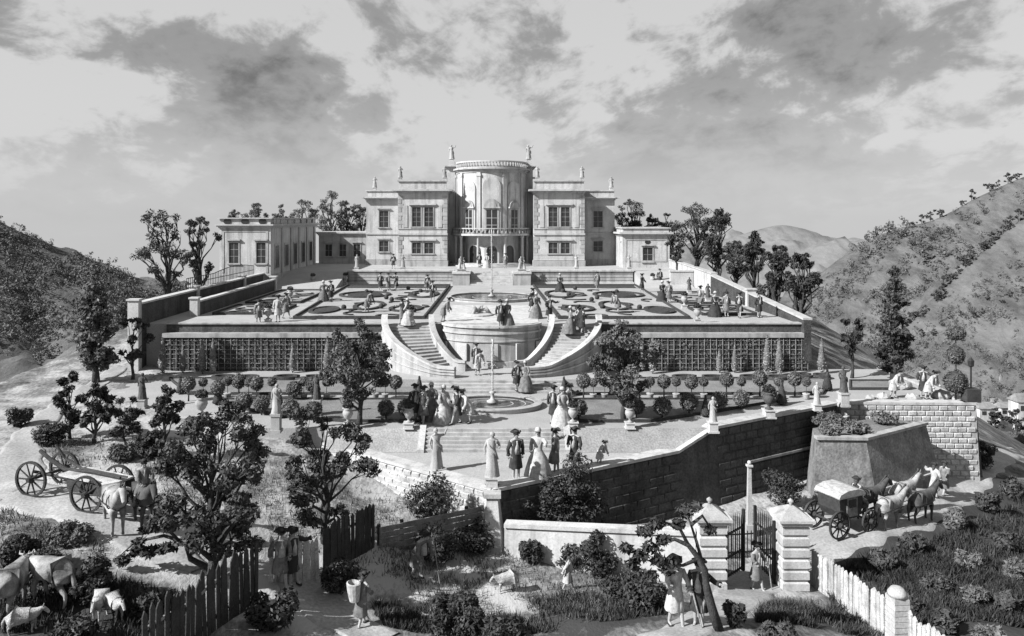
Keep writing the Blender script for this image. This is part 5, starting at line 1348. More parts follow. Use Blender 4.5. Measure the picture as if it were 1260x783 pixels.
J_ = joints((0.18, -0.4, 1.05), (-0.18, -0.4, 1.05), fl=(0.1, 0), fr=(-0.1, 0))
J_.update(hipl=(0.12, -0.02, 0.9), hipr=(-0.12, -0.02, 0.9), knl=(0.33, -0.28, 0.72), knr=(-0.33, -0.28, 0.72), anl=(0.36, -0.18, 0.3), anr=(-0.36, -0.18, 0.3), tol=(0.38, -0.33, 0.27), tor=(-0.38, -0.33, 0.27))
def rider_clothes(J):
    g = clothes(J); ch, nk, pe = Vector(J['chest']), Vector(J['neck']), Vector(J['pelvis'])
    mb = MB().rings([(pe.x, pe.y + 0.1, pe.z - 0.2, 0.3, 0.26), (pe.x, pe.y + 0.03, pe.z, 0.2, 0.18), (0, 0, 1.12, 0.165, 0.14), (ch.x, ch.y, ch.z, 0.195, 0.15), (0, 0, 1.45, 0.2, 0.12), (nk.x, nk.y, nk.z - 0.03, 0.08, 0.075)], 18)
    for s in 'lr': mb.tube([J['sh' + s], J['el' + s], J['wr' + s]], [0.09, 0.068, 0.06], 8)
    g['coat'] = mb.mesh('garment', M['cloth_m'], True); return g
POSE['rider'] = (body_mesh('rider', J_), rider_clothes(J_), False)
def person(label, loc, key='stand', rz=0.0, coat='cloth_m', hat=True, sc=1.0, group=None, skirt=None, legs='cloth_m'):
    b, g, lady = POSE[key]
    t = thing('person', label, 'person', loc, rz, group, sc)
    put('body', b, None, t)
    for nm, me in g.items():
        if nm in ('hat', 'bonnet') and not hat: continue
        m = M[coat] if nm in ('coat', 'gown') else M[legs] if nm == 'breeches' else None
        put(nm, me, m, t)
    return t
def stick(t, p, q, r=0.018, name='walking_stick', m='wood'):
    return MB().tube([p, q], [r * 1.2, r], 6).build(name, M[m], t)
def pp(label, u, v, d, **kw): return person(label, P(u, v, d), **kw)

G1 = 'visitors strolling in the gardens'
# platform
pp('man in a dark long coat standing on the front platform', 635, 591, 11.4, key='stand', coat='cloth_d', sc=1.2, rz=0.3)
pp('lady in a pale wide gown and tall headdress on the front platform', 662, 588, 11.4, key='ladyfan', coat='cloth_l', sc=1.2, rz=-0.4)
pp('man in mid-grey coat behind the pale lady on the platform', 683, 583, 11.4, key='point', coat='cloth_m', sc=1.12, rz=1.2)
pp('man in dark coat at the right edge of the platform shrubs', 707, 580, 11.4, key='cane', coat='cloth_d', sc=1.1, rz=-0.5)
pp('child in pale coat stooping at the right of the platform group', 738, 573, 11.4, key='bow', coat='cloth_l', sc=0.72, rz=0.8)
# beside the fountain
for lab, u, v, k, c, r in [
    ('dark-coated man at the left end of the promenading group', 511, 519, 'stand', 'cloth_d', 0.4), ('man with cane in the promenading group left of the fountain', 521, 522, 'cane', 'cloth_m', -0.4),
    ('lady in mid-grey gown amid the promenading group', 531, 517, 'lady', 'cloth_m', 0.2), ('pale lady second from the fountain', 546, 521, 'lady', 'cloth_l', 0.5),
    ('dark striding man nearest the stair edge', 562, 522, 'stride', 'cloth_d', -1.2), ('crouching pale servant beside the fountain rim', 577, 521, 'bow', 'cloth_l', -1.0),
    ('dark-coated man left of the pair right of the fountain', 681, 521, 'stand', 'cloth_d', -0.3), ('lady in pale gown right of the fountain', 692, 524, 'lady', 'cloth_l', 0.4), ('man pointing right of the fountain', 700, 518, 'point', 'cloth_m', 0.9)]:
    pp(lab, u, v, 10.57, key=k, coat=c, rz=r, sc=1.08, group=G1)
for lab, u, v, k, c, r in [('dark man on the lower steps right of the jet', 635, 474, 'stand', 'cloth_d', 0.5), ('lady in grey on the lower steps', 645, 476, 'lady', 'cloth_m', -0.3), ('servant bending over the landing left of the jet', 588, 462, 'bow', 'cloth_l', 0.4), ('dark man standing behind the bending servant', 586, 456, 'stand', 'cloth_d', 0.0)]:
    loc = P(u, v, 10.05) if v < 470 else P(u, v, 10.5)
    if v > 470: loc = (loc[0], 44.5, ZL + 0.14)
    person(lab, loc, k, r, c, group=G1)
# on the ramps
for lab, x, y, k, c in [('lady on the right ramp', 5.4, 50.2, 'lady', 'cloth_m'), ('pale man on the right ramp', 5.9, 50.6, 'stride', 'cloth_l'), ('dark man leading on the right ramp', 6.2, 49.9, 'cane', 'cloth_d'),
                        ('pale lady at the head of the left ramp', -5.9, 51.2, 'lady', 'cloth_l'), ('man at the head of the left ramp', -6.3, 51.3, 'point', 'cloth_m')]:
    z = ZU if y > 51 else ZU - 0.42
    person(lab, (x, y, z), k, 0.3 * x, c, group=G1)
# pavement and upper parterre
for lab, u, v, k, c, r in [
    ('dark man on the pale pavement beside the axis', 616, 404, 'stand', 'cloth_d', 0.2), ('lady on the pale pavement right of the axis', 624, 403, 'lady', 'cloth_m', -0.4),
    ('lady at the right edge of the pale pavement', 660, 392, 'lady', 'cloth_m', 0.7), ('man in dark coat by the round basin', 655, 384, 'stride', 'cloth_d', 1.0), ('man leaning at the left edge of the pavement', 546, 396, 'bow', 'cloth_m', 1.4),
    ('man left of three below the left court wall', 468, 358, 'stand', 'cloth_d', 0), ('middle of three visitors below the left court wall', 478, 359, 'point', 'cloth_m', 0.6), ('right of three visitors below the left court wall', 487, 358, 'stride', 'cloth_d', -0.5),
    ('visitor crouching below the left court wall', 525, 359, 'bow', 'cloth_m', 0.3), ('lady with dark gown below the right court wall', 689, 360, 'lady', 'cloth_d', 0.0), ('man below the right court wall', 735, 357, 'stand', 'cloth_m', 0.3),
    ('man with stick at the foot of the right ramp', 790, 360, 'cane', 'cloth_d', 0.9), ('dark visitor at the top of the right gravel walk', 812, 352, 'stand', 'cloth_d', 0.2),
    ('visitor striding along the right gravel walk', 862, 380, 'stride', 'cloth_m', -0.8), ('lady leftmost of four by the right wall', 880, 390, 'lady', 'cloth_d', 0.1), ('man with lady by the right wall', 894, 390, 'stand', 'cloth_m', 0.1),
    ('striding man third of four by the right wall', 910, 391, 'stride', 'cloth_d', -0.5), ('man rightmost of four by the right wall', 934, 391, 'stand', 'cloth_d', 0.4),
    ('lady in grey gown on the left bed path', 398, 372, 'ladyfan', 'cloth_m', 0.5), ('dark gentleman on the left bed path', 407, 372, 'stand', 'cloth_d', 0.5), ('gardener stooping in the left scroll bed', 452, 385, 'bow', 'cloth_m', 1.0),
    ('gentleman with cane left of the round basin', 532, 372, 'cane', 'cloth_d', 0.2), ('gardener stooping in the right scroll bed', 760, 386, 'bow', 'cloth_m', -1.0), ('dark gentleman at the inner corner of the right bed', 676, 396, 'point', 'cloth_d', 0.4), ('lady in dark gown on the right bed path', 815, 372, 'lady', 'cloth_d', 0.3), ('gentleman beside the dark lady on the right bed path', 823, 373, 'stand', 'cloth_m', 0.0),
    ('gardener bending at the left gravel walk', 318, 399, 'bow', 'cloth_m', 0.4), ('man in pale coat on the left gravel walk', 342, 396, 'stand', 'cloth_l', 0.2), ('visitor by the left flower bed corner', 352, 392, 'stride', 'cloth_m', 1.0)]:
    pp(lab, u, v, 7.37, key=k, coat=c, rz=r, group=G1, sc=1.05)
for lab, u, v, k, c, r in [('dark man before the villa door', 590, 329, 'stand', 'cloth_d', 0), ('pale lady before the villa door', 599, 330, 'lady', 'cloth_l', 0), ('man right of the villa door', 622, 330, 'stand', 'cloth_m', 0), ('visitor on the court by the left wing', 484, 331, 'stride', 'cloth_d', 0.4)]:
    pp(lab, u, v, 6.0, key=k, coat=c, rz=r, group=G1)

# foreground people
def on_ground(label, u, v, **kw):
    return person(label, ground_px(u, v), **kw)
t = on_ground('man in dark hat and coat walking at the gate with a stick', 931, 727, key='cane', coat='cloth_m', rz=0.5, sc=1.02)
stick(t, (0.32, -0.28, 1.02), (0.42, -0.35, 0.0))
t = on_ground('tall man in light cape, left of the couple under the bare tree', 831, 772, key='cane', coat='cloth_l', rz=0.3, sc=1.16, legs='cloth_l')
stick(t, (0.32, -0.28, 1.02), (0.5, -0.5, 0.0))
on_ground('companion in dark coat, right of the couple under the bare tree', 860, 771, key='point', coat='cloth_d', rz=-0.5, sc=1.1, legs='cloth_l')
on_ground('man in dark coat beside the picket gate, left of the two', 345, 722, key='stride', coat='cloth_m', rz=0.6, sc=1.08)
on_ground('man pointing beside the picket gate, right of the two', 360, 720, key='point', coat='cloth_d', rz=0.9, sc=1.08, legs='cloth_l')
t = on_ground('porter carrying a pale basket on his back on the garden path', 445, 772, key='porter', coat='cloth_m', rz=2.4, sc=0.95, legs='cloth_l')
MB().rings([(0, 0.30, 1.0, 0.17, 0.15), (0, 0.32, 1.3, 0.23, 0.2), (0, 0.33, 1.6, 0.26, 0.22), (0, 0.33, 1.62, 0.22, 0.18), (0, 0.32, 1.2, 0.17, 0.15)], 14, False).build('basket', M['cloth_l'], t)
t = on_ground('gardener stooping over the beds behind the plank fence', 514, 712, key='bow', coat='cloth_m', rz=0.8, sc=1.12, legs='cloth_l')
stick(t, (0.24, -0.52, 1.3), (0.3, -0.75, 0.0), name='spade')
on_ground('small boy walking among the dark garden shrubs', 699, 727, key='stride', coat='cloth_l', rz=1.2, sc=0.72, hat=False)
t = on_ground('walker with a load, left of two on the coach road', 1150, 613, key='point', coat='cloth_l', rz=2.0, sc=1.0)
on_ground('walker in grey, right of two on the coach road', 1162, 610, key='stride', coat='cloth_m', rz=2.0, sc=1.0)
# bastion terrace people
for lab, u, v, k, c in [('pale workman stooping among the stones on the bastion', 1100, 490, 'bow', 'cloth_l'), ('pale figure seated at the bastion edge', 1143, 492, 'bow', 'cloth_l'), ('dark man with spade on the bastion', 1136, 490, 'point', 'cloth_d')]:
    pp(lab, u, v, 10.57, key=k, coat=c, rz=0.5 if k == 'bow' else -0.4, sc=1.05)

# ------------------------------------------------------------------ statues, vases, pedestals
def statue_mesh(name, J, long=True):
    b = body_mesh(name, J, False)
    pe, ch = Vector(J['pelvis']), Vector(J['chest'])
    mb = MB(); n = 20; vs = []; rg = [(0.0, 0.30, 0.26), (0.35, 0.24, 0.21), (0.8, 0.2, 0.18), (1.0, 0.19, 0.16), (1.15, 0.17, 0.14), (1.36, 0.2, 0.15), (1.46, 0.17, 0.12)]
    for j, (z, rx, ry) in enumerate(rg):
        for i in range(n):
            a = 2 * pi * i / n; k = 1 + (0.10 * cos(7 * a + j * 0.5) if z < 1.0 else 0.04 * cos(5 * a)); vs.append((rx * k * cos(a) + 0.02 * sin(z * 4), ry * k * sin(a), z))
    mb.add(vs, [(j * n + i, j * n + (i + 1) % n, (j + 1) * n + (i + 1) % n, (j + 1) * n + i) for j in range(len(rg) - 1) for i in range(n)])
    mb.tube([J['shr'], (-0.1, -0.16, 1.2), (0.15, -0.18, 1.0), (0.26, -0.05, 0.7)], [0.06, 0.07, 0.06, 0.03], 7)
    h = Vector(J['head']); mb.ball((h.x, h.y + 0.02, h.z + 0.06), 0.11, 9, 6)
    me = join_mesh(name, [b, mb.mesh('x')]); me.materials.append(M['stone']); return me
ST1 = statue_mesh('statue_figure', joints((0.3, -0.1, 1.15), (-0.28, 0.0, 0.85), el=(0.32, 0.08, 1.2), fl=(0.12, -0.05), lean=(0.04, 0)))
ST2 = statue_mesh('statue_figure', joints((0.45, -0.15, 1.75), (-0.26, -0.05, 0.9), el=(0.36, -0.05, 1.45), fl=(0.12, -0.12), lean=(-0.05, 0)))
STD = {}
def stmat(me, m):
    return me
def pedestal(t, w, h, m='pale'):
    mb = MB().box(-w * 0.62, w * 0.62, -w * 0.62, w * 0.62, 0, h * 0.16).box(-w * 0.5, w * 0.5, -w * 0.5, w * 0.5, h * 0.16 + 0.001, h * 0.86).box(-w * 0.6, w * 0.6, -w * 0.6, w * 0.6, h * 0.86 + 0.001, h)
    mb.build('pedestal', M[m], t)
def statue(label, loc, hf, w=0.55, hp=0.7, me=ST1, m='stone', rz=0.0, ped='pale'):
    t = thing('statue', label, 'statue', loc, rz); pedestal(t, w, hp, ped)
    put('figure', me, M[m], t, (0, 0, hp - 0.02), (0, 0, 0), hf / 1.8)
    return t
URN = MB().lathe([(0.2, 0), (0.2, 0.06), (0.08, 0.12), (0.07, 0.2), (0.2, 0.32), (0.31, 0.55), (0.29, 0.72), (0.2, 0.8), (0.34, 0.9), (0.3, 0.92), (0.05, 0.9)], 16).mesh('urn_body', M['stone'], True)
def urn_plant():
    g = np.random.default_rng(5); return cards('plant', np.concatenate([leaf_pts(g, (0, 0, 1.08), (0.34, 0.34, 0.26), 240, 0.08, 0.5)]), M['leafd'])
UPL = urn_plant()
def urn(label, loc, sc=1.0, hp=0.5, w=0.5, plant_=True, m='stone'):
    t = thing('garden_urn', label, 'urn', loc); pedestal(t, w, hp, 'pale' if m != 'ivy' else 'stone')
    put('bowl', URN, M[m], t, (0, 0, hp), (0, 0, 0), sc)
    if plant_: put('plant', UPL, None, t, (0, 0, hp), (0, 0, 0), sc)
    return t
# roof figures on the villa
zr1, zr2, zr3 = zx(222) + ZV, zx(233) + ZV, zx(205) + 1.0 + ZV
for lab, u, z, y in [('stone figure on the outer left wing roof', 461, zr2, YW + 3.45), ('stone figure on the left projecting wing roof', 492.5, zr1, YW + 0.2), ('stone figure at the inner end of the left wing roof', 547, zr1, YW + 0.2), ('stone figure at the inner end of the right wing roof', 661, zr1, YW + 0.2),
                     ('stone figure on the right projecting wing roof', 716, zr1, YW + 0.2), ('stone figure on the outer right wing roof', 752, zr2, YW + 3.45)]:
    t = thing('roof_statue', lab, 'statue', (PX(u, y), y, z)); pedestal(t, 0.42, 0.35); put('figure', ST1, None, t, (0, 0, 0.34), (0, 0, 0), (1.0, 1.0, 0.82))
for lab, x in [('tall stone figure left of the bowed attic', cxa + 0.55), ('tall stone figure right of the bowed attic', cxb - 0.55)]:
    t = thing('roof_statue', lab, 'statue', (x, YW + rec + 0.1, zr3)); pedestal(t, 0.5, 0.3); put('figure', ST2, None, t, (0, 0, 0.28), (0, 0, 0 if x < 0 else pi * 0.1), (1.25, 1.25, 1.08))
# statues in the gardens
statue('tall statue on the corner column of the prow', (0.0, 30.95, ZF), 1.9, 0.5, 0.55, ST1, 'stone')
t = thing('corner_column', 'tapering corner buttress at the tip of the prow', 'column', (0.02, 30.15, CH - 13.9)); MB().prism([(-0.28, 0.32), (-0.22, -0.02), (0.22, -0.02), (0.30, 0.32)], 0, 2.42, [(-0.5, 0.32), (-0.42, -0.5), (0.42, -0.5), (0.6, 0.32)]).build('shaft', M['pale'], t); MB().box(-0.36, 0.36, -0.12, 0.4, 2.422, 2.6).build('cap', M['pale'], t)
statue('twisting statue above the shrubs left of the prow', P(537, 580, 11.4), 1.85, 0.6, 0.15, ST2, 'stone', 0.5)
statue('slender dark statue at the far left edge of the lower parterre', P(175, 502, 10.57), 1.5, 0.42, 0.5, ST1, 'dark_shade', ped='stone')
statue('slender statue on a tall pedestal at the front of the left parterre', P(340, 532, 10.57), 1.5, 0.42, 0.95, ST1, 'stone', ped='stone')
statue('dark bowed statue left of the tree on the left parterre', P(390, 512, 10.57), 1.4, 0.42, 0.9, ST2, 'dark_shade', ped='stone')
statue('statue on the right parapet between the vase and the corner', P(1005, 505, 10.57), 1.25, 0.38, 0.35, ST1, 'stone')
statue('tall dark statue on the right corner pedestal', P(1038, 500, 10.57), 1.5, 0.45, 0.8, ST2, 'dark_shade')
statue('slender statue on the parapet where the turf bank ends', P(877, 532, 10.57), 1.25, 0.42, 0.55, ST1, 'stone')
urn('dark planted urn on the right parapet', P(946, 514, 10.57), 1.0, 0.45, 0.5, True, 'dark_shade')
urn('planted urn in front of the left lime tree', P(428, 528, 10.57), 0.85, 0.3, 0.42)
urn('planted urn in front of the right lime tree', P(775, 527, 10.57), 0.8, 0.3, 0.42)
urn('planted urn at the left diagonal path', P(248, 520, 10.57), 1.0, 0.4, 0.45)
urn('dark planted urn at the left of the garden stair', P(503, 527, 10.57), 0.8, 0.3, 0.45)
urn('planted urn at the right of the garden stair', P(705, 526, 10.57), 0.8, 0.3, 0.45)
for lab, u, v, d in [('statue group at the left end of the court wall', 441, 333, 6.0), ('statue on the left court wall', 497, 333, 6.0), ('statue on the right court wall', 708, 333, 6.0), ('statue at the right end of the court wall', 772, 333, 6.0)]:
    x, y, z = P(u, v, d); statue(lab, (x, 84.7, ZV), 1.5, 0.5, 0.45, ST1 if u % 2 else ST2)
for lab, x in [('crouching stone group on the left perron pier', -3.4), ('crouching stone group on the right perron pier', 3.4)]:
    t = thing('statue_group', lab, 'statue', (x, 82.6, ZV + 0.1)); pedestal(t, 0.9, 0.3)
    put('figure', ST2, None, t, (-0.25, 0, 0.28), (0, 0.15, 0.5), 0.8); put('figure', ST1, None, t, (0.3, 0.1, 0.28), (0, -0.2, -0.6), 0.7)
k = 0
for u, v, lab in [(330, 398, 'left front'), (385, 352, 'left back'), (858, 398, 'right front'), (803, 352, 'right back'), (842, 380, 'right middle'), (357, 372, 'left middle'), (425, 351, 'left inner back'), (505, 400, 'left ramp head'), (712, 400, 'right ramp head')]:
    urn('small planted urn at the %s of the upper parterre' % lab, P(u, v, 7.37), 0.85, 0.3, 0.4)
for u, v, lab in [(848, 362, 'first'), (871, 372, 'second'), (893, 380, 'third')]:
    statue('dark garden statue, %s down along the right gravel walk' % lab, P(u, v, 7.37), 1.3, 0.4, 0.4, ST1, 'dark_shade')
# lantern post and stones on the bastion
x, y, z = P(1199, 498, 10.57); t = thing('lantern_post', 'thin lantern post on a dark box at the bastion corner', 'lamp post', (x, y + 0.3, ZL + 0.1))
MB().box(-0.4, 0.4, -0.3, 0.3, 0, 0.75).build('base', M['woodd'], t); MB().tube([(0, 0, 0.75), (0, 0, 2.0)], 0.05, 7).build('post', M['iron'], t); MB().lathe([(0.08, 2.0), (0.16, 2.05), (0.19, 2.35), (0.05, 2.5), (0.0, 2.6)], 6).build('lantern', M['iron'], t)
g = np.random.default_rng(9)
def rock(label, loc, r, seed, m='stone'):
    q = np.random.default_rng(seed); mb = MB(); mb.ball((0, 0, r * 0.3), r, 9, 6, 0.8, 0.6); mb.v = [(p[0] * (1 + q.normal() * 0.1), p[1] * (1 + q.normal() * 0.1), p[2] * (1 + q.normal() * 0.1)) for p in mb.v]
    return tag(mb.build('rock', M[m], None, False, loc), label, 'rock')
for k, (u, v, r, lab) in enumerate([(1072, 492, 0.32, 'pale rock leftmost on the bastion edge'), (1087, 491, 0.42, 'low pale rock second on the bastion edge'), (1122, 492, 0.4, 'pale rock beside the stooping workman'), (1158, 490, 0.55, 'tall pale rock leaning by the tiered topiary'), (1108, 478, 0.7, 'largest pale rock below the tall spruce')]):
    rock(lab, P(u, v, 10.57), r, k)

# ------------------------------------------------------------------ animals
def quadruped(name, k=1.0, neck=1.0, head=1.0, leg=1.0, thick=1.0, walk=0.0, down=0.0):
    pts = {}; rad = {}
    def a(n_, p, r): pts[n_] = p; rad[n_] = r
    L = 1.0 * leg
    a('barrel', (-.15, 0, 1.22 * L + .05), .36 * thick); a('rump', (-.72, 0, 1.30 * L + .07), .31 * thick); a('chest', (.42, 0, 1.24 * L + .05), .33 * thick)
    a('nb', (.68, 0, 1.44 * L), .25); nz = 1.48 * L
    a('nm', (.68 + .30 * neck, 0, nz + (.26 - down * .5) * neck), .185); a('poll', (.68 + .56 * neck, 0, nz + (.47 - down) * neck), .13)
    px, pz = .68 + .56 * neck, nz + (.47 - down) * neck
    a('face', (px + .22 * head, 0, pz - .2 * head), .115 * head); a('muz', (px + .36 * head, 0, pz - .42 * head), .085 * head)
    for s, w in (('l', .17), ('r', -.17)):
        f = walk if s == 'l' else -walk
        a('sh' + s, (.46, w, 1.02 * L), .15); a('kf' + s, (.50 + f * .2, w, .58 * L), .07); a('ff' + s, (.47 + f * .3, w, .15), .05); a('hf' + s, (.53 + f * .3, w, .04), .062)
        a('hp' + s, (-.70, w * 1.1, 1.08 * L), .2 * thick); a('st' + s, (-.56 - f * .12, w * 1.1, .86 * L), .13); a('hk' + s, (-.86 - f * .25, w * 1.1, .54 * L), .065); a('fh' + s, (-.80 - f * .3, w * 1.1, .15), .05); a('hh' + s, (-.74 - f * .3, w * 1.1, .04), .062)
    a('t1', (-1.0, 0, 1.30 * L), .07); a('t2', (-1.12, 0, .95 * L), .09); a('t3', (-1.1, 0, .55 * L), .03)
    E = [('barrel', 'rump'), ('barrel', 'chest'), ('chest', 'nb'), ('nb', 'nm'), ('nm', 'poll'), ('poll', 'face'), ('face', 'muz'), ('rump', 't1'), ('t1', 't2'), ('t2', 't3')]
    for s in 'lr': E += [('chest', 'sh' + s), ('sh' + s, 'kf' + s), ('kf' + s, 'ff' + s), ('ff' + s, 'hf' + s), ('rump', 'hp' + s), ('hp' + s, 'st' + s), ('st' + s, 'hk' + s), ('hk' + s, 'fh' + s), ('fh' + s, 'hh' + s)]
    ks = list(pts); ix = {n_: i for i, n_ in enumerate(ks)}
    me = skin_mesh(name, [tuple(c * k for c in pts[n_]) for n_ in ks], [(ix[p], ix[q]) for p, q in E], [rad[n_] * k for n_ in ks], 2)
    ears = MB()
    for w in (-.06, .06): ears.tube([(px * k, w * k, (pz + .08) * k), ((px + .02) * k, w * 1.4 * k, (pz + .24) * k)], [.04 * k, .008 * k], 6)
    me2 = join_mesh(name, [me, ears.mesh('x')]); return me2, (px, pz, nz)
HORSE, hinfo = quadruped('horse_body'); HORSEW, _ = quadruped('horse_body', walk=0.7)
mn = MB(); px, pz, nz = hinfo
for i in range(9):
    f = i / 8; x0, z0 = .62 + (px - .62) * f, nz + .1 + (pz + .1 - nz - .1) * f; mn.tube([(x0 - .04, 0.02, z0 + .08), (x0 - .1, .1, z0 - .1), (x0 - .1, .14, z0 - .26)], [.05, .045, .01], 5)
MANE = mn.mesh('mane', M['hair'])
HARN = MB(); 
for x0, r in ((.38, .36), (-.2, .385)): HARN.tube([(x0, r * cos(a), 1.26 + r * sin(a)) for a in np.linspace(0, 2 * pi, 17)], .022, 5)
for w in (-1, 1): HARN.tube([(.55, .34 * w, 1.2), (-.2, .4 * w, 1.15), (-1.1, .4 * w, 1.05)], .02, 5)
HARN = HARN.mesh('harness', M['iron'])
def horse(label, loc, rz, m, walk=False, sc=0.95):
    t = thing('horse', label, 'horse', loc, rz, None, sc); put('body', HORSEW if walk else HORSE, M[m], t); put('mane', MANE, None, t); put('harness', HARN, None, t); return t
# wagon team on the left
wz = ground_px(152, 655)
horse('pale draught horse harnessed before the timber wagon', (wz[0] - 0.3, wz[1], wz[2]), R(-52), 'horse_l')
w2 = ground_px(178, 650)
horse('dark saddle horse ridden beside the pale draught horse', w2, R(-52), 'horse_d', True)
rx_ = Vector((w2[0], w2[1], w2[2])) + Vector((-0.1 * cos(R(-52)), -0.1 * sin(R(-52)), 0.62))
person('waggoner in grey coat riding the dark horse', tuple(rx_), 'rider', R(-52) + pi / 2, 'cloth_m')
# cattle and sheep at lower left
COW, _ = quadruped('cow_body', 0.85, 0.6, 1.05, 0.9, 1.15, 0.3, 0.45); SHEEP, _ = quadruped('sheep_body', 0.46, 0.55, 0.9, 0.8, 1.25, 0.2, 0.2)
def beast(name, label, u, v, me, m, rz, cat, horns=False):
    t = thing(name, label, cat, ground_px(u, v), rz); put('body', me, M[m], t)
    if horns:
        h = MB()
        for w in (-1, 1): h.tube([(.80, .06 * w, 1.27), (.83, .17 * w, 1.29), (.89, .19 * w, 1.37)], [.035, .03, .008], 6)
        h.build('horns', M['cloth_l'], t)
    return t
beast('cow', 'blotched cow standing at the left edge of the picture', 16, 752, COW, 'cow', R(100), 'cow', True)
beast('cow', 'second blotched cow, turned left, at lower left', 62, 742, COW, 'cow', R(160), 'cow', True)
beast('sheep', 'white sheep lying low at the bottom left corner', 30, 779, SHEEP, 'wool', R(20), 'sheep')
beast('sheep', 'pale goat left of two in the dark hollow', 122, 760, SHEEP, 'wool', R(-80), 'goat')
beast('sheep', 'pale goat right of two in the dark hollow', 142, 762, SHEEP, 'wool', R(-40), 'goat')
beast('sheep', 'small white sheep standing in the kitchen garden', 622, 728, SHEEP, 'wool', R(200), 'sheep')

# ------------------------------------------------------------------ wheels, timber wagon, coach
def wheel(t, loc, rz, r=0.7, n=10, m='woodd', nm='wheel'):
    mb = MB(); k = 28
    o = None
    rim = MB(); vs = []
    for i in range(k):
        a = 2 * pi * i / k
        for rr, yy in ((r, -.045), (r, .045), (r * .88, .045), (r * .88, -.045)): vs.append((rr * cos(a), yy, rr * sin(a)))
    rim.add(vs, [(i * 4 + q, i * 4 + (q + 1) % 4, ((i + 1) % k) * 4 + (q + 1) % 4, ((i + 1) % k) * 4 + q) for i in range(k) for q in range(4)])
    w = put(nm, rim.mesh('rim', M[m]), None, t, loc, (0, 0, rz))
    for i in range(n):
        a = 2 * pi * i / n; put('spoke', SPK, None, w, (0, 0, 0), (0, -a, 0), (r, 1, 1))
    put('hub', HUB, None, w, (0, 0, 0), (R(90), 0, 0)); return w
SPK = MB().tube([(.05, 0, 0), (.9, 0, 0)], [.035, .026], 6).mesh('spoke', M['woodd']); HUB = MB().lathe([(.1, -.16), (.13, -.05), (.13, .05), (.08, .16)], 10).mesh('hub', M['woodd'])
wr = ground_px(38, 612); wf = ground_px(106, 632)
ang = math.atan2(wf[1] - wr[1], wf[0] - wr[0]); Lw = math.hypot(wf[1] - wr[1], wf[0] - wr[0])
wg = thing('timber_wagon', 'long four-wheeled timber wagon with a bowed pole on the left road', 'wagon', (wr[0], wr[1], (wr[2] + wf[2]) / 2), ang)
dz = (wf[2] - wr[2]) / 2
for x, z in ((0, -dz), (Lw, dz)):
    for yy in (-0.0, 1.35): wheel(wg, (x, yy, 0.68 + z), 0.22, 0.68)
    MB().tube([(x, -0.1, .68 + z), (x, 1.45, .68 + z)], .06, 7).build('axle', M['woodd'], wg)
for k in range(4): MB().box(Lw * 0.42, Lw + 0.95, .2 + k * .26, .44 + k * .26, .98, 1.05).build('plank', M['picket'], wg)
for yy in (.12, 1.26): MB().box(Lw * 0.62, Lw + 0.9, yy - .03, yy + .03, .6, .97).build('side_board', M['woodd'], wg)
MB().tube([(-.5, .7, 1.55), (.2, .7, 1.25), (1.0, .7, 1.02), (Lw * .8, .7, 1.16), (Lw + .9, .7, 1.14)], [.07, .075, .08, .07, .05], 8).build('bowed_pole', M['woodd'], wg)
MB().tube([(.7, .5, 2.0), (1.1, .6, 1.5), (1.9, .7, 1.2), (Lw + 1.2, .75, 1.2)], [.05, .05, .05, .035], 7).build('bowed_pole', M['woodd'], wg)
MB().tube([(-.3, .3, .9), (Lw * .5, .5, .8), (Lw, .65, .72)], .06, 7).build('reach', M['woodd'], wg)
MB().tube([(Lw + .2, .6, .7), (Lw + 1.4, .6, .85), (Lw + 2.6, .6, .9)], [.06, .05, .04], 7).build('shaft', M['woodd'], wg)
# coach at right
cl = ground_px(1036, 652); ca = R(24)
co = thing('coach', 'four-wheeled coach with a pale domed roof waiting on the road', 'coach', cl, ca)
for x, r in ((-.95, .62), (.95, .5)):
    for yy in (-.7, .7): wheel(co, (x, yy, r), 0, r)
    MB().tube([(x, -.75, r), (x, .75, r)], .05, 7).build('axle', M['woodd'], co)
def prof_box(pts, y0, y1): 
    n = len(pts); return MB().add([(p[0], y0, p[1]) for p in pts] + [(p[0], y1, p[1]) for p in pts], [tuple(range(n)), tuple(range(2 * n - 1, n - 1, -1))] + [(i, (i + 1) % n, n + (i + 1) % n, n + i) for i in range(n)])
prof_box([(-.6, .75), (.35, .75), (.55, 1.1), (.6, 1.75), (-.85, 1.75), (-.8, 1.1)], -.6, .6).build('body', M['cloth_d'], co)
prof_box([(-.95, 1.752), (.7, 1.752), (.6, 1.9), (.2, 2.02), (-.4, 2.02), (-.85, 1.9)], -.68, .68).build('roof', M['cloth_l'], co)
dr = MB().box(-.42, .22, -.64, -.601, .85, 1.68).build('door', M['cloth_m'], co); MB().box(-.9, .68, -.66, .66, 1.7, 1.75).build('moulding', M['pale'], co); MB().box(-.32, .12, -.66, -.641, 1.25, 1.6).build('window', M['glass'], dr)
MB().box(.62, 1.15, -.45, .45, 1.0, 1.12).box(.62, .7, -.45, .45, .75, 1.0).build('driver_seat', M['woodd'], co)
MB().tube([(-1.2, 0, .62), (1.0, 0, .55), (3.6, 0, .85)], .05, 7).build('pole', M['woodd'], co)
def loc_of(base, a, x, y, z): return (base[0] + x * cos(a) - y * sin(a), base[1] + x * sin(a) + y * cos(a), base[2] + z)
person('coachman in dark coat on the box of the coach', loc_of(cl, ca, .95, 0, .42), 'rider', ca + pi / 2, 'cloth_d')
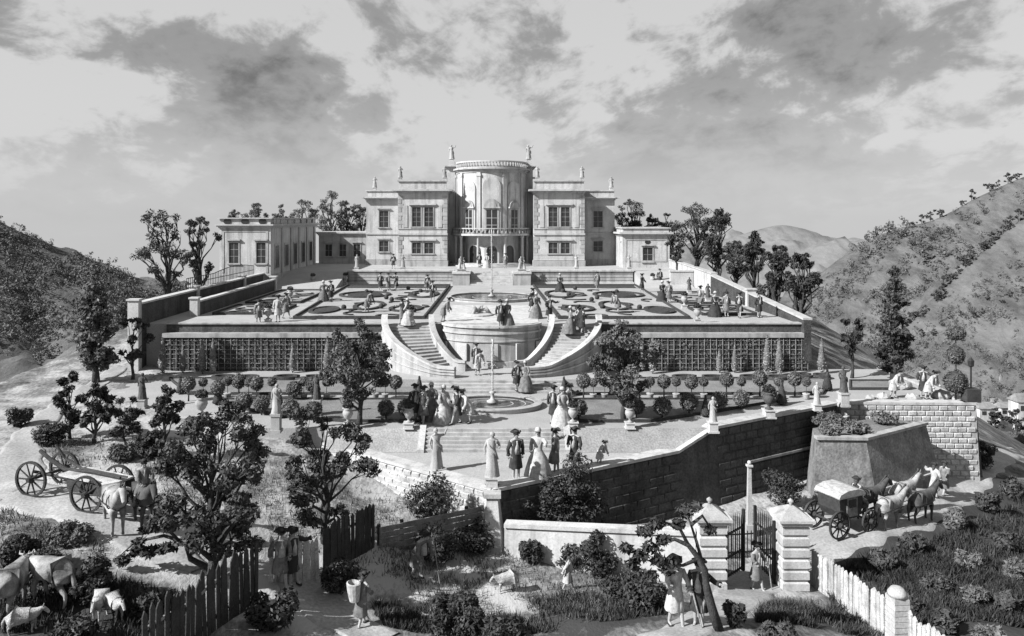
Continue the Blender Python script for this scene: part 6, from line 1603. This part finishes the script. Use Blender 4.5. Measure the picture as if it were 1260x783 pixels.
for k, (dx, dy, m, wk, lab) in enumerate([(2.5, -.5, 'horse_l', True, 'pale coach horse on the near side'), (2.5, .5, 'horse_d', False, 'dark coach horse on the far side'), (4.75, -.45, 'horse_d', False, 'leading dark horse of the coach team on the near side'), (4.75, .5, 'horse_l', True, 'leading pale horse of the coach team on the far side')]):
    q = loc_of(cl, ca, dx, dy, 0); horse(lab, (q[0], q[1], h1(q[0], q[1])), ca, m, wk, 0.88)

# ------------------------------------------------------------------ fences
def plank_mesh(w, h, th, tip, m, name='plank', seed=0):
    q = random.Random(seed); a = w / 2
    pts = [(-a, 0), (a, 0), (a, h - tip), (q.uniform(-.02, .02), h), (-a, h - tip)]
    n = 5; return MB().add([(x, -th / 2, z) for x, z in pts] + [(x, th / 2, z) for x, z in pts], [tuple(range(n)), tuple(range(2 * n - 1, n - 1, -1))] + [(i, (i + 1) % n, n + (i + 1) % n, n + i) for i in range(n)]).mesh(name, m)
def upright_fence(name, label, p, q, h, bw, m, tip=0.18, gap=0.02, th=0.035, posts=0, jit=0.04, part='plank'):
    a = Vector(p[:2]); b = Vector(q[:2]); d = b - a; L = d.length; an = math.atan2(d.y, d.x)
    t = thing(name, label, 'fence', (a.x, a.y, h1(a.x, a.y)), an); z0 = h1(a.x, a.y)
    ms = [plank_mesh(bw - gap, h * (1 + 0.02 * k), th, tip, M[m], part, k) for k in range(4)]
    n = int(L / bw); g = random.Random(n); zs = []
    for i in range(n):
        s = (i + .5) * bw; x, y = a.x + d.x * s / L, a.y + d.y * s / L; z = h1(x, y) - z0 - 0.06; zs.append((s, z))
        put(part, ms[g.randrange(4)], None, t, (s, g.uniform(-.012, .012), z + g.uniform(-jit, jit)), (g.uniform(-.03, .03), g.uniform(-.035, .035), 0))
    for f in (0.22, 0.72):
        MB().band([(s, .045) for s, z in zs], -.03, .03, [z + h * f for s, z in zs], [z + h * f + .09 for s, z in zs]).build('rail', M['wood'], t)
    return t
pa = ground_px(319, 737); pb = ground_px(176, 846)
upright_fence('plank_fence', 'dark tarred plank fence running to the bottom left', pb, pa, 1.95, 0.2, 'woodd', 0.15)
pc = ground_px(331, 718); pd = ground_px(397, 713)
upright_fence('picket_fence', 'short pale picket fence and gate behind the two men', pc, pd, 1.55, 0.17, 'picket', 0.14, 0.025, part='picket')
pe_ = ground_px(462, 672)
upright_fence('plank_fence', 'dark plank fence running back from the picket gate', pd, pe_, 1.75, 0.2, 'woodd', 0.12)
# horizontal boarded fence
pg = ground_px(600, 662)
a = Vector(pe_[:2]) + Vector((0.15, 0.05)); b = Vector(pg[:2]); d = b - a; an = math.atan2(d.y, d.x); L = d.length; z0 = min(h1(*a), h1(*b)); zt_ = CH - 12.05
t = thing('board_fence', 'grey fence of level boards in front of the sunlit wall', 'fence', (a.x, a.y, z0), an)
hB = zt_ - z0
for k in range(6):
    zz0 = hB * k / 6
    o = MB().box(0, L, -.02 + .006 * (k % 2), .02 + .006 * (k % 2), zz0 + .015, hB * (k + 1) / 6 - .015).build('board', M['wood'], t)
for k in range(6): MB().box(L * k / 5 - .06, L * k / 5 + .06, .03, .13, -.2, hB + .08).build('post', M['woodd'], t)
# low white wall to the gate
gl = ground_px(873, 722); gr = ground_px(973, 722)
wl0 = (0.55, 29.75); wl1 = (gl[0] - 0.5, gl[1] + 0.1)
t = thing('garden_wall', 'low pale rendered wall from the prow to the left gate pier', 'wall', (0, 0, 0))
n = 10; line = [(wl0[0] + (wl1[0] - wl0[0]) * i / n, wl0[1] + (wl1[1] - wl0[1]) * i / n) for i in range(n + 1)]
zt = [PZ(647 + 10 * i / n, p[1]) for i, p in enumerate(line)]; zb_ = [h1(*p) - .3 for p in line]
MB().band(line, -.15, .15, zb_, zt).build('wall_face', M['plaster'], t); MB().band(line, -.24, .24, [z + .002 for z in zt], [z + .16 for z in zt]).build('coping', M['pale'], t)
# gate piers
def gate_pier(label, loc, w=1.02, h=2.55, n=6):
    t = thing('gate_pier', label, 'gate pier', loc)
    MB().box(-w / 2 + .06, w / 2 - .06, -w / 2 + .06, w / 2 - .06, -.3, h).build('core', M['stone'], t)
    bm = MB(); a = w / 2; hh = h / n - .06; e = .05
    bm.add([(sx * (a - e0), sy * (a - e0), z) for z, e0 in ((0, e), (e, 0), (hh - e, 0), (hh, e)) for sx, sy in ((-1, -1), (1, -1), (1, 1), (-1, 1))],
           [(0, 3, 2, 1), (12, 13, 14, 15)] + [(j * 4 + i, j * 4 + (i + 1) % 4, j * 4 + 4 + (i + 1) % 4, j * 4 + 4 + i) for j in range(3) for i in range(4)])
    me = bm.mesh('block', M['pale'])
    for k in range(n): put('block', me, None, t, (0, 0, k * h / n + .03))
    MB().box(-w * .58, w * .58, -w * .58, w * .58, h + .002, h + .14).box(-w * .66, w * .66, -w * .66, w * .66, h + .142, h + .24).build('cornice', M['pale'], t)
    MB().lathe([(w * .82, h + .242), (w * .5, h + .42), (.1, h + .6)], 4).build('pyramid_cap', M['stone'], t)
    c = t.children[-1]; c.rotation_euler = (0, 0, pi / 4)
    MB().lathe([(.07, h + .6), (.05, h + .66), (.11, h + .73), (.11, h + .78), (.0, h + .86)], 10).build('ball_finial', M['stone'], t, True)
    return t
gate_pier('left banded stone gate pier with pyramid cap', gl); gate_pier('right banded stone gate pier with pyramid cap', gr)
def gate_leaf(label, loc, rz, w=1.55, h=2.35):
    t = thing('iron_gate', label, 'gate', loc, rz)
    for z in (.15, .85, 1.75): MB().box(0, w, -.025, .025, z, z + .07).build('rail', M['iron'], t)
    for x in (0, w): MB().box(x - .05, x + .05, -.05, .05, .02, h + .1).build('stile', M['iron'], t)
    me = MB().tube([(0, 0, .1), (0, 0, h - .1), (0, 0, h + .12)], [.022, .022, .004], 5).mesh('bar', M['iron'])
    nb_ = 10
    for i in range(1, nb_): put('bar', me, None, t, (w * i / nb_, 0, 0), (0, 0, 0), (1, 1, 0.88 + .14 * sin(pi * i / nb_)))
    return t
gate_leaf('left leaf of the iron gate standing open', (gl[0] + .56, gl[1] + .2, gl[2]), R(42))
gate_leaf('right leaf of the iron gate swung back behind its pier', (gr[0] - .56, gr[1] + .2, gr[2]), R(97))
# iron railing along the road behind the gate
ra, rb = Vector((7.2, 30.6)), Vector((12.9, 31.2)); d = rb - ra
t = thing('iron_railing', 'low iron railing beside the road behind the gate', 'railing', (ra.x, ra.y, h1(*ra)), math.atan2(d.y, d.x))
for i in range(34):
    s = d.length * i / 33; x, y = ra + d * (i / 33); put('bar', bar, None, t, (s, 0, h1(x, y) - h1(*ra) - .03), (0, 0, 0), (1, 1, 1.25))
for z in (.25, 1.0): MB().band([(d.length * i / 10, 0) for i in range(11)], -.025, .025, [h1(*(ra + d * (i / 10))) - h1(*ra) + z for i in range(11)], [h1(*(ra + d * (i / 10))) - h1(*ra) + z + .05 for i in range(11)]).build('rail', M['iron'], t)
# stone post in front of the shaded wall
px_, py_ = PX(922, 33.2), 33.2; hz = PZ(566, py_) - h1(px_, py_)
t = thing('stone_post', 'slender stone post with ball top before the shaded wall', 'post', (px_, py_, h1(px_, py_)))
MB().box(-.2, .2, -.2, .2, -.1, .5).build('base', M['stone'], t); MB().prism([(-.07, -.07), (.07, -.07), (.07, .07), (-.07, .07)], .5, hz - .3, [(-.11, -.11), (.11, -.11), (.11, .11), (-.11, .11)]).build('shaft', M['stone'], t); MB().box(-.13, .13, -.13, .13, hz - .298, hz - .22).ball((0, 0, hz - .12), .09, 10, 7).build('ball_cap', M['pale'], t)
# right picket fence with its brick pier
qa = ground_px(999, 719); qb = ground_px(1090, 783); qc = ground_px(1118, 806); qd = ground_px(1185, 862)
upright_fence('picket_fence', 'pale round-tipped picket fence from the right gate pier to the brick pier', qa, qb, 1.45, 0.2, 'picket', 0.1, 0.03, 0.05, part='picket')
upright_fence('picket_fence', 'pale picket fence running off the bottom right of the brick pier', qc, qd, 1.3, 0.2, 'picket', 0.1, 0.03, 0.05, part='picket')
qm = ground_px(1104, 795)
t = thing('brick_pier', 'pale coursed pier with rounded cap in the right picket fence', 'pier', qm, math.atan2(qb[1] - qa[1], qb[0] - qa[0]))
bm_ = MB().box(-.24, .24, -.24, .24, 0, .15).mesh('block', M['pale'])
for k in range(9): put('block', bm_, None, t, (random.uniform(-.01, .01), random.uniform(-.01, .01), k * .172))
MB().box(-.22, .22, -.22, .22, -.2, 1.56).build('core', M['stone'], t); MB().rings([(0, 0, 1.562, .28, .28), (0, 0, 1.66, .28, .28), (0, 0, 1.8, .18, .18), (0, 0, 1.85, .05, .05)], 12).build('rounded_cap', M['pale'], t, True)

# ------------------------------------------------------------------ shrubs and foreground leaves
def shrub(label, loc, h, r, seed, m='leafd', n=900, leaf=0.075, name='shrub', ncl=9):
    n = int(n * 1.9)
    g = np.random.default_rng(seed); L = []; st = MB()
    for k in range(ncl):
        a = g.random() * 2 * pi; q = math.sqrt(g.random()) * .75; f = .35 + .6 * g.random() * (1 - .4 * q)
        c = np.array([r * q * cos(a), r * q * sin(a) * .8, h * f]); rr = r * .45 * (.7 + .5 * g.random())
        L.append(leaf_pts(g, c, (rr, rr, rr * .8), n // ncl, leaf, .35))
        st.tube([(0, 0, -.1), (c[0] * .5, c[1] * .5, c[2] * .6), tuple(c)], [.035, .025, .01], 5)
    L.append(leaf_pts(g, (0, 0, h * .3), (r * .85, r * .7, h * .3), n // 4, leaf, .5))
    t = thing(name, label, 'shrub', loc); put('stems', st.mesh('stems', M['bark']), None, t); put('foliage', cards('foliage', np.concatenate(L), M[m]), None, t)
    return t
def shrub_px(label, u, vb, vt, half, seed, **kw):
    loc = ground_px(u, vb); s = F / loc[1]; return shrub(label, loc, (vb - vt) / s, half / s, seed, **kw)
S = [
    ('dark bush at the foot of the twisting statue', 528, 640, 580, 33, {}), ('tall dark shrub climbing the wall right of the platform group', 702, 660, 562, 40, dict(n=2200)), ('dark shrub left of the tall shrub on the shaded wall', 655, 662, 604, 26, {}),
    ('ragged shrub behind the stooping gardener', 540, 690, 646, 34, {}), ('dark shrub at the foot of the board fence', 585, 680, 640, 26, {}), ('small dark shrub before the low white wall', 655, 692, 665, 18, {}), ('leafy shrub in the middle of the low white wall', 700, 700, 666, 22, {}), ('tall dark shrub before the low white wall', 738, 712, 654, 27, {}),
    ('low dark shrub right of the small boy', 765, 738, 714, 24, dict(n=900)), ('dark shrub under the bare tree branch', 790, 752, 700, 30, dict(n=1200)),
    ('dark pointed bush at the bottom middle', 550, 792, 722, 26, dict(n=1500)), ('dark bush leaning against the pointed bush', 578, 796, 718, 26, dict(n=1500)), ('broad dark shrub at the bottom of the kitchen garden', 625, 812, 762, 40, dict(n=1600)),
    ('dark bush at the foot of the plank fence corner', 418, 728, 680, 28, {}), ('dark bush before the plank fence end', 335, 775, 728, 30, dict(n=1300)),
    ('leafy shrub standing above the hollow', 112, 742, 690, 26, dict(n=1500)), ('ragged leaves left above the hollow', 80, 728, 696, 18, {}), ('dark hedge clump at the upper left of the hollow', 22, 700, 652, 24, dict(n=1400)), ('hedge clump second along the hollow rim', 50, 715, 680, 22, dict(n=1200)), ('hedge clump where the hollow rim meets the fence', 182, 758, 734, 20, {}),
    ('dark scrub at the bottom of the hollow', 95, 800, 768, 30, dict(n=1100)),
    ('low heather patch left of the dusty track', 85, 668, 650, 26, dict(m='leafp')),
    ('dark weeds at the foot of the bare tree', 905, 772, 735, 14, dict(n=500)), ('grassy bush on the near mound right of the path', 955, 796, 768, 24, dict(m='leaf', n=900)),
    
    ('ivy bush between the bulwark and the shaded wall', 965, 622, 580, 26, dict(m='leafd', n=900)), ('dark bush under the bastion corner', 1210, 578, 540, 14, {}),
    ('dark brambles by the lower left road', 24, 525, 500, 16, {}), ('bramble clump behind the wagon', 62, 548, 520, 22, {}), ('bushy undergrowth below the small fir', 185, 562, 530, 18, {}), ('undergrowth left of the oak crown', 150, 566, 548, 20, dict(m='leaf'))]
for k, (lab, u, vb, vt, half, kw) in enumerate(S): shrub_px(lab, u, vb, vt, half, 200 + k, **kw)
for k, (x_, y_, r_, lab) in enumerate([(17.4, 37.6, .6, 'pale low bush at the front left of the bulwark top'), (19.2, 38.2, .7, 'pale low bush in the middle of the bulwark top'), (21.5, 40.0, .8, 'low bush at the back of the bulwark top'), (18.3, 39.6, .9, 'bush where the bulwark meets the shaded wall')]):
    shrub(lab, (x_, y_, CH - 11.12), .55, r_, 280 + k, m='leafp', n=700, leaf=.08)
# right slope: separate bushes over dark scrub
g = np.random.default_rng(33)
sl = [(1120, 668, 'topmost bush on the scrub slope left of the walkers'), (1175, 640, 'pale bush just below the walkers'), (1215, 618, 'pale bush near the bend of the coach road'), (1248, 600, 'bush at the right edge beside the road bend'), (1190, 690, 'pale bush in the middle of the scrub slope'), (1238, 668, 'bush at the right edge of the scrub slope'), (1150, 720, 'bush above the right picket fence'), (1200, 735, 'pale tuft low on the scrub slope'), (1240, 745, 'bush low at the right edge'), (1165, 768, 'bush beside the end of the right picket fence'), (1215, 785, 'bottom bush at the right corner'), (1085, 688, 'bush between the coach and the pickets'), (1120, 745, 'bush just right of the brick pier'), (1250, 705, 'tuft at the right edge half way down')]
for k, (u, v, lab) in enumerate(sl): shrub_px(lab, u, v + 12, v - 14, 16, 300 + k, m='leafp' if k % 3 == 1 else 'leaf', n=700, leaf=.1, name='scrub_bush')

# low branch of the large oak, and the bare tree by the couple
def path3(pts, Y): return [(PX(u, Y), Y + dy, PZ(v, Y)) for u, v, dy in pts]
def rel(pts, o): return [tuple(Vector(p) - Vector(o)) for p in pts]
oak = [o for o in C.objects if o.get('label', '').startswith('large dark oak')][0]
oy = oak.location.y; ol = oak.location
mb = MB(); mb.tube(rel(path3([(258, 700, 0), (236, 686, -.1), (231, 664, -.2), (205, 656, -.2), (172, 662, -.3), (152, 680, -.3)], oy), ol), [.11, .09, .075, .055, .035, .012], 8); mb.tube(rel(path3([(229, 668, -.2), (210, 645, -.3), (190, 640, -.3)], oy), ol), [.06, .04, .012], 7)
mb.build('low_branch', M['bark'], oak, True)
g = np.random.default_rng(77); L = [leaf_pts(g, np.array(rel(path3([(u, v, dy)], oy), ol)[0]), (rr, rr * .8, rr * .6), 80, .12, .2) for u, v, dy, rr in [(157, 684, -.3, .28), (172, 676, -.2, .32), (188, 674, -.3, .3), (202, 672, -.2, .28), (216, 668, -.3, .24), (178, 660, -.4, .2), (196, 644, -.3, .26), (182, 648, -.2, .2)]]
put('low_leaves', cards('low_leaves', np.concatenate(L), M['leafd']), None, oak)
bl = ground_px(886, 776); by = bl[1]
t = thing('bare_tree', 'thin leaning half-bare tree beside the couple at the gate', 'tree', bl)
mb = MB(); tr_ = rel(path3([(886, 780, 0), (876, 748, 0), (868, 718, -.05), (866, 700, -.1), (856, 682, -.1), (845, 668, -.15), (828, 660, -.2), (805, 664, -.3), (786, 674, -.35)], by), bl)
mb.tube(tr_, [.15, .13, .11, .1, .085, .07, .05, .035, .012], 9)
for br in ([(866, 702, -.1), (858, 668, .1), (852, 648, .2), (846, 632, .3)], [(858, 686, -.1), (838, 692, -.2), (820, 690, -.3)], [(845, 668, -.15), (835, 648, -.1), (815, 640, -.1), (792, 648, -.2)], [(852, 650, .2), (868, 640, .3), (878, 655, .3)]):
    q = rel(path3(br, by), bl); mb.tube(q, [.06, .045, .03, .012][:len(q)], 7)
mb.build('trunk', M['bark'], t, True)
L = [leaf_pts(g, np.array(rel(path3([(u, v, dy)], by), bl)[0]), (rr, rr * .8, rr * .7), 75, .11, .2) for u, v, dy, rr in [(786, 678, -.3, .28), (800, 668, -.3, .3), (776, 688, -.3, .22), (818, 694, -.3, .26), (826, 686, -.3, .22), (792, 650, -.2, .26), (808, 642, -.1, .26), (846, 634, .3, .3), (835, 645, 0, .22), (878, 658, .3, .18), (768, 668, -.3, .2), (860, 628, .3, .22), (815, 660, -.2, .22), (808, 684, -.3, .26)]]
put('leaves', cards('leaves', np.concatenate(L), M['leafd']), None, t)

# ------------------------------------------------------------------ far village, woods on the hills
def house(label, u, v, w, h, Y, roof=0.5, dep=None, tower=False):
    x = PX(u, Y); s = F / Y; z = PZ(v, Y); w /= s; h /= s; dep = dep or w * .8
    t = thing('house' if not tower else 'church_tower', label, 'house' if not tower else 'tower', (x, Y, z))
    MB().box(-w / 2, w / 2, 0, dep, -4, h).build('wall', M['plaster'], t)
    rh = h * roof
    MB().add([(-w / 2 - .4, -.4, h + .01), (w / 2 + .4, -.4, h + .01), (w / 2 + .4, dep + .4, h + .01), (-w / 2 - .4, dep + .4, h + .01), (-w / 2 * (0.0 if tower else .8), dep / 2, h + rh), (w / 2 * (0.0 if tower else .8), dep / 2, h + rh)], [(0, 1, 5, 4), (1, 2, 5), (2, 3, 4, 5), (3, 0, 4), (0, 3, 2, 1)]).build('roof', M['roof'], t)
    n = max(2, int(w / 3.2))
    for i in range(n if not tower else 1): MB().box(-w / 2 + w * (i + .5) / n - .6 if not tower else -.7, -w / 2 + w * (i + .5) / n + .6 if not tower else .7, -.08, .1, h * .4, h * .75).build('window', M['glass'], t)
for a in [('long pale house leftmost of the far village', 1216, 516, 20, 13, 205), ('pale house in the middle of the far village', 1240, 514, 16, 12, 212), ('tall pale house at the right edge of the village', 1264, 513, 22, 18, 206), ('small house behind the village middle', 1228, 503, 13, 8, 235), ('house on the slope above the village', 1250, 498, 13, 8, 245)]: house(*a)
house('square church tower above the far village', 1233, 500, 6, 22, 240, 0.8, None, True)
for u, v, lab in [(1224, 530, 'left'), (1251, 534, 'right')]:
    Y = 150; x = PX(u, Y); tree('round_tree', 'dark round tree below the village, %s of two' % lab, (x, Y, PZ(v, Y)), 4.6, 2.2, .8, 'round', 400 + u, ncl=10, nlf=700, leaf=.3, m='leafd')
def on_hill(Hh, u, v):
    X, Y, Z = Hh; n = int(X.shape[0] / 1.5) + 1
    U = U0 + F * X[:n] / Y[:n]; V = V0 + F * (CH - Z[:n]) / Y[:n]; k = np.argmin((U - u) ** 2 + (V - v) ** 2); i, j = np.unravel_index(k, U.shape)
    return np.array([X[i, j], Y[i, j], Z[i, j]])
def woods(name, label, pos, r0, r1, m, seed, per=46, leaf=0.22):
    g = np.random.default_rng(seed); L = []
    for p in pos:
        r = r0 + (r1 - r0) * g.random(); hgt = r * (1.1 + .8 * g.random())
        for k in range(3):
            o = g.normal(size=3) * r * .35; L.append(leaf_pts(g, p + o + np.array([0, 0, hgt * (.3 + .35 * k)]), (r * (.75 - .18 * k), r * (.75 - .18 * k), hgt * .3), per // 3, r * leaf, .5))
    o = put(name, cards(name, np.concatenate(L), M[m])); tag(o, label, 'woods', None, 'stuff'); return o
g = np.random.default_rng(55)
def hill_scatter(Hh, n, lo, hi, cond=None):
    X, Y, Z = Hh; m_ = int(X.shape[0] / 1.5); out = []
    tries = 0
    while len(out) < n and tries < n * 30:
        tries += 1
        i = int(m_ * (lo + (hi - lo) * g.random())); j = g.integers(1, X.shape[1] - 1); p = np.array([X[i, j], Y[i, j], Z[i, j]]) + np.append(g.normal(size=2) * 2.5, -.3)
        u = U0 + F * p[0] / p[1]; v = V0 + F * (CH - p[2]) / p[1]
        if -40 < u < 1300 and (cond is None or cond(u, v)): out.append(p)
    return out
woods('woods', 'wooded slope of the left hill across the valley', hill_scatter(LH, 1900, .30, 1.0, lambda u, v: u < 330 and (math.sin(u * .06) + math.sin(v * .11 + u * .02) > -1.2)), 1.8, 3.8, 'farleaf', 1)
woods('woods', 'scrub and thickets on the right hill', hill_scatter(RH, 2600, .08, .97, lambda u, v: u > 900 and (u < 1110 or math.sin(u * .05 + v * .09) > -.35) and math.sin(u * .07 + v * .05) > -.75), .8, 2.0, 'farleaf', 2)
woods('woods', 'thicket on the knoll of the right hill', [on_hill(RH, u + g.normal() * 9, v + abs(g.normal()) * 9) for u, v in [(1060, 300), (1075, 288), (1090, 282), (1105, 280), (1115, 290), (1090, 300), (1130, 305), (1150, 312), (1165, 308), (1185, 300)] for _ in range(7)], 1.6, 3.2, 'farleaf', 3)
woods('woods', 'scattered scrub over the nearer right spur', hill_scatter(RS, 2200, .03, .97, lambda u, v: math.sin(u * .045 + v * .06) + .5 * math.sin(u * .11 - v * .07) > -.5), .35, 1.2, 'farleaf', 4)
TRW = [tree_meshes(4.6, 1.9, .5, 'round', 500 + k, 8, 380, .34, M['leaf']) for k in range(3)]
def far_tree(p, k, sc, lab, grp):
    t = thing('hill_tree', lab, 'tree', tuple(p - np.array([0, 0, .2])), k * 1.1, grp, sc); a, b = TRW[k % 3]; put('trunk', a, None, t); put('crown', b, None, t)
ORD = 'first second third fourth fifth sixth seventh eighth ninth tenth eleventh twelfth thirteenth fourteenth fifteenth sixteenth seventeenth eighteenth nineteenth twentieth twenty-first twenty-second twenty-third twenty-fourth'.split()
for k in range(24):
    f = k / 23; u = 1262 - 175 * f + g.normal() * 2; v = np.interp(u, [1060, 1100, 1130, 1180, 1220, 1260], [468, 420, 388, 336, 300, 266]) + 3
    far_tree(on_hill(RS, u, v), k, .7 + .5 * g.random(), '%s small dark tree from the top of the row climbing the near spur' % ORD[k], 'row of trees up the right spur')
for k in range(14):
    u = 1125 + k * 10.4; v = np.interp(u, [1110, 1150, 1200, 1260], [278, 270, 242, 215]) + 3
    if k not in (4, 5, 8): far_tree(on_hill(RH, u, v), k, .8 + .6 * g.random(), '%s small tree from the left on the skyline of the right hill' % ORD[k - (k > 5) * 2 - (k > 8)], 'trees on the right skyline')
for k in range(12):
    u = 1120 + k * 12.5; v = 418 - k * 4.5 + g.normal() * 3 - (k > 7) * 8
    far_tree(on_hill(RS, u, v), k, .45 + .3 * g.random(), '%s little tree from the left in the hedge row across the lower spur' % ORD[k], 'hedge row across the lower spur')

# ------------------------------------------------------------------ grass
def grass(name, label, regions, n, seed, m, hgt=.16, wid=.018):
    g = np.random.default_rng(seed); X = []; Y = []
    while sum(map(len, X)) < n:
        u0, u1, v0, v1, d = regions[g.integers(len(regions))]
        u = g.uniform(u0, u1, 400); v = g.uniform(v0, v1, 400); k = d / (v - V0); x = (u - U0) * k; y = F * k
        nz_ = hnoise(x, y, 1.4); ok = nz_ + g.normal(size=400) * .6 > -.1; X.append(x[ok]); Y.append(y[ok])
    x = np.concatenate(X)[:n]; y = np.concatenate(Y)[:n]
    for road_ in (coach_road, [P(935, 705, 14.1), P(915, 735, 13.8), P(880, 760, 12.6), P(835, 775, 11.8)], [P(-10, 600, 10.5), P(100, 632, 10.75), P(180, 665, 11.0), P(250, 700, 11.5)], cart_road, [P(345, 716, 12.5), P(385, 735, 12.7), P(430, 775, 13.0)]):
        k = seg_d(x, y, road_) > (2.0 if road_ is coach_road else 1.05); x, y = x[k], y[k]
    z = H(x, y); n = len(x)
    a = g.random(n) * 2 * pi; h_ = hgt * (.5 + g.random(n)); w = wid * (.6 + .8 * g.random(n)); lx = g.normal(size=n) * .4 * h_; ly = g.normal(size=n) * .4 * h_
    ca_, sa_ = np.cos(a) * w, np.sin(a) * w; b = np.stack([x, y, z - .02], 1); t_ = b + np.stack([lx, ly, h_ + .02], 1); s_ = np.stack([ca_, sa_, np.zeros(n)], 1)
    md = (b + t_) / 2 + np.stack([-lx * .15, -ly * .15, h_ * .08], 1)
    V4 = np.stack([b - s_, b + s_, t_ + s_ * .15, t_ - s_ * .15], 1)
    tag(put(name, cards(name, V4, M[m])), label, 'grass', None, 'stuff')
grass('grass', 'dry grass over the banks and mounds in the foreground', [(0, 130, 630, 700, 11.0), (60, 330, 545, 610, 10.7), (480, 780, 670, 783, 13.4), (880, 1100, 715, 783, 13.2), (330, 600, 600, 680, 12.2)], 20000, 1, 'leafp', .15, .018)
grass('grass', 'rank dark grass on the slope at lower right', [(1040, 1260, 600, 783, 14.6), (1020, 1260, 680, 783, 14.3)], 30000, 2, 'leafd', .28, .028)
grass('grass', 'dark weeds in the hollow and kitchen garden', [(0, 230, 720, 783, 11.4), (650, 830, 720, 783, 13.2), (460, 640, 750, 783, 13.2), (930, 1060, 735, 783, 13.0)], 15000, 3, 'leafd', .2, .022)
